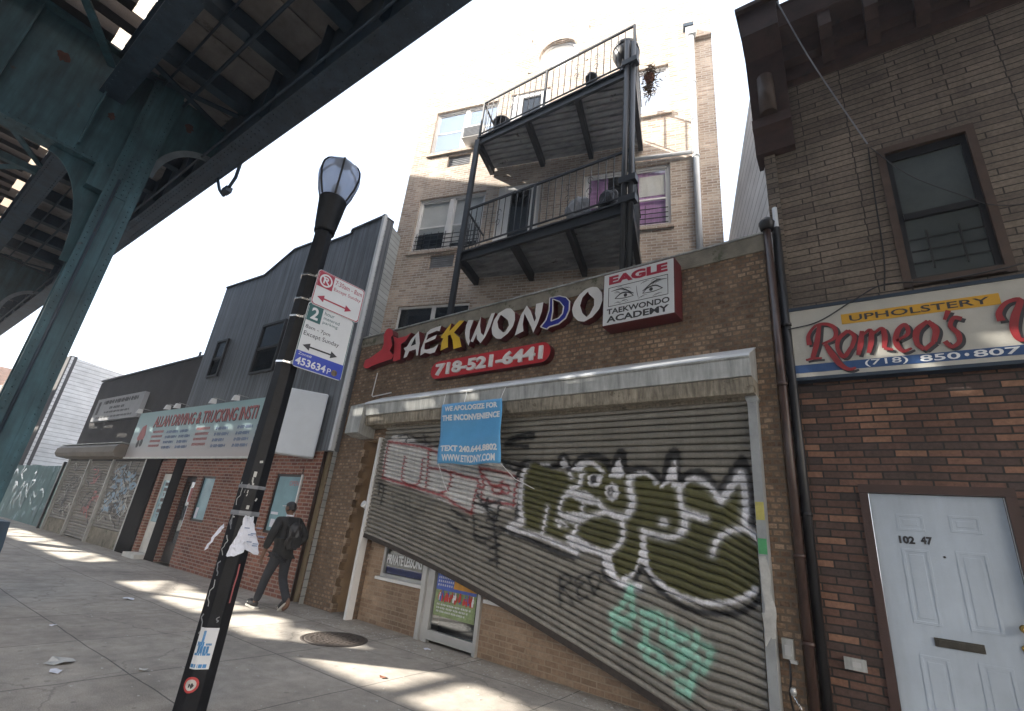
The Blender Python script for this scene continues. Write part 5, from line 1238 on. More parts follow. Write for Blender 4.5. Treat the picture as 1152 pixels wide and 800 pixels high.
def paint_cols(x, z):
    rng = np.random.default_rng(1)
    c = np.tile(BASE, x.shape + (1,))
    # individual slats differ a little
    for col, wd, pts in GRAF:
        P = smooth_path(pts, 5, closed=(wd == 0)) if len(pts) > 2 else pts
        P = [tuple(p) for p in P]
        xs_ = [p[0] for p in P]; zs_ = [p[1] for p in P]; mrg = wd + 0.05
        box = (x > min(xs_) - mrg) & (x < max(xs_) + mrg) & (z > min(zs_) - mrg) & (z < max(zs_) + mrg)
        if not box.any(): continue
        X, Z = x[box], z[box]
        if wd == 0:
            d = segdist(P, X, Z, True); sgn = np.where(inside(P, X, Z), 1, -1)
            a = np.clip((sgn * d + SPRAY(X, Z)) / 0.026 + 0.5, 0, 1)
        else:
            d = segdist(P, X, Z, False); a = np.clip((wd / 2 - d + SPRAY(X, Z)) / 0.024 + 0.5, 0, 1)
            a = np.maximum(a, 0.22 * np.clip(1 - (d - wd / 2) / 0.05, 0, 1))       # overspray
        op = {'s': 0.82, 'm': 0.72, 'd': 0.75, 'r': 0.9}.get(col, 0.95)
        a = (a * op)[:, None]
        c[box] = c[box] * (1 - a) + np.array(COLS[col]) * a
    return c
PROF = [(0.0, 0.034), (0.15, 0.034), (0.18, -0.004), (0.34, -0.019), (0.55, -0.024), (0.78, -0.019), (0.97, -0.006)]
def curtain(name, top, bottom, nslat, d0, d1):
    rows = nslat * len(PROF) + 1
    t = np.array([(i // len(PROF) + PROF[i % len(PROF)][0]) / nslat for i in range(rows - 1)] + [1.0])
    y = np.array([PROF[i % len(PROF)][1] for i in range(rows - 1)] + [0.0])
    X = np.tile(sx, (rows, 1)); Z = top[None, :] * (1 - t[:, None]) + bottom[None, :] * t[:, None]
    buck = 0.004 * np.sin(X * 2.1 + t[:, None] * 3) * np.sin(t[:, None] * math.pi)
    Y = y[:, None] + d0 + (d1 - d0) * t[:, None] + buck
    cols = paint_cols(X, Z)
    rng = np.random.default_rng(5)
    k = np.repeat(rng.uniform(0.86, 1.12, nslat + 1), len(PROF))[:rows]
    cols = cols * k[:, None, None]
    n, mcol = X.shape
    me = bpy.data.meshes.new(name)
    o_ = root_org(RS)
    V = np.stack([X - o_.x, Y - o_.y, Z - o_.z], -1).reshape(-1, 3)
    i = np.arange(n - 1)[:, None] * mcol + np.arange(mcol - 1)[None, :]
    F = np.stack([i + mcol, i + mcol + 1, i + 1, i], -1).reshape(-1, 4)
    me.vertices.add(len(V)); me.vertices.foreach_set('co', V.ravel())
    me.loops.add(F.size); me.loops.foreach_set('vertex_index', F.ravel())
    me.polygons.add(len(F)); me.polygons.foreach_set('loop_start', np.arange(0, F.size, 4)); me.polygons.foreach_set('loop_total', np.full(len(F), 4))
    me.update(calc_edges=True)
    ca = me.color_attributes.new('paint', 'FLOAT_COLOR', 'POINT')
    ca.data.foreach_set('color', np.concatenate([cols, np.ones(cols.shape[:2] + (1,))], -1).ravel())
    me.polygons.foreach_set('use_smooth', np.zeros(len(F), bool))
    me.materials.append(M['shutter'])
    o = bpy.data.objects.new(name, me); COL.objects.link(o); o.parent = RS
    return o
top_ = np.full_like(sx, 3.20)
# the upper curtain ends in slats that are cut off where the lower one tore away
curtain('upper_curtain', top_, zt * 0 + 1.9, 16, -0.035, -0.035)
curtain('lower_curtain', zt + 0.012, zb, 25, -0.075, -0.085)
b = MB()
for i in range(0, len(sx) - 12, 12):
    b.bar((sx[i], -0.09, zb[i] - .02), (sx[i + 12], -0.09, zb[i + 12] - .02), 0.03, 0.07)
b.build('bottom_bar', 'iron', RS)
b = MB(); b.box(-0.86, -0.795, -0.13, 0.0, 0.0, 2.97); b.build('guide_rail', 'white', RS)
b = MB(); b.box(5.385, 5.47, -0.13, 0.0, 0.0, 3.16)
g = b.build('guide_rail', 'grayrail', RS)
MB().tube([(5.425, -0.14, 3.17), (5.425, 0.0, 3.17)], 0.06, 14).build('end_cap', 'grayrail', g)
# housing
b = MB()
prof = [(0.0, 3.78), (-0.33, 3.60), (-0.355, 3.565), (-0.355, 3.555), (-0.33, 3.545), (-0.31, 3.36), (0.0, 3.36)]
b.prism(prof, -1.20, 5.48, 'yz')
h = b.build('housing', 'galv', RS)
b = MB(); b.prism([(0.0, 3.359), (-0.275, 3.359), (-0.26, 3.24), (-0.245, 3.19), (-0.10, 3.19), (-0.10, 3.16), (0.0, 3.16)], -1.20, 5.48, 'yz')
b.build('fascia', 'dirtygalv', h)
b = MB(); b.prism([(-0.002, 3.79), (-0.345, 3.603), (-0.36, 3.57), (-0.348, 3.57), (-0.335, 3.595), (-0.002, 3.778)], -1.19, 5.485, 'yz')
b.build('flashing', 'pipewhite', h)
b = MB(); b.prism([(0.0, 3.74), (-0.36, 3.56), (-0.37, 3.03), (-0.20, 2.985), (0.0, 2.985)], -1.62, -1.203, 'yz')
b.build('housing_end', 'galv', RS)
# stickers and torn tape on the right rail
for name, lab, z0, z1, mt in (('sticker', 'yellow sticker on the grey shutter rail', 1.93, 2.10, 'tapeyellow'), ('sticker', 'green sticker on the grey shutter rail under the yellow one', 1.62, 1.76, 'stickergreen')):
    t = thing(name, lab, 'sticker', FS, (5.43, -0.131, z0))
    MB().box(5.39, 5.466, -0.1335, -0.131, z0, z1).build('sheet', mt, t)
t = thing('torn_tape', 'torn dirty white paper strip peeling off the grey shutter rail', 'paper', FS, (5.43, -0.135, 0.9))
b = MB(); rn = random.Random(3)
pts = [(5.42, 1.60), (5.44, 1.45), (5.435, 1.3), (5.46, 1.15), (5.44, 1.02), (5.47, 0.92)]
b.ribbon(pts, [.06, .085, .07, .09, .10, .03], -0.155, 0.004); b.ribbon([(5.41, 1.12), (5.43, .98), (5.40, .85)], [.05, .06, .01], -0.163, 0.004)
b.build('strip', 'litter', t)

# ------------------------------------------------------------------ signs on the shop
LS = thing('letter_sign', 'channel letters spelling TAEKWONDO with red kicking figure on brown brick', 'sign', FS, (1.0, -0.16, 4.5))
def chan(key, mat, hole=None, side='darkred'):
    o = MB()
    P = [tuple(p) for p in LETTERS[key]]
    if hole: o.ring(P, [tuple(p) for p in LETTERS[hole]], -0.16, -0.02)
    else: o.prism(P, -0.16, -0.02)
    for i, q in enumerate(o.f):
        ys = [o.v[k][1] for k in q]
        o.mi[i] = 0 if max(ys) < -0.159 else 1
    nm = 'fighter_figure' if key == 'boxer' else 'letter'
    return o.build(nm, [mat, side], LS)
chan('boxer', 'red', None, 'darkred')
chan('T', 'red'); chan('A', 'letterwhite'); chan('E', 'letterwhite'); chan('K', 'yellow')
MB().prism([tuple(p) for p in LETTERS['Ah']], -0.1615, -0.1605).build('letter_counter', 'dark', LS)
chan('W', 'letterwhite'); chan('W2', 'letterwhite')
chan('O', 'letterwhite', 'Oh'); chan('N', 'letterwhite'); chan('D', 'blue', 'Dh'); chan('O2', 'letterwhite', 'O2h')
e = MB()
for kk in ('D', 'Dh'):
    pp = [tuple(p) for p in LETTERS[kk]]; pp.append(pp[0])
    for a, c in zip(pp, pp[1:]): e.bar((a[0], -0.163, a[1]), (c[0], -0.163, c[1]), 0.012, 0.02, up=(0, 1, 0))
e.build('letter_edge', 'letterwhite', LS)
PS = thing('phone_sign', 'red rounded sign with white phone number 718-521-6441', 'sign', FS, (1.38, -0.12, 4.2))
x0, x1, z0, z1 = 0.10, 2.70, 4.015, 4.345; r = (z1 - z0) / 2
pill = [(x1 - r + r * math.cos(a), z0 + r + r * math.sin(a)) for a in [-math.pi / 2 + i * math.pi / 12 for i in range(13)]] + [(x0 + r + r * math.cos(a), z0 + r + r * math.sin(a)) for a in [math.pi / 2 + i * math.pi / 12 for i in range(13)]]
b = MB(); b.prism(pill, -0.12, -0.003)
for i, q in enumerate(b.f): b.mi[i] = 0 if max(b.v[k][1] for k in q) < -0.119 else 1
b.shrink(6.53, .978).build('panel', ['red', 'darkred'], PS)
MB().text('718-521-6441', x0 + .14, x1 - .13, z0 + .05, z1 - .055, -0.150, 0.03, bold=0.035).shrink(6.53, .978).build('lettering', 'letterwhite', PS)
EG = thing('box_sign', 'square white box sign with a drawn pair of eyes and red sides', 'sign', FS, (4.08, -0.25, 4.4))
b = MB(); b.box(3.55, 4.59, -0.26, -0.003, 4.405, 5.235); b.shrink(6.53, .953).build('cabinet', 'darkred', EG)
b = MB(); b.box(3.562, 4.578, -0.268, -0.2605, 4.418, 5.222); fp = b.shrink(6.53, .953).build('face_panel', 'signwhite', EG)
MB().text('EAGLE', 3.64, 4.50, 5.045, 5.185, -0.2705, 0.002, bold=0.055).shrink(6.53, .953).build('lettering', 'txtred_bright' if 'txtred_bright' in M else 'redsign', fp)
MB().text('TAEKWONDO', 3.62, 4.52, 4.575, 4.66, -0.2705, 0.002, bold=0.025).shrink(6.53, .953).build('lettering', 'txtdark', fp)
MB().text('ACADEMY', 3.62, 4.51, 4.45, 4.548, -0.2705, 0.002, bold=0.03).shrink(6.53, .953).build('lettering', 'txtdark', fp)
b = MB()
for a, c in (((3.64, 4.70), (4.50, 4.70)), ((3.64, 4.995), (4.50, 4.995)), ((3.64, 4.70), (3.64, 4.995)), ((4.50, 4.70), (4.50, 4.995))): b.bar((a[0], -0.2695, a[1]), (c[0], -0.2695, c[1]), 0.008, 0.003, up=(0, 1, 0))
rn = random.Random(8)
for sx_, ex in ((1, 3.90), (-1, 4.27)):
    zc = 4.835
    up = [(ex - sx_ * .16, zc - .03), (ex - sx_ * .06, zc + .035), (ex + sx_ * .05, zc + .02), (ex + sx_ * .12, zc - .045)]
    dn = [(ex - sx_ * .16, zc - .03), (ex - sx_ * .03, zc - .05), (ex + sx_ * .12, zc - .045)]
    br = [(ex - sx_ * .22, zc + .10), (ex - sx_ * .05, zc + .10), (ex + sx_ * .12, zc - .01)]
    b.ribbon(up, [.012, .02, .018, .008], -0.2715, .001); b.ribbon(dn, [.008, .012, .008], -0.2717, .001); b.ribbon(br, [.006, .022, .012], -0.2719, .001)
    b.disc(ex, zc - .008, .026, .028, -0.2713, .001, 14)
    for k in range(11):
        u = rn.uniform(-.2, .12); v = rn.choice([rn.uniform(.05, .14), rn.uniform(-.12, -.07)])
        b.ribbon([(ex + sx_ * u, zc + v), (ex + sx_ * (u + .05), zc + v + .004), (ex + sx_ * (u + .09), zc + v - .025)], [.003, .006, .003], -0.2721 - k * .0001, .001)
b.ribbon([(4.06, 4.93), (4.07, 4.83), (4.09, 4.74)], [.004, .008, .004], -0.2717, .001)
b.shrink(6.53, .953).build('eye_drawing', 'txtdark', fp)
# small conduit from the letters
t = thing('conduit', 'thin white electrical conduit running down brick below red fighter', 'conduit', FS, (-1.2, -0.02, 3.9))
MB().tube([(-1.47, -0.03, 4.33), (-1.5, -0.03, 3.86), (-1.46, -0.03, 3.83), (-0.9, -0.03, 3.86)], 0.012, 6).build('tube', 'white', t)

# apology banner
AB = thing('apology_banner', 'sky blue vinyl banner apologising for the inconvenience, tied below shutter housing', 'banner', FS, (1.6, -0.43, 2.4))
nx_, nz_ = 22, 18
def bpos(u, v):
    x = 0.96 + (2.19 - 0.96) * u + v * 0.19 * (1 - .15 * u); z = 3.375 - 0.95 * v + 0.012 * math.sin(u * 9) * v
    y = -0.385 - 0.07 * v - 0.018 * math.sin(u * 7 + v * 2) * (0.3 + v) - .01 * math.sin(v * 9 + u * 3)
    return (x, y, z)
b = MB()
vs = [bpos(i / nx_, j / nz_) for j in range(nz_ + 1) for i in range(nx_ + 1)]
b.add(vs, [(j * (nx_ + 1) + i, (j + 1) * (nx_ + 1) + i, (j + 1) * (nx_ + 1) + i + 1, j * (nx_ + 1) + i + 1) for j in range(nz_) for i in range(nx_)], True)
sh = b.build('sheet', 'bannerblue', AB)
sd = sh.modifiers.new('thick', 'SOLIDIFY'); sd.thickness = 0.003; sd.offset = 0
def btext(s, u0, u1, v0, v1, bold=0.045):
    q = MB(); q.text(s, u0, u1, -v1, -v0, 0, 0.0001, bold=bold)
    q.v = [(lambda p: (p[0], p[1] - 0.004, p[2]))(bpos(a, -c)) for a, _, c in q.v]
    q.build('lettering', 'bannertxt', AB)
btext('WE APOLOGIZE FOR', 0.06, 0.93, 0.045, 0.135)
btext('THE INCONVENIENCE', 0.03, 0.97, 0.20, 0.30)
btext('TEXT 240.644.8802', 0.04, 0.95, 0.71, 0.81)
btext('WWW.ETKDNY.COM', 0.07, 0.92, 0.855, 0.965, 0.035)
for a, c in ((bpos(.02, 0), (0.95, -0.34, 3.58)), (bpos(.98, 0), (2.2, -0.34, 3.58)), (bpos(.4, 0), (1.42, -0.34, 3.58))):
    MB().tube([a, c], 0.006, 5).build('cord', 'bannertxt', AB)
MB().tube([bpos(1, 1), (2.5, -0.3, 2.25), (2.7, -.12, 2.15)], 0.005, 5).build('cord', 'bannertxt', AB)
MB().tube([bpos(.02, 1), (1.18, -0.3, 2.15), (1.15, -.12, 2.0)], 0.005, 5).build('cord', 'bannertxt', AB)
# security lamp at the entrance
t = thing('security_lamp', 'small white security lamp on the brick jamb by the entrance', 'lamp', FS, (-0.9, -0.03, 1.75))
MB().lathe([(0.05, 0), (0.05, .03)], 12, (-0.92, -0.05, 1.72)).build('base_plate', 'white', t)
MB().tube([(-0.92, -0.05, 1.76), (-0.93, -0.14, 1.80)], [.05, .06], 12).build('lamp_head', 'white', t)
MB().box(-0.93, -0.87, -0.07, -0.003, 1.68, 1.80).build('bracket', 'black', t)
t = thing('buzzer_box', 'grey intercom box mounted on the tan brick pier near drainpipe', 'intercom', FS, (5.56, -0.05, 0.8))
MB().box(5.51, 5.60, -0.06, -0.003, 0.77, 0.93).build('case', 'galv', t); MB().box(5.535, 5.585, -0.085, -0.0605, 0.80, 0.88).build('button_plate', 'alum', t); MB().box(5.56, 5.62, -0.05, -0.003, 0.74, 0.766).build('gland', 'alum', t)
t = thing('loose_wires', 'loose dark wires and tap hanging below the intercom box', 'wire', FS, (5.57, -0.05, 0.4))
MB().tube([(5.56, -.04, .77), (5.56, -.07, .62), (5.54, -.06, .5), (5.57, -.05, .3)], 0.009, 6).build('wire', 'black', t)
MB().lathe([(0.02, 0), (0.028, .03), (0.02, .06)], 10, (5.57, -.06, .5)).build('tap', 'alum', t)
MB().tube([(5.57, -.07, .5), (5.60, -.09, .46), (5.62, -.08, .42), (5.60, -.05, .38)], 0.008, 6).build('wire', 'chrome', t)
t = thing('service_pipe', 'thin grey vertical pipe between red brick and brown brick shop pier', 'pipe', FS, (-2.6, -0.02, 0))
MB().box(-2.63, -2.50, -0.04, 0.25, 0, 3.3).build('pilaster', 'beigedoor', t); MB().tube([(-2.60, -0.07, 0), (-2.60, -0.07, 3.9)], 0.03, 8).build('pipe', 'brownpipe', t)
# pipes in the gap at the right
t = thing('brown_downpipe', 'glossy dark brown downpipe in the gap between the two shops', 'drainpipe', FS, (5.72, -0.03, 0))
MB().tube([(5.715, -0.03, 0), (5.715, -0.03, 5.28)], 0.042, 12).build('pipe', 'brownpipe', t)
MB().lathe([(0.07, 0), (0.09, .1), (0.05, .16)], 12, (5.72, -0.03, 5.25)).build('hopper', 'black', t)
for z in (0.9, 1.62, 3.3): MB().lathe([(0.052, 0), (0.052, .035)], 12, (5.715, -0.03, z)).build('collar', 'brownpipe', t)
t = thing('black_downpipe', 'black pipe close behind the brown downpipe in the gap', 'drainpipe', FS, (5.8, 0.06, 0))
MB().tube([(5.80, 0.05, 0), (5.80, 0.05, 5.3)], 0.045, 10).build('pipe', 'black', t)
for z in (2.0, 4.0): MB().lathe([(0.055, 0), (0.055, .035)], 10, (5.80, 0.05, z)).build('collar', 'black', t)
MB().box(-0.56, -0.47, 5.85, 6.6, 0, 5.0).build('gap_infill_wall', 'brick_mix', None)
g = bpy.data.objects['gap_infill_wall']; props(g, 'dark narrow wall closing the gap between brown shop and clinker brick building', 'wall')
# ------------------------------------------------------------------ upholstery building
B = thing('upholstery_building', 'two storey clinker brick and taupe brick building with oxblood cornice and pale door', 'building', FR)
b = MB()
b.wall(-0.46, 7.0, 0.0, 3.46, [(0.06, 1.08, 0.0, 2.31, 0.12), (1.9, 4.6, 0.75, 2.5, 0.12), (4.9, 5.9, 0, 2.31, 0.12)])
b.quad((-0.46, 6, 0), (-0.46, 0, 0), (-0.46, 0, 3.46), (-0.46, 6, 3.46))
b.build('lower_wall', 'brick_mix', B)
b = MB()
b.wall(-0.36, 7.0, 3.46, 8.2, [(0.66, 1.48, 4.29, 6.08, 0.14), (2.75, 3.57, 4.29, 6.08, 0.14), (4.85, 5.67, 4.29, 6.08, .14)], y=-0.004)
b.quad((-0.36, 1, 3.46), (-0.36, -.004, 3.46), (-0.36, -.004, 8.2), (-0.36, 1, 8.2))
b.quad((7, 0, 0), (7, 12, 0), (7, 12, 8.2), (7, 0, 8.2))
b.build('upper_wall', 'brick_grey', B)
MB().box(-0.46, -0.33, -0.05, 0.2, 3.46, 6.45).build('pilaster', 'brick_grey', B)
b = MB(); b.box(-0.40, 7.0, 0.25, 12, 8.12, 8.2); b.build('roof', 'concrete', B)
# side wall with pale siding running back from the corner (its line is oblique to the street)
dd = Vector((math.cos(R(108)), math.sin(R(108)), 0))
def sp(t, z, off=0.0):
    return (-0.44 + dd.x * t - dd.y * off, 0.03 + dd.y * t + dd.x * off, z)
b = MB()
for off in (0.0,):
    b.add([sp(12, 0), sp(0, 0), sp(0, 8.30), sp(3.3, 7.60), sp(12, 6.2)], [(0, 1, 2, 3, 4)])
    b.add([sp(12, 0, -.2), sp(0, 0, -.2), sp(0, 8.30, -.2), sp(3.3, 7.60, -.2), sp(12, 6.2, -.2)], [(4, 3, 2, 1, 0)])
b.build('side_wall', 'siding_white', B)
# cornice
b = MB()
b.prism([(0.0, 7.50), (-0.10, 7.52), (-0.12, 7.72), (-0.22, 7.76), (-0.24, 8.02), (-0.46, 8.12), (-0.50, 8.42), (-0.52, 8.46), (0.3, 8.46), (0.3, 7.5)], -0.40, 7.1, 'yz')
co_ = b.build('cornice', 'cornice', B)
x = 0.32
while x < 7:
    MB().prism([(-0.125, 7.56), (-0.26, 7.64), (-0.30, 7.78), (-0.44, 7.86), (-0.44, 8.10), (-0.125, 8.10)], x, x + 0.13, 'yz').build('bracket', 'cornice', co_)
    x += 0.46
b = MB()                                           # end console
b.prism([(0.0, 6.45), (-0.10, 6.47), (-0.14, 6.75), (-0.22, 6.80), (-0.22, 6.95), (-0.12, 7.0), (-0.12, 7.05), (-0.30, 7.9), (-0.56, 8.1), (-0.56, 8.55), (0.2, 8.55), (0.2, 6.45)], -0.54, -0.10, 'yz')
b.build('end_console', 'cornice', co_)
MB().tube([(-0.34, -0.2, 6.98), (-0.34, -0.2, 7.62)], 0.10, 16).build('half_column', 'winbrown', co_)
MB().box(-0.58, -0.06, -0.62, 0.2, 8.552, 8.62).build('cap', 'cornice', co_)
# windows
for xx in (0.66, 2.75, 4.85):
    f = MB()
    f.box(xx, xx + .07, -0.03, 0.05, 4.29, 6.08); f.box(xx + .75, xx + .82, -0.03, 0.05, 4.29, 6.08); f.box(xx + .07, xx + .75, -0.03, 0.05, 6.0, 6.08); f.box(xx + .07, xx + .75, -0.06, 0.05, 4.29, 4.36)
    o = f.build('window', 'winbrown', B)
    f = MB()
    f.box(xx + .07, xx + .12, 0.02, 0.07, 4.36, 6.0); f.box(xx + .70, xx + .75, 0.02, 0.07, 4.36, 6.0); f.box(xx + .12, xx + .70, 0.02, 0.07, 5.9, 6.0); f.box(xx + .12, xx + .70, 0.0, 0.06, 5.10, 5.17); f.box(xx + .12, xx + .70, 0.02, 0.07, 4.36, 4.41)
    f.build('sash', 'black', o)
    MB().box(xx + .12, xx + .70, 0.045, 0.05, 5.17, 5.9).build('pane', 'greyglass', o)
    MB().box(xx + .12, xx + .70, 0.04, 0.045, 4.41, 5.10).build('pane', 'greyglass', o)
    MB().box(xx + .07, xx + .75, 0.10, 0.105, 4.36, 6.0).build('blind', 'glassgrey', o)
    g = MB()
    for z in (4.56, 4.70, 4.84): g.bar((xx + .12, 0.005, z), (xx + .70, 0.005, z), 0.012)
    for k in (.27, .52): g.bar((xx + k, -0.004, 4.48), (xx + k, -0.004, 4.92), 0.016)
    g.build('window_guard', 'black', o)
# door
f = MB(); f.box(0.03, 0.10, -0.02, 0.09, 0, 2.255); f.box(1.02, 1.09, -0.02, 0.09, 0, 2.255); f.box(0.03, 1.09, -0.02, 0.09, 2.257, 2.33)
f.build('door_frame', 'doorframe', B)
f = MB(); f.box(1.015, 1.0195, 0.015, 0.03, 0, 2.25)
f.build('weather_strip', 'signwhite', B)
f = MB(); f.box(0.104, 1.012, 0.035, 0.075, 0.14, 2.25)
panels = [(0.28, 0.47, 1.94, 2.08), (0.64, 0.84, 1.95, 2.09), (0.28, 0.47, 1.20, 1.79), (0.64, 0.84, 1.20, 1.80), (0.28, 0.47, 0.36, 0.97), (0.64, 0.84, 0.36, 0.98)]
for a, c, z0, z1 in panels:                          # raised panels in a moulded frame
    m_ = 0.022
    f.prism([(a, z0), (c, z0), (c, z0 + m_), (a, z0 + m_)], 0.0312, 0.0348); f.prism([(a, z1 - m_), (c, z1 - m_), (c, z1), (a, z1)], 0.0312, 0.0348)
    f.prism([(a, z0 + m_), (a + m_, z0 + m_), (a + m_, z1 - m_), (a, z1 - m_)], 0.0312, 0.0348); f.prism([(c - m_, z0 + m_), (c, z0 + m_), (c, z1 - m_), (c - m_, z1 - m_)], 0.0312, 0.0348)
    f.prism([(a + .045, z0 + .045), (c - .045, z0 + .045), (c - .045, z1 - .045), (a + .045, z1 - .045)], 0.0322, 0.0348)
D0 = f.build('door', 'doorwhite', B); bevel(D0, 0.0015, 2)
f = MB(); f.box(0.395, 0.70, 0.024, 0.034, 1.05, 1.115); ms_ = f.build('mail_slot', 'bronze', D0)
MB().box(0.41, 0.685, 0.018, 0.024, 1.062, 1.103).build('flap', 'bronze', ms_)
MB().lathe([(0.03, 0), (0.012, .02), (0.012, .05), (0.032, .06), (0.036, .08), (0.02, .1)], 16, (0, 0, 0)).build('tmp', 'brass', None)
kn = bpy.data.objects['tmp']; kn.name = 'door_knob'; kn.data.name = 'door_knob'; kn.parent = D0; kn.rotation_euler = (R(90), 0, 0); kn.location = (0.955, 0.034, 1.27)
k2 = MB().lathe([(0.028, 0), (0.028, .012), (0.02, .018)], 16, (0, 0, 0)).build('dead_bolt', 'brass', None); k2.parent = D0; k2.rotation_euler = (R(90), 0, 0); k2.location = (0.94, 0.034, 1.13)
k3 = MB().lathe([(0.010, 0), (0.008, .006)], 10, (0, 0, 0)).build('peephole', 'txtdark', None); k3.parent = D0; k3.rotation_euler = (R(90), 0, 0); k3.location = (0.565, 0.034, 1.745)
MB().text('102', 0.275, 0.385, 1.83, 1.895, 0.031, 0.003, bold=0.05).build('house_number', 'txtdark', D0)
MB().text('47', 0.425, 0.505, 1.835, 1.90, 0.031, 0.003, bold=0.05).build('house_number', 'txtdark', D0)
MB().box(0.06, 1.08, -0.06, 0.09, 0.0, 0.138).build('door_step', 'concrete', B)
f = MB(); f.box(4.9, 5.9, 0.06, 0.1, 0, 2.31); f.build('door', 'doorframe', B)
o = win(B, 1.9, 4.6, 0.75, 2.5, 0.05, 'black', 0.05, None, (3.25,), gl='darkglass', back='dark')
t = thing('junction_box', 'small grey junction box on the clinker brick beside the pale door', 'box', FR, (-0.17, -0.03, 0.8))
MB().box(-0.25, -0.09, -0.045, -0.003, 0.765, 0.855).build('case', 'galv', t); MB().box(-0.19, -0.13, -0.053, -0.0455, 0.79, 0.83).build('cover', 'alum', t)
# sign
RSN = thing('upholstery_sign', 'long hand painted sign board with red script and yellow UPHOLSTERY band', 'sign', FR, (1.4, -0.13, 3.4))
f = MB(); f.box(-0.44, 3.4, -0.09, -0.006, 3.40, 4.26); f.box(-0.44, 3.4, -0.125, -0.09, 4.225, 4.26); f.box(-0.44, 3.4, -0.125, -0.09, 3.40, 3.435); f.box(-0.44, -0.405, -0.125, -0.09, 3.435, 4.225); f.box(3.365, 3.4, -0.125, -0.09, 3.435, 4.225)
f.shrink(0, .98).build('frame', 'boardframe', RSN)
bd = MB().box(-0.403, 3.363, -0.112, -0.0905, 3.437, 4.223).shrink(0, .98).build('board', 'boardwhite', RSN)
MB().box(-0.403, 3.363, -0.1155, -0.1125, 3.485, 3.575).shrink(0, .98).build('blue_band', 'boardblue', bd)
f = MB(); f.box(0.10, 1.32, -0.1155, -0.1125, 3.99, 4.105); f.shrink(0, .98).build('yellow_band', 'boardyellow', bd)
MB().text('UPHOLSTERY', 0.17, 1.25, 4.012, 4.082, -0.118, 0.002, bold=0.012).shrink(0, .98).build('lettering', 'txtdark', bd)
MB().text('(718)', 0.24, 0.58, 3.492, 3.568, -0.118, 0.002, bold=0.005).shrink(0, .98).build('lettering', 'bannertxt', bd)
MB().text('850', 0.67, 0.96, 3.497, 3.563, -0.118, 0.002, bold=0.015).shrink(0, .98).build('lettering', 'bannertxt', bd)
f = MB(); f.disc(1.005, 3.53, .016, .016, -0.118, .002, 12); f.shrink(0, .98).build('dot', 'bannertxt', bd)
MB().text('807', 1.05, 1.36, 3.497, 3.563, -0.118, 0.002, bold=0.015).shrink(0, .98).build('lettering', 'bannertxt', bd)
for i, (w_, p) in enumerate(ROMEO):
    f = MB(); g = MB()
    sc_ = 0.70
    p = [(a - 0.01, c) for a, c in p]
    f.ribbon(p, [q * sc_ for q in w_], -0.1260 - i * 0.0002, 0.002)
    g.ribbon([(a + 0.022, c - 0.022) for a, c in p], [q * sc_ for q in w_], -0.1185 - i * 0.0002, 0.002)
    f.build('script_stroke', 'sun_text', bd); g.build('stroke_shade', 'txtdark', bd)
# cables on the front
def cable(label, pts, r=0.008, mat='black', fr=FR):
    t = thing('cable', label, 'cable', fr, pts[0])
    MB().tube([Vector(p) for p in smooth_path(pts, 8)], r, 6).build('sheath', mat, t)
cable('thin pale cable slanting from the oxblood cornice down to the brown window frame', [(-0.08, -0.60, 8.42), (0.2, -0.35, 7.4), (0.60, -0.03, 6.2)], 0.009, 'acgrey')
cable('dark cable sagging across the upper window glass', [(0.62, -0.04, 6.12), (0.9, -0.05, 5.6), (1.25, -0.06, 5.2), (1.45, -0.05, 5.02), (1.75, -0.03, 4.95), (2.1, -0.02, 4.9)], 0.0045)
cable('thin dark cable hanging beside the upper window frame', [(0.60, -0.02, 6.15), (0.57, -0.03, 5.4), (0.55, -0.02, 4.7), (0.50, -0.02, 4.30)], 0.007)
cable('dark cable curling along the top edge of the painted sign board', [(-0.40, -0.14, 3.95), (-0.1, -0.14, 4.0), (0.25, -0.14, 4.2), (0.5, -0.14, 4.31), (0.9, -0.12, 4.27), (1.3, -0.13, 4.28), (1.6, -0.1, 4.33)], 0.007)
t = thing('vent_pipe', 'short white vent pipe beside the taupe brick pilaster', 'pipe', FR, (-0.42, -0.08, 5.0))
MB().tube([(-0.40, -0.09, 4.75), (-0.40, -0.09, 5.6)], 0.028, 10).build('pipe', 'pipewhite', t); MB().lathe([(0.034, 0), (0.034, .05)], 10, (-0.40, -0.09, 4.74)).build('cap', 'pipewhite', t)
M['bluespray'] = paint('pale_blue_spray', (0.28, 0.40, 0.52), .6, .35, 4, bump=0)
M['boxpanel'] = paint('blank_white_panel', (0.55, 0.60, 0.66), 0.4, 0.05)
# ------------------------------------------------------------------ driving school
G = thing('driving_school', 'red brick ground floor with tall black metal siding upper storey and false parapet', 'building', FD, (-12.8, 0, 0))
b = MB()
b.wall(-16.3, -8.72, 0, 2.75, [(-16.12, -15.33, 0.0, 2.2, .2), (-14.78, -13.86, 0, 2.14, .25), (-13.57, -12.87, 1.08, 2.15, .1), (-10.22, -9.20, 1.08, 2.27, .1)])
b.build('wall', 'brick_red', G)
b = MB()
top = [(-15.97, 8.08), (-13.64, 7.98), (-12.3, 8.50), (-11.5, 8.47), (-10.9, 8.24), (-9.68, 8.22), (-9.68, 8.34), (-8.47, 8.36)]
b.prism([(-15.97, 2.75), (-8.47, 2.75)] + top[::-1], -0.03, 0.25)
b.build('siding_front', 'siding_black', G)
b = MB()
for p, q in zip(top, top[1:]): b.bar((p[0], 0.1, p[1]), (q[0], 0.1, q[1]), 0.32, 0.05)
b.build('parapet_cap', 'black', G)
MB().box(-8.52, -8.44, -0.06, 0.02, 2.75, 8.4).build('corner_trim', 'pipewhite', G)
b = MB()
c8 = (-8.46, 0.03); d5 = Vector((math.cos(R(106)), math.sin(R(106)), 0))
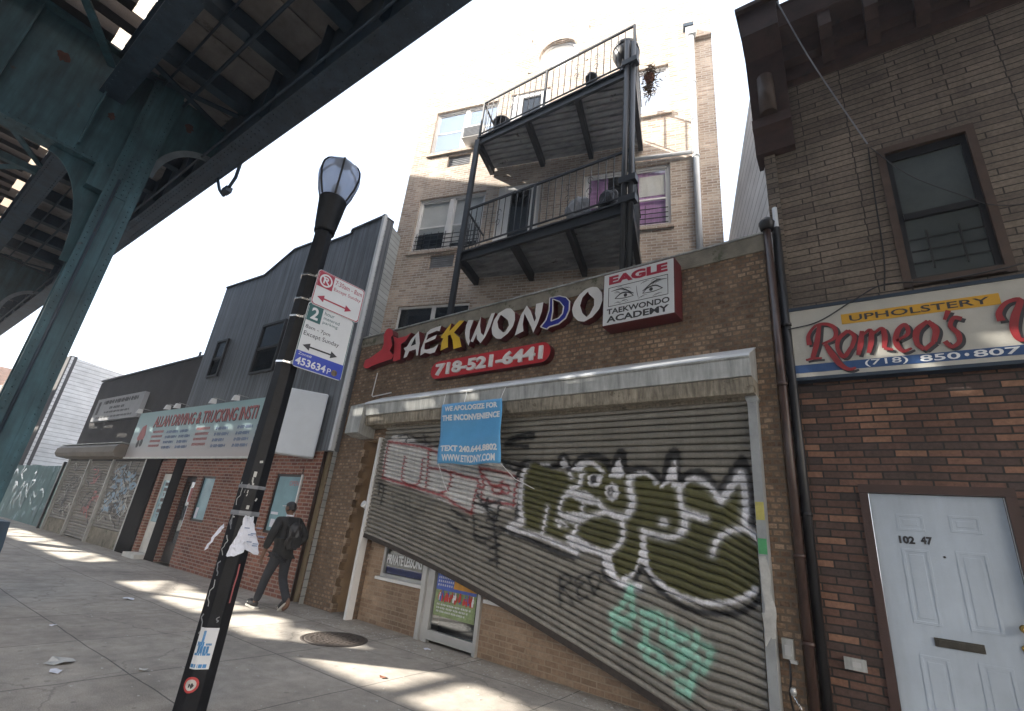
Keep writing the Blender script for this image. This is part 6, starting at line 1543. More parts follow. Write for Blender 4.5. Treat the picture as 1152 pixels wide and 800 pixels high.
def gp(t, z): return (c8[0] + d5.x * t, c8[1] + d5.y * t, z)
b.add([gp(8, 0), gp(0, 0), gp(0, 8.3), gp(8, 7.6)], [(0, 1, 2, 3)]); b.build('side_wall', 'siding_grey', G)
b = MB(); b.box(-15.95, -9.2, 0.3, 9, 7.4, 7.45); b.box(-15.95, -15.9, 0.26, 9, 0, 7.4); b.build('rear_wall', 'graystucco', G)
for a, c, z0, z1 in ((-15.16, -14.50, 4.9, 6.06), (-12.68, -11.55, 4.75, 6.17), (-9.95, -9.2, 4.75, 6.17)):
    f = MB(); f.box(a, a + .06, -0.09, -0.03, z0, z1); f.box(c - .06, c, -0.09, -0.03, z0, z1); f.box(a + .06, c - .06, -0.09, -0.03, z1 - .06, z1); f.box(a + .06, c - .06, -0.09, -0.03, z0, z0 + .06); f.box(a + .06, c - .06, -0.075, -0.03, (z0 + z1) / 2 - .03, (z0 + z1) / 2 + .03)
    o = f.build('window', 'black', G)
    MB().box(a + .06, c - .06, -0.05, -0.042, z0 + .06, z1 - .06).build('pane', 'darkglass', o)
f = MB(); f.box(-17.32, -16.3, -0.05, 0.2, 0, 2.6); f.build('pier_recess_panel', 'dark', G)
f = MB(); f.box(-15.33, -14.78, -0.02, 0.0, 0, 2.62); f.build('pier_recess_panel', 'dark', G)  # near-black sheet in place of the shaded recess between the doors
f = MB(); f.box(-16.1, -15.35, 0.1, 0.14, 0.12, 2.18); o = f.build('door', 'offwhite', G)
MB().box(-15.98, -15.47, 0.09, 0.099, 0.9, 2.0).build('pane', 'frost', o)
q = MB()
for k, s in enumerate('IITIHIT'): q.text(s, -15.82, -15.62, 1.85 - k * .14, 1.94 - k * .14, 0.085, 0.002)
q.build('lettering', 'txtdark', o)
MB().box(-16.12, -15.33, -0.25, 0.2, 0, 0.11).build('door_step', 'offwhite', o)
f = MB(); f.box(-14.76, -13.88, 0.15, 0.19, 0.03, 2.12); o = f.build('door', 'black', G)
MB().box(-14.62, -14.0, 0.14, 0.149, 0.5, 2.0).build('pane', 'darkglass', o)
MB().box(-14.3, -14.1, 0.13, 0.139, 1.5, 1.85).build('notice', 'txtred', o); MB().box(-14.2, -14.05, 0.131, 0.138, 0.9, 1.4).build('notice', 'paper', o); MB().box(-14.05, -13.95, 0.131, 0.138, 0.35, 0.55).build('notice', 'paper', o)
for a, c, z0, z1 in ((-13.57, -12.87, 1.08, 2.15), (-10.22, -9.20, 1.08, 2.27)):
    f = MB(); t_ = .05
    f.box(a, a + t_, 0.03, 0.09, z0, z1); f.box(c - t_, c, 0.03, 0.09, z0, z1); f.box(a + t_, c - t_, 0.03, 0.09, z1 - t_, z1); f.box(a + t_, c - t_, 0.03, 0.09, z0, z0 + t_)
    o = f.build('window', 'black', G)
    MB().box(a + t_, c - t_, 0.05, 0.056, z0 + t_, z1 - t_).build('pane', 'frost', o)
    if a > -11:
        MB().box(c - .10, c - .055, 0.0, 0.029, z0 + .02, z1 + .12).build('white_trim', 'white', o)
        MB().text('OPEN', a + .5, c - .2, 2.04, 2.14, 0.045, 0.001).build('lettering', 'txtred', o)
        MB().box(a + .1, a + .35, 0.04, 0.046, 1.45, 1.5).build('notice', 'paper', o); MB().box(a + .15, a + .3, 0.04, 0.046, 1.2, 1.36).build('notice', 'paper', o)
    else: MB().box(a + .1, a + .22, 0.04, 0.046, 1.15, 1.4).build('notice', 'paper', o)
t = thing('outlet_box', 'small white outlet box low on the red brick wall near the walking man', 'box', FD, (-10.7, -0.03, 0.6))
MB().box(-10.78, -10.62, -0.05, -0.003, 0.52, 0.68).build('case', 'white', t); MB().box(-10.75, -10.65, -0.056, -0.0505, 0.55, 0.65).build('cover', 'offwhite', t)

# banner over the door
def banner_mat():
    mt, t, bb = nodes('school_banner_print')
    uv = N(t, 'ShaderNodeUVMap'); sp_ = N(t, 'ShaderNodeSeparateXYZ'); t.links.new(uv.outputs[0], sp_.inputs[0])
    nz = N(t, 'ShaderNodeTexNoise', Scale=0.8, Detail=3); t.links.new(uv.outputs[0], nz.inputs['Vector'])
    ad = N(t, 'ShaderNodeMath', operation='MULTIPLY_ADD'); t.links.new(nz.outputs[0], ad.inputs[0]); ad.inputs[1].default_value = 0.5; t.links.new(sp_.outputs[1], ad.inputs[2])
    mr = N(t, 'ShaderNodeMapRange'); mr.inputs[1].default_value = 2.75; mr.inputs[2].default_value = 4.2; t.links.new(ad.outputs[0], mr.inputs[0])
    rp = N(t, 'ShaderNodeValToRGB'); t.links.new(mr.outputs[0], rp.inputs[0])
    e = rp.color_ramp.elements; e[0].color = (0.50, 0.43, 0.41, 1); e[1].color = (0.32, 0.49, 0.51, 1); n_ = e.new(.3); n_.color = (0.42, 0.42, 0.43, 1); n_ = e.new(.6); n_.color = (0.33, 0.46, 0.49, 1)
    t.links.new(rp.outputs[0], bb.inputs['Base Color']); bb.inputs['Roughness'].default_value = 0.4
    return mt
M['schoolbanner'] = banner_mat()
T_ = thing('school_banner', 'long faded aqua banner for driving and trucking institute with red slanted lettering', 'banner', FD, (-14.5, -0.15, 2.6))
MB().box(-18.95, -10.5, -0.12, -0.07, 2.60, 4.03).build('sheet', 'schoolbanner', T_)
MB().text('ALLAN DRIVING & TRUCKING INSTI', -17.55, -11.55, 3.52, 3.86, -0.128, 0.004, shear=0.0, bold=0.012).build('lettering', 'txtred', T_)
MB().text('ALLAN DRIVING & TRUCKING INSTI', -17.52, -11.52, 3.50, 3.84, -0.124, 0.003, bold=0.012).build('letter_shade', 'txtdark', T_)
rn = random.Random(6)
for i, x in enumerate((-17.4, -14.5, )):
    for k in range(4):
        q = MB(); q.text('IIIIIIIIIII', x, x + 0.75, 3.33 - k * .14, 3.40 - k * .14, -0.125, 0.002, bold=0.03); q.build('print_line', 'txtred', T_)
for x in (-16.4, -15.5, -13.4, -12.3, -11.4):
    for k in range(4):
        q = MB(); q.text('IHIIHIIIH', x, x + rn.uniform(.5, .8), 3.30 - k * .15, 3.38 - k * .15, -0.125, 0.002, bold=0.03); q.build('print_line', 'txtblue', T_)
q = MB()
q.prism([(-18.5, 3.2), (-18.35, 3.55), (-18.1, 3.62), (-17.95, 3.3), (-18.0, 3.15), (-18.4, 3.12)], -0.126, -0.121); q.build('car_print', 'txtred', T_)
q = MB(); q.disc(-18.3, 3.02, .10, .12, -.126, .004); q.disc(-18.05, 3.05, .10, .12, -.126, .004); q.build('wheel_print', 'txtdark', T_)
MB().bar((-19.0, -0.12, 2.585), (-10.5, -0.12, 2.60), 0.05).build('bottom_rail', 'offwhite', T_)
for i, x in enumerate((-18.5, -16.4, -15.75, -13.6, -12.4)):
    t = thing('floodlight', 'small white floodlight on an arm above the aqua banner', 'floodlight', FD, (x, -0.3, 4.0), group='floodlights over the driving school banner')
    MB().tube([(x, 0, 4.12), (x, -0.30, 4.13)], 0.010, 6).build('arm', 'galv', t)
    b = MB(); b.prism([(-0.36, 4.10), (-0.26, 4.10), (-0.24, 3.98), (-0.40, 3.96)], x - .05, x + .05, 'yz'); b.build('lamp_head', 'white', t)

# blank projecting light box
t = thing('light_box', 'blank white projecting light box sign above the window', 'sign', FW, (-8.92, 5.86, 2.55), rot=math.atan2(-.74, -.49))
b = MB(); b.box(0.06, 0.98, -0.14, 0.14, 0.03, 1.36); bevel(b.build('panel', 'boxpanel', t), 0.03, 2)
f = MB(); f.box(0.98, 1.0, -0.13, 0.13, 0.05, 1.34)
f.build('end_cap', 'frost', t)
MB().bar((-0.02, 0, 0.6), (0.05, 0, 0.6), 0.06).build('bracket', 'black', t)

# ------------------------------------------------------------------ charcoal shop with three shutters
H = thing('charcoal_building', 'low charcoal stucco shop building with rooftop vent pole and closed shutters', 'building', FD, (-20.7, 0, 0))
b = MB(); b.prism([(-24.9, 2.5), (-16.0, 2.5), (-16.0, 5.72), (-17.0, 5.70), (-24.9, 5.65)], 0.0, 9); b.build('wall', 'graystucco', H)
MB().box(-24.9, -16.0, 0.3, 9, 0, 2.5).build('rear_wall', 'graystucco', H)
MB().box(-24.95, -15.98, -0.03, 0.3, 5.70, 5.76).build('parapet_cap', 'black', H)
MB().tube([(-18.0, 0.6, 5.7), (-18.0, 0.6, 6.35)], 0.04, 8).build('vent_pole', 'black', H)
MB().box(-24.75, -22.42, 0.02, 0.28, 0, 0.45).build('stall_riser', 'concrete', H); MB().box(-20.02, -17.43, 0.02, 0.28, 0, 0.47).build('stall_riser', 'concrete', H)
MB().box(-17.42, -17.33, -0.05, 0.3, 0, 2.6).build('end_post', 'galv', H)
for x in (-24.82, -22.4, -20.1): MB().box(x, x + .07, -0.06, 0.3, 0, 2.55).build('shutter_post', 'galv', H)
for a, c, z0, tx in ((-24.75, -22.40, 0.45, 'white scrawl'), (-22.33, -20.10, 0.02, 'red scrawl'), (-20.03, -17.42, 0.47, 'blue and white scrawl')):
    t = thing('shop_shutter', {'white scrawl': 'grey roller shutter with faint pale scrawl, farthest along the charcoal shop', 'red scrawl': 'full height grey roller shutter over the charcoal shop doorway', 'blue and white scrawl': 'roller shutter covered in blue and white scrawl nearest the driving school'}[tx], 'shutter', FD, ((a + c) / 2, 0, z0), group='closed shutters of the charcoal shop')
    b = MB(); n = int((2.55 - z0) / .09)
    P = []
    for i in range(n):
        z = z0 + i * .09; P += [(0.05, z), (0.02, z + .03), (0.02, z + .06), (0.05, z + .085)]
    b.add([(xx, p[0], p[1]) for p in P for xx in (a, c)], [(2 * i, 2 * i + 1, 2 * i + 3, 2 * i + 2) for i in range(len(P) - 1)])
    b.build('curtain', 'shut_far', t)
    rn = random.Random(int(-a * 10)); q = MB(); q2 = MB(); q3 = MB()
    for k in range(70 if tx.startswith('blue') else 30):
        xx = rn.uniform(a + .2, c - .5); zz = rn.uniform(max(z0, .5) + .15, 2.35)
        (q if rn.random() < .5 else q2).ribbon([(xx, zz), (xx + rn.uniform(.05, .3), zz + rn.uniform(-.2, .2)), (xx + rn.uniform(.1, .5), zz + rn.uniform(-.25, .25))], [.03, .05, .03], 0.012 - k * .0002, .001, 4)
    if tx.startswith('blue'):
        for k in range(60):
            xx = rn.uniform(a + .2, c - .6); zz = rn.uniform(1.0, 2.3)
            q3.ribbon([(xx, zz), (xx + rn.uniform(.1, .3), zz + rn.uniform(-.12, .12)), (xx + rn.uniform(.3, .5), zz + rn.uniform(-.15, .15))], [.05, .09, .04], 0.0175 - k * .00005, .0005, 4)
        q3.build('scrawl', M['bluespray'], t)
    q.build('scrawl', 'txtdark', t); q2.build('scrawl', 'litter' if not tx.startswith('red') else 'txtred', t)
t = thing('shutter_housing', 'rounded brown shutter housing box running above the three closed shutters', 'housing', FD, (-22.5, -0.2, 2.6))
b = MB(); b.prism([(0.0, 3.03), (-0.30, 3.0), (-0.42, 2.9), (-0.44, 2.72), (-0.36, 2.6), (0.0, 2.56)], -25.3, -19.05, 'yz'); b.build('box', 'awning', t)
MB().box(-25.3, -19.05, -0.32, -0.001, 3.035, 3.06).build('flashing', 'galv', t)
MB().tube([(-25.3, -.2, 2.8), (-25.4, -.2, 2.8)], 0.21, 14).build('end_cap', 'awning', t)
t = thing('wall_sign', 'weathered grey rectangular sign with dark print on charcoal stucco wall', 'sign', FD, (-21.5, -0.1, 3.9))
MB().box(-23.8, -19.25, -0.14, -0.003, 3.94, 4.82).build('panel', 'signgray', t)
q = MB()
q.text('HIIHIHI IHIIHIHIIH IHIH', -23.0, -19.7, 4.57, 4.72, -0.145, 0.004, bold=0.02); q.text('IHIIHI', -22.2, -20.8, 4.37, 4.46, -0.145, .004, bold=.02); q.text('IHIHIIHIHIHIIHIH', -22.6, -20.2, 4.22, 4.29, -0.145, .004); q.text('IHHIIHIHIIHIHIHIIHIHIHHI', -23.3, -19.8, 4.04, 4.11, -0.145, .004)
q.prism([(-23.55, 4.2), (-23.3, 4.2), (-23.3, 4.7), (-23.55, 4.7)], -0.145, -0.141); q.build('print', 'txtdark', t)

# ------------------------------------------------------------------ beyond: hoarding, white building, far blocks
t = thing('teal_hoarding', 'teal plywood construction hoarding with pale spray tags along the pavement', 'hoarding', FD, (-30, 0, 0))
x = -37.0
while x < -25.2:
    MB().box(x, x + 1.19, -0.03 + random.uniform(0, .02), 0.04, 0.03, 2.28 + random.uniform(-.03, .03)).build('plywood_panel', 'tealwood', t); x += 1.2
rn = random.Random(9); q = MB()
for k in range(40):
    xx = rn.uniform(-36, -25.8); zz = rn.uniform(.5, 2.0)
    q.ribbon([(xx, zz), (xx + rn.uniform(.1, .6), zz + rn.uniform(-.4, .4)), (xx + rn.uniform(.2, .9), zz + rn.uniform(-.3, .3))], [.05, .09, .05], -0.036 - k * .0001, .001, 4)
q.build('spray_tag', 'frost', t)
MB().box(-25.25, -25.15, -0.08, 0.12, 0, 2.45).build('end_post', 'black', t)
W_ = thing('clapboard_house', 'tall white clapboard house beyond the hoarding with brown brick street front', 'house', FW, (-38, 5.9, 0))
b = MB(); dW = Vector((math.cos(R(100)), math.sin(R(100)), 0))
def wp(t, z): return (-32.0 + dW.x * t, 5.95 + dW.y * t, z)
b.add([wp(14, 0), wp(0, 0), wp(0, 7.75), wp(14, 7.0)], [(0, 1, 2, 3)]); b.build('side_wall', 'siding_white', W_)
b = MB(); b.box(-46, -32.02, 5.9, 6.2, 0, 7.8); b.build('wall', 'graystucco', W_)
b = MB(); b.add([(-46, 5.9, 7.7), (-32.0, 5.95, 7.7), wp(14, 7.0), (-48, 20, 7.0)], [(0, 1, 2, 3)]); b.build('roof', 'graystucco', W_)
for x in (-34.5, -38, -41.5): 
    o = win(W_, x, x + 1.2, 4.2, 6.0, 5.84, 'white', 0.06, None, (), gl='darkglass')
MB().box(-36.5, -33.2, 5.84, 5.899, 0.1, 2.8).build('pale_shutter', 'siding_white', W_)
for i, (x0, x1, h, mt, lb) in enumerate(((-58, -46.2, 7.5, 'palewall', 'pale flat roofed building far down the street'), (-74, -58.4, 10.5, 'brick_far', 'tall brown brick building at far end of the street'))):
    t = thing('far_building', lb, 'building', FW, ((x0 + x1) / 2, 5.9, 0))
    MB().box(x0, x1, 5.9, 18, 0, h).build('wall', mt, t)
    x = x0 + 1
    while x < x1 - 1.5:
        for z in (3.6, 5.6):
            MB().box(x, x + 1.0, 5.86, 5.899, z, z + 1.3).build('window', 'darkglass', t)
        x += 2.4
# the row across the street is only low: rooftops stay under the sun's path
for i, (x0, x1, h, mt, lb) in enumerate(((-60, -38, 6.5, 'palewall', 'pale low building across the street beyond the railway, farthest down'), (-37.8, -14, 5.8, 'brick_far', 'low brown brick building across the street behind the railway columns'), (-13.8, 16, 6.2, 'palewall', 'pale low shop building directly across the street'))):
    t = thing('opposite_building', lb, 'building', FW, ((x0 + x1) / 2, -14.1, 0))
    MB().box(x0, x1, -22, -14.05, 0, h).build('wall', mt, t)
    x = x0 + 1.2
    while x < x1 - 2.5:
        MB().box(x, x + 1.9, -14.049, -14.0, 0.6, 2.6).build('window', 'darkglass', t); MB().box(x + .4, x + 1.4, -14.049, -14.0, 3.6, 5.0).build('window', 'darkglass', t)
        x += 3.2
# ------------------------------------------------------------------ lamp post
PX, PY = -4.53, 2.40
OCT = R(-28 + 22.5)
LP = thing('lamp_post', 'black octagonal street lamp post with acorn lantern standing on pavement', 'lamp post', FW, (PX, PY, 0))
b = MB(); b.lathe([(0.128, 0), (0.120, 1.2), (0.112, 2.2), (0.098, 4.2), (0.095, 4.5)], 8, (PX, PY, 0), OCT, False)
shaft = b.build('shaft', 'blackpole', LP); bevel(shaft, 0.006, 2)
b = MB(); b.lathe([(0.108, 4.47), (0.112, 4.50), (0.112, 4.54), (0.118, 4.56), (0.150, 4.88), (0.155, 4.90), (0.148, 4.92)], 20, (PX, PY, 0)); b.build('collar', 'blackpole', LP)
prof = [(0.145, 4.92), (0.165, 4.97), (0.205, 5.08), (0.228, 5.19), (0.232, 5.26), (0.222, 5.32), (0.19, 5.38), (0.14, 5.425), (0.08, 5.45)]
b = MB(); b.lathe(prof, 28, (PX, PY, 0)); lan = b.build('lantern_glass', 'lampglass', LP)
for k in range(6):
    a = R(-28 + 60 * k)
    MB().tube([(PX + (r + .006) * math.cos(a), PY + (r + .006) * math.sin(a), z) for r, z in prof], 0.011, 6).build('rib', 'black', LP)
MB().lathe([(0.10, 5.44), (0.07, 5.46), (0.05, 5.47), (0.045, 5.50), (0.02, 5.53)], 16, (PX, PY, 0)).build('finial', 'black', LP)
MB().lathe([(0.05, 4.93), (0.05, 5.1), (0.03, 5.13)], 12, (PX, PY, 0)).build('lamp_socket', 'alum', lan)
# silver scribble along one edge of the shaft, worn and peeled paint
q = MB(); rn = random.Random(12)
def pole_pt(ang, z, off=0.002):
    r = 0.128 - (0.128 - 0.098) * z / 4.2
    # octagon radius toward ang
    k = ((ang - OCT) % R(45)) - R(22.5)
    rr = r * math.cos(R(22.5)) / math.cos(k) + off
    return Vector((PX + rr * math.cos(ang), PY + rr * math.sin(ang), z))
def strip(pts, wd, mat, name, parent):
    q = MB()
    for (a0, z0), (a1, z1) in zip(pts, pts[1:]):
        d = Vector((a1 - a0, (z1 - z0) / .12)); n = Vector((-d.y, d.x)).normalized() * wd / 2 / .12 if d.length else Vector((0, 0))
        q.quad(pole_pt(a0 + n.x, z0 + n.y * .12), pole_pt(a0 - n.x, z0 - n.y * .12), pole_pt(a1 - n.x, z1 - n.y * .12), pole_pt(a1 + n.x, z1 + n.y * .12))
    return q.build(name, mat, parent)
for z0, z1, ph in ((0.55, 0.95, 0), (0.98, 1.30, 1), (1.35, 1.75, 2)):
    pts = [(R(-78) + .13 * math.sin(i * 1.1 + ph) + .06 * math.sin(i * 2.7), z0 + (z1 - z0) * i / 14) for i in range(15)]
    strip(pts[:6], 0.012, 'acgrey', 'paint_scribble', shaft); strip(pts[7:], 0.009, 'galv', 'paint_scribble', shaft)
strip([(R(-20) + .10 * math.sin(i * 1.9), 0.64 + i * .010) for i in range(5)], 0.008, 'acgrey', 'paint_scribble', shaft)
for i in range(16):
    a = R(rn.uniform(-85, 20)); z = rn.uniform(1.42, 1.95)
    strip([(a, z), (a + rn.uniform(-.3, .3), z + rn.uniform(-.05, .05))], rn.uniform(.01, .03), rn.choice(['galv', 'litter', 'acgrey']), 'tape_residue', shaft)
strip([(R(10), .78), (R(9), .9), (R(12), 1.0), (R(9), 1.08)], .016, 'txtred', 'paint_scribble', shaft)
# stickers
def pole_patch(a0, a1, z0, z1, off=0.003):
    q = MB(); n = 8
    for i in range(n):
        u, v = a0 + (a1 - a0) * i / n, a0 + (a1 - a0) * (i + 1) / n
        q.quad(pole_pt(u, z0, off), pole_pt(v, z0, off), pole_pt(v, z1, off), pole_pt(u, z1, off))
    return q
t = thing('sticker', 'white rectangular sticker with blue print on the black pole', 'sticker', FW, pole_pt(R(-40), .28))
pole_patch(R(-72), R(-4), 0.31, 0.60).build('sheet', 'signwhite', t)
q = MB()
for (u0, u1, z0, z1) in ((-70, -12, .32, .345), (-60, -20, .42, .47), (-66, -40, .47, .50), (-52, -44, .50, .58), (-68, -10, .405, .42), (-35, -15, .475, .49)):
    for i in range(4):
        u = R(u0 + (u1 - u0) * i / 4); v = R(u0 + (u1 - u0) * (i + .85) / 4)
        q.quad(pole_pt(u, z0, .0045), pole_pt(v, z0, .0045), pole_pt(v, z1, .0045), pole_pt(u, z1, .0045))
q.build('print', 'stickerblue', t)
t = thing('sticker', 'round red sticker on the black pole under the blue print sticker', 'sticker', FW, pole_pt(R(-50), .2))
def pole_disc(ac, zc, r, off, n=18):
    q = MB(); c = pole_pt(ac, zc, off); vs = [c]
    for i in range(n):
        th = 2 * math.pi * i / n; vs.append(pole_pt(ac + r * math.cos(th) / .115, zc + r * math.sin(th), off))
    q.add(vs, [(0, i + 1, (i + 1) % n + 1) for i in range(n)]); return q
pole_disc(R(-48), .205, .055, .003).build('disc', 'stickerred', t); pole_disc(R(-48), .205, .038, .0045).build('centre', 'litter', t); pole_disc(R(-46), .20, .02, .006, 5).build('print', 'txtdark', t)
# torn paper wrapped round the post
def crumple(name, cols, rows, pos, mat, parent, seed):
    rn = random.Random(seed); q = MB(); vs = []
    for j in range(rows + 1):
        for i in range(cols + 1):
            p = pos(i / cols, j / rows); vs.append(p + Vector((rn.uniform(-1, 1), rn.uniform(-1, 1), rn.uniform(-1, 1))) * .007)
    q.add(vs, [(j * (cols + 1) + i, j * (cols + 1) + i + 1, (j + 1) * (cols + 1) + i + 1, (j + 1) * (cols + 1) + i) for j in range(rows) for i in range(cols)])
    o = q.build(name, mat, parent)
    s = o.modifiers.new('s', 'SOLIDIFY'); s.thickness = .0015
    return o
t = thing('torn_poster', 'torn creased white paper poster taped round the black pole', 'poster', FW, (PX + .1, PY - .1, 1.3))
def pp(u, v):
    hw = .32 + .62 * v ** 1.3
    a = R(-8 + 14 * v) + (u - .5) * 2 * hw
    base = pole_pt(a, 1.47 - .27 * v, .010 + .02 * v)
    out = Vector((math.cos(a), math.sin(a), 0)) * (.035 * v * v * (1 + math.sin(u * 9)) * .6)
    return base + out + Vector((0, .05 * max(0, u - .5) * v, -.04 * v * abs(math.sin(u * 5 + .6)) + (.09 * (u - .35) * v if u < .35 else 0)))
sh_ = crumple('sheet', 14, 14, pp, 'paper', t, 5)
crumple('loose_strip', 2, 9, lambda u, v: pole_pt(R(-95), 1.36, .02) + Vector((-.05 * v - .02 * u, -.08 * v, -.20 * v ** 1.2 + .03 * u)), 'paper', t, 9)
MB().lathe([(0.124, 1.47), (0.127, 1.49), (0.124, 1.51)], 8, (PX, PY, 0), OCT, False).build('tape_band', 'acgrey', t)
MB().lathe([(0.1205, 1.70), (0.1225, 1.715), (0.1205, 1.73)], 8, (PX, PY, 0), OCT, False).build('tape_band', 'acgrey', t)
q = MB(); rn = random.Random(3)
for k in range(9):
    a = R(rn.uniform(-20, 35)); z = rn.uniform(1.22, 1.40); c = pole_pt(a, z, .07)
    q.add([c, c + Vector((.02, .035, 0)), c + Vector((.02, .035, .008)), c + Vector((0, 0, .008))], [(0, 1, 2, 3)])
q.build('print', 'txtblue', t)
# parking signs
def plate(t, y0, y1, z0, z1, x, r=0.035, border=None, base='signwhite'):
    P = []
    for cx_, cz_, a0 in ((y1 - r, z1 - r, 0), (y0 + r, z1 - r, 90), (y0 + r, z0 + r, 180), (y1 - r, z0 + r, 270)):
        for k in range(6): P.append((cx_ + r * math.cos(R(a0 + k * 18)), cz_ + r * math.sin(R(a0 + k * 18))))
    MB().prism(P, x - .004, x, 'yz').build('plate', base, t)
    if border:
        q = MB(); Pi = [(p[0] + ((y0 + y1) / 2 - p[0]) * .045, p[1] + ((z0 + z1) / 2 - p[1]) * .06) for p in P]; Po = [(p[0] + ((y0 + y1) / 2 - p[0]) * .015, p[1] + ((z0 + z1) / 2 - p[1]) * .02) for p in P]
        n = len(P); q.add([(x + .001, a, c) for a, c in Po] + [(x + .001, a, c) for a, c in Pi], [(i, (i + 1) % n, n + (i + 1) % n, n + i) for i in range(n)])
        q.build('border', border, t)
def ytext(s, y0, y1, z0, z1, x, mat, t, bold=0.0):
    MB().text(s, y0, y1, z0, z1, x, 0.0006, plane='yz', bold=bold).build('lettering', mat, t)
def arrow(t, y0, y1, z, x, mat):
    q = MB(); h = .016; hd = .075; w_ = .038
    q.prism([(y0, z), (y0 + hd, z + w_), (y0 + hd, z + h / 2), (y1 - hd, z + h / 2), (y1 - hd, z + w_), (y1, z), (y1 - hd, z - w_), (y1 - hd, z - h / 2), (y0 + hd, z - h / 2), (y0 + hd, z - w_)], x, x + .0008, 'yz'); q.build('arrow', mat, t)
sx0 = PX + 0.205
ang = R(-6)
t = thing('no_parking_sign', 'white parking sign with red border and red arrow, topmost on the pole', 'street sign', FW, (sx0, PY - .05, 3.54), rot=ang)
plate(t, 0.0, 0.56, 0.0, 0.40, 0.0, border='redsign')
MB().box(0.001, 0.0025, 0.015, 0.185, 0.215, 0.385).build('symbol_field', 'redsign', t)
q = MB(); o_ = [(.10 + .072 * math.cos(a), .30 + .072 * math.sin(a)) for a in [i * math.pi / 12 for i in range(24)]]; i_ = [(.10 + .055 * math.cos(a), .30 + .055 * math.sin(a)) for a in [i * math.pi / 12 for i in range(24)]]
q.add([(.003, a, c) for a, c in o_] + [(.003, a, c) for a, c in i_], [(i, (i + 1) % 24, 24 + (i + 1) % 24, 24 + i) for i in range(24)]); q.bar((.003, .055, .345), (.003, .145, .255), .014, .001, up=(1, 0, 0)); q.build('prohibition_ring', 'signwhite', t)
ytext('P', 0.072, 0.128, 0.262, 0.340, .0028, 'signwhite', t, 0.02)
ytext('7:30am - 8am', 0.205, 0.53, 0.305, 0.36, .001, 'redsign', t); ytext('Except Sunday', 0.205, 0.53, 0.225, 0.275, .001, 'redsign', t)
arrow(t, 0.05, 0.45, 0.10, .001, 'redsign')
t2 = thing('meter_parking_sign', 'white two hour parking sign with green square and blue zone strip 453634', 'street sign', FW, (sx0 - .006, PY - .06, 2.86), rot=ang)
plate(t2, 0.0, 0.53, 0.0, 0.70, 0.0, border='greensign')
MB().box(0.001, 0.0025, 0.015, 0.165, 0.50, 0.675).build('symbol_field', 'greensign', t2)
ytext('2', 0.05, 0.13, 0.525, 0.655, .0028, 'signwhite', t2, 0.03)
ytext('hour', 0.19, 0.30, 0.62, 0.66, .001, 'greensign', t2); ytext('metered', 0.19, 0.37, 0.57, 0.605, .001, 'greensign', t2); ytext('parking', 0.19, 0.36, 0.515, 0.555, .001, 'greensign', t2)
ytext('8am - 7pm', 0.03, 0.30, 0.405, 0.455, .001, 'txtdark', t2); ytext('Except Sunday', 0.03, 0.42, 0.325, 0.385, .001, 'txtdark', t2)
arrow(t2, 0.05, 0.43, 0.235, .001, 'txtdark')
MB().box(0.001, 0.003, 0.008, 0.522, 0.008, 0.17).build('zone_strip', 'bluesign', t2)
ytext('Zone#', 0.03, 0.17, 0.128, 0.158, .0034, 'signwhite', t2); ytext('453634', 0.02, 0.34, 0.03, 0.108, .0034, 'signwhite', t2, 0.025); ytext('P', 0.36, 0.40, 0.03, 0.09, .0034, 'signwhite', t2)
q = MB(); q.disc(0.44, 0.06, .035, .035, 0, .0005, 8); q.v = [(.0034, a, c) for a, _, c in q.v]; q.build('worn_patch', 'tancollage', t2)
for tt, zs in ((t, (3.88, 3.60)), (t2, (3.40, 2.90))):
    for z in zs:
        q = MB(); q.lathe([(0.107 if z > 3 else .112, 0), (0.111 if z > 3 else .116, .004), (0.111 if z > 3 else .116, .022), (0.107 if z > 3 else .112, .026)], 8, (0, 0, 0), OCT, False)
        o = q.build('strap', 'chrome', None); o.parent = tt; o.matrix_parent_inverse = Matrix.Identity(4)
        o.matrix_local = tt.matrix_basis.inverted() @ Matrix.Translation((PX, PY, z)) if False else (Matrix.Translation(tt.location) @ Matrix.Rotation(ang, 4, 'Z')).inverted() @ Matrix.Translation((PX, PY, z))
        q = MB(); q.box(-0.10, -0.004, 0.02, 0.09, 0, .03); o = q.build('bracket', 'galv', None); o.parent = tt; o.location = (0, 0, z - tt.location.z)

# ------------------------------------------------------------------ manhole, litter
t = thing('manhole_cover', 'round cast iron manhole cover set in concrete pavement near shop entrance', 'manhole cover', FW, (-6.0, 4.85, 0))
MB().lathe([(0.44, -0.02), (0.44, 0.006), (0.40, 0.008), (0.395, 0.004)], 40, (-6.0, 4.85, 0.0)).build('frame', 'iron', t)
q = MB(); q.lathe([(0.39, -0.01), (0.39, 0.007), (0.37, 0.009)], 40, (-6.0, 4.85, 0.0)).build('lid', 'iron', t)
q = MB()
for ring, n in ((.10, 8), (.17, 14), (.24, 20), (.31, 26)):
    for i in range(n):
        a = 2 * math.pi * i / n; q.box(-6 + ring * math.cos(a) - .013, -6 + ring * math.cos(a) + .013, 4.85 + ring * math.sin(a) - .013, 4.85 + ring * math.sin(a) + .013, .009, .014)
q.build('tread_pattern', 'iron', t)
def scrap(label, x, y, r, seed, mat='litter', group=None):
    rn = random.Random(seed); n = 9
    q = MB(); pts = [(x + r * rn.uniform(.6, 1.1) * math.cos(i * 2 * math.pi / n), y + r * rn.uniform(.5, .9) * math.sin(i * 2 * math.pi / n), 0.004 + rn.uniform(0, .03) * min(1, r / .1)) for i in range(n)]
    q.add(pts + [(x, y, .012)], [(i, (i + 1) % n, n) for i in range(n)])
    o = q.build('paper_scrap', mat, None); props(o, label, 'litter', group)
scrap('largest crumpled paper scrap lying flat on the pavement', -6.35, 2.02, 0.15, 1)
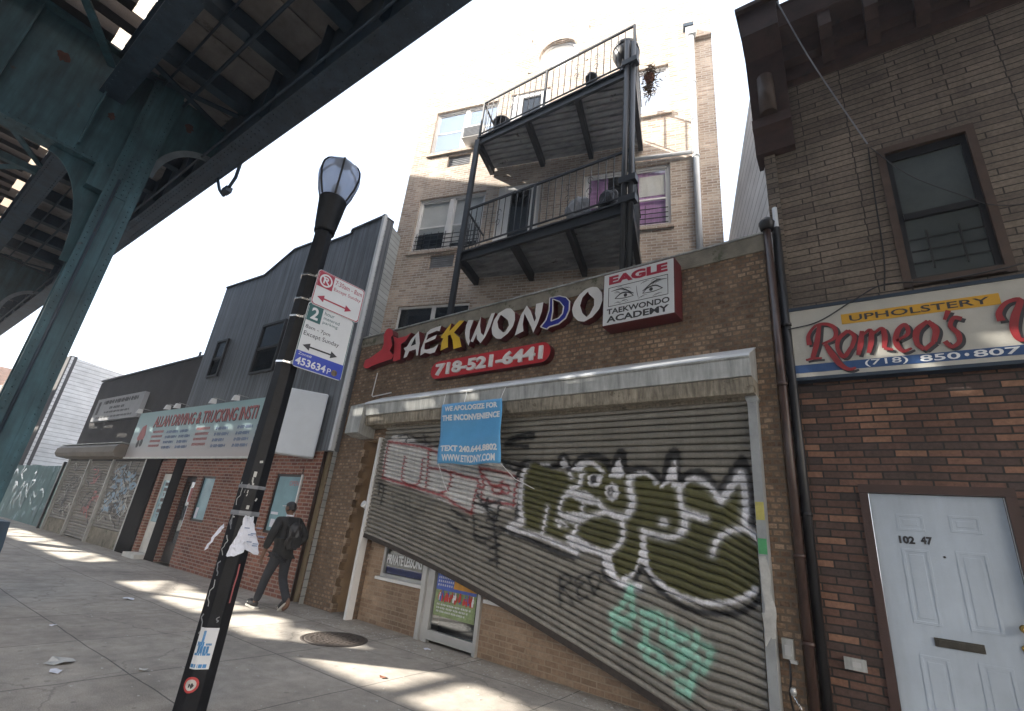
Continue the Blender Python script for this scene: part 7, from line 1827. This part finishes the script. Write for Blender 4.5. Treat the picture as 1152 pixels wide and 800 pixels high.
scrap('thin white scrap just in front of the largest paper scrap', -6.05, 1.92, 0.07, 2, 'paper')
scrap('white scrap on grey pavement beside the long sun patch', -9.55, 3.62, 0.10, 3, 'paper')
scrap('small scrap on the pavement between largest scrap and lamp post', -5.75, 2.5, 0.05, 4)
scrap('tiny white scrap on the pavement between railway column and largest scrap', -8.0, 2.35, 0.045, 5, 'paper')
scrap('white scrap on the pavement in front of the glass shop door', -4.95, 5.55, 0.07, 6, 'paper')
scrap('tan leaf scrap in the sun patch near the shop', -4.35, 4.25, 0.06, 7, 'clay')
scrap('pale scrap lying against the buff brick base', -4.1, 5.58, 0.05, 8)
specks = MB(); rn = random.Random(21)
for i in range(700):
    if rn.random() < .6: x, y = rn.uniform(-8, -2.2), rn.uniform(5.3, 5.75)
    else: x, y = rn.uniform(-12, -2.5), rn.uniform(1.4, 5.6)
    r = rn.uniform(.006, .022); a = rn.uniform(0, 6)
    specks.add([(x + r * math.cos(a + k * 1.57), y + r * math.sin(a + k * 1.57) * .7, .004 + r * .3 * (k % 2)) for k in range(4)], [(0, 1, 2, 3)])
specks.build('pavement_debris', 'litter', kind='stuff')
o = bpy.data.objects['pavement_debris']; o['label'] = 'scattered tiny crumbs of litter over the concrete pavement'; o['category'] = 'debris'

# ------------------------------------------------------------------ the walking man
def skin_mesh(name, joints, edges, mat, parent, root=0, sub=2, smoothit=True):
    """joints: (x,y,z,rx[,ry]) ; grown with the Skin modifier"""
    me = bpy.data.meshes.new(name)
    me.from_pydata([j[:3] for j in joints], edges, [])
    o = bpy.data.objects.new(name, me); COL.objects.link(o); o.parent = parent
    sk = o.modifiers.new('skin', 'SKIN'); sk.use_smooth_shade = True
    if not me.skin_vertices: 
        bpy.context.view_layer.objects.active = o
    for i, j in enumerate(joints):
        v = me.skin_vertices[0].data[i]; v.radius = (j[3], j[4] if len(j) > 4 else j[3]); v.use_root = (i == root)
    ss = o.modifiers.new('sub', 'SUBSURF'); ss.levels = sub; ss.render_levels = sub
    me.materials.append(M[mat])
    return o
# local axes: +y is where he walks, +x his right hand side
MAN = thing('person', 'man in black jacket, dark trousers and cap walking away past brick wall', 'person', FW, (-8.12, 5.12, 0), rot=R(93))
J = [(0, 0, .90, .13, .10), (0, .02, 1.08, .135, .10), (0, .03, 1.26, .155, .11), (0, .02, 1.39, .11, .085), (0, .03, 1.45, .055), (0, .06, 1.52, .06),          # 0-5 trunk, neck
     (-.09, 0, .84, .085), (-.10, .15, .47, .06), (-.10, .24, .10, .042), (-.10, .29, .045, .04), (-.10, .42, .03, .032),       # left leg forward 6-10
     (.09, 0, .84, .085), (.10, -.03, .47, .06), (.11, -.30, .16, .042), (.11, -.30, .10, .04), (.115, -.20, .03, .034),        # right leg back, heel up 11-15
     (-.19, .02, 1.37, .06), (-.27, -.01, 1.12, .045), (-.27, .10, .90, .033), (-.26, .13, .83, .03),              # left arm 16-19
     (.19, .02, 1.37, .06), (.30, -.10, 1.15, .045), (.20, .05, .98, .033), (.15, .10, .95, .03)]                   # right arm, hand by the pocket 20-23
E_ = [(0, 1), (1, 2), (2, 3), (3, 4), (4, 5), (0, 6), (6, 7), (7, 8), (8, 9), (9, 10), (0, 11), (11, 12), (12, 13), (13, 14), (14, 15), (3, 16), (16, 17), (17, 18), (18, 19), (3, 20), (20, 21), (21, 22), (22, 23)]
# hands: palm and five fingers each
for base, d, sd in ((19, Vector((.0, .25, -1)).normalized(), -1), (23, Vector((-.55, .8, -.2)).normalized(), 1)):
    px_ = Vector(J[base][:3]); across = d.cross(Vector((1, 0, 0))).normalized()
    J.append((*(px_ + d * .05), .026)); palm = len(J) - 1; E_.append((base, palm))
    for k, (off, ln) in enumerate(((-.03, .065), (-.01, .075), (.01, .072), (.03, .055))):
        p0 = px_ + d * .085 + across * off; p1 = p0 + d * ln * .55 + Vector((-sd * .012, 0, 0)); p2 = p1 + d * ln * .45 + Vector((-sd * .022, 0, 0))
        i0 = len(J); J += [(*p0, .010), (*p1, .009), (*p2, .008)]; E_ += [(palm, i0), (i0, i0 + 1), (i0 + 1, i0 + 2)]
    p0 = px_ + d * .03 + across * -.035; i0 = len(J); J += [(*p0, .011), (*(p0 + d * .03 + across * -.02), .010)]; E_ += [(palm, i0), (i0, i0 + 1)]
body = skin_mesh('body', J, E_, 'skin', MAN)
# head with face
hd = bmesh.new(); bmesh.ops.create_uvsphere(hd, u_segments=28, v_segments=20, radius=1)
for v in hd.verts:
    x, y, z = v.co
    jaw = 1 - .28 * max(0, -z) ** 1.3
    nx2, ny2, nz2 = x * .074 * jaw, y * .095 * jaw, z * .115
    if y > .5:
        nose = math.exp(-((x / .16) ** 2 + ((z + .12) / .22) ** 2)); ny2 += .022 * nose
        for sx_ in (-1, 1): ny2 -= .010 * math.exp(-(((x - sx_ * .38) / .18) ** 2 + ((z - .06) / .12) ** 2))
        ny2 += .006 * math.exp(-((x / .3) ** 2 + ((z + .47) / .07) ** 2))
    for sx_ in (-1, 1):
        if x * sx_ > .85 and abs(y) < .3 and -.3 < z < .25: nx2 += sx_ * .014
    v.co = (nx2, ny2, nz2)
me = bpy.data.meshes.new('head'); hd.to_mesh(me); hd.free(); me.materials.append(M['skin']); 
for p in me.polygons: p.use_smooth = True
head = bpy.data.objects.new('head', me); COL.objects.link(head); head.parent = MAN; head.location = (0, .075, 1.585); head.rotation_euler = (R(-6), 0, R(10))
bm = bmesh.new(); bmesh.ops.create_uvsphere(bm, u_segments=24, v_segments=14, radius=1)
bmesh.ops.delete(bm, geom=[v for v in bm.verts if v.co.z < -.05 + .35 * (v.co.y > .3) - .25 * (v.co.y < -.2)], context='VERTS')
for v in bm.verts: v.co = (v.co.x * .083, v.co.y * .104 - .002, v.co.z * .092 + .032)
me = bpy.data.meshes.new('cap'); bm.to_mesh(me); bm.free(); me.materials.append(M['black']); 
for p in me.polygons: p.use_smooth = True
cap = bpy.data.objects.new('cap', me); COL.objects.link(cap); cap.parent = head
q = MB(); q.prism([(-.07, .07), (.07, .07), (.062, .13), (.03, .165), (-.03, .165), (-.062, .13)], .048, .055, 'xy'); o = q.build('cap_peak', 'paper', None); o.parent = head
hair = lump('hair', None, None, (0, 0, 0), (.078, .095, .07), 'black', 2)
del_keys = [k for k in ('label', 'category') if k in hair]
hair.parent = head; hair.location = (0, -.012, -.055)
for sx_ in (-1, 1):
    e_ = MB().lathe([(.010, 0), (.008, .006)], 10, (0, 0, 0)).build('eye', 'txtdark', None); e_.parent = head; e_.location = (sx_ * .028, .083, .006); e_.rotation_euler = (R(-90), 0, 0)
q = MB().lathe([(.062, 0), (.066, .02), (.064, .045)], 16, (0, 0, 0)); o = q.build('collar', 'paper', None); o.parent = MAN; o.location = (0, .04, 1.44)
JJ = [(0, 0, .80, .175, .135), (0, 0, .95, .175, .135), (0, .0, 1.10, .175, .135), (0, .01, 1.26, .185, .14), (0, .02, 1.37, .14, .11), (0, .03, 1.45, .075),
      (-.185, .02, 1.375, .085), (-.29, -.01, 1.12, .072), (-.275, .09, .92, .058), (.185, .02, 1.375, .085), (.325, -.10, 1.14, .072), (.235, .02, 1.0, .058)]
skin_mesh('jacket', JJ, [(0, 1), (1, 2), (2, 3), (3, 4), (4, 5), (4, 6), (6, 7), (7, 8), (4, 9), (9, 10), (10, 11)], 'jacket', MAN, root=1)
TJ = [(0, 0, .90, .15, .125), (-.09, 0, .80, .10), (-.10, .14, .47, .075), (-.10, .24, .09, .062), (.09, 0, .80, .10), (.10, -.03, .47, .075), (.11, -.295, .13, .064)]
skin_mesh('trousers', TJ, [(0, 1), (1, 2), (2, 3), (0, 4), (4, 5), (5, 6)], 'jean', MAN)
def shoe(loc, rot):
    q = MB(); P = [(-.04, -.09), (.04, -.09), (.045, .02), (.05, .12), (.035, .175), (0, .19), (-.035, .175), (-.045, .12), (-.042, .02)]
    q.prism(P, 0, .032, 'xy'); so_ = q.build('shoe', 'sole', None); bevel(so_, .008, 2)
    u = lump('shoe_upper', None, None, (0, 0, 0), (.046, .13, .055), 'shoe', 4); u.parent = so_; u.location = (0, .045, .02)
    k = MB().box(-.03, .03, .10, .165, .06, .068).build('toe_stripe', 'sole', None); k.parent = so_
    so_.parent = MAN; so_.location = loc; so_.rotation_euler = rot
shoe((-.10, .27, .0), (R(6), 0, R(4)))
shoe((.115, -.24, .085), (R(-38), 0, R(-6)))
# back print and backpack hump under the jacket, seam line
BP = thing('backpack', 'black backpack worn by the walking man', 'backpack', FW, (-8.12, 5.12, 0), rot=R(93))
lump_o = lump('pack_body', None, None, (0, 0, 0), (.145, .085, .24), 'black', 6); lump_o.parent = BP; lump_o.location = (.02, -.175, .94)
for sx_ in (-.10, .12): MB().tube([(sx_, -.15, 1.30), (sx_, -.06, 1.43), (sx_, .06, 1.44), (sx_, .16, 1.30)], .016, 6).build('shoulder_strap', 'black', BP)
MB().box(-.07, .11, -.275, -.262, .98, 1.14).build('front_pocket', 'jacket', BP)
q = MB(); rn = random.Random(4)
for k in range(10):
    x = rn.uniform(-.10, .02); z = rn.uniform(1.24, 1.34); q.prism([(x, z), (x + rn.uniform(.01, .03), z + .01), (x + .01, z + rn.uniform(.01, .04))], -.152 - k * .0003, -.148)
q.build('back_print', 'orange', None).parent = MAN

for o in bpy.data.objects:
    if '_o' in o: del o['_o']

# ------------------------------------------------------------------ thin haze added to lift the distant shadows
hz = MB().box(-920, 920, -920, 920, -2.3, 19.0).build('haze', 'white', None, kind='stuff')
hm = bpy.data.materials.new('haze_air'); hm.use_nodes = True
ht = hm.node_tree; ht.nodes.remove(ht.nodes['Principled BSDF'])
pv_ = N(ht, 'ShaderNodeVolumePrincipled')
pv_.inputs['Color'].default_value = (0.95, 0.96, 1.0, 1)
pv_.inputs['Density'].default_value = 0.003
pv_.inputs['Anisotropy'].default_value = 0.2
ht.links.new(pv_.outputs[0], ht.nodes['Material Output'].inputs['Volume'])
hz.data.materials.clear(); hz.data.materials.append(hm)
props(hz, 'thin added haze lifting the shadows along the street', 'haze')
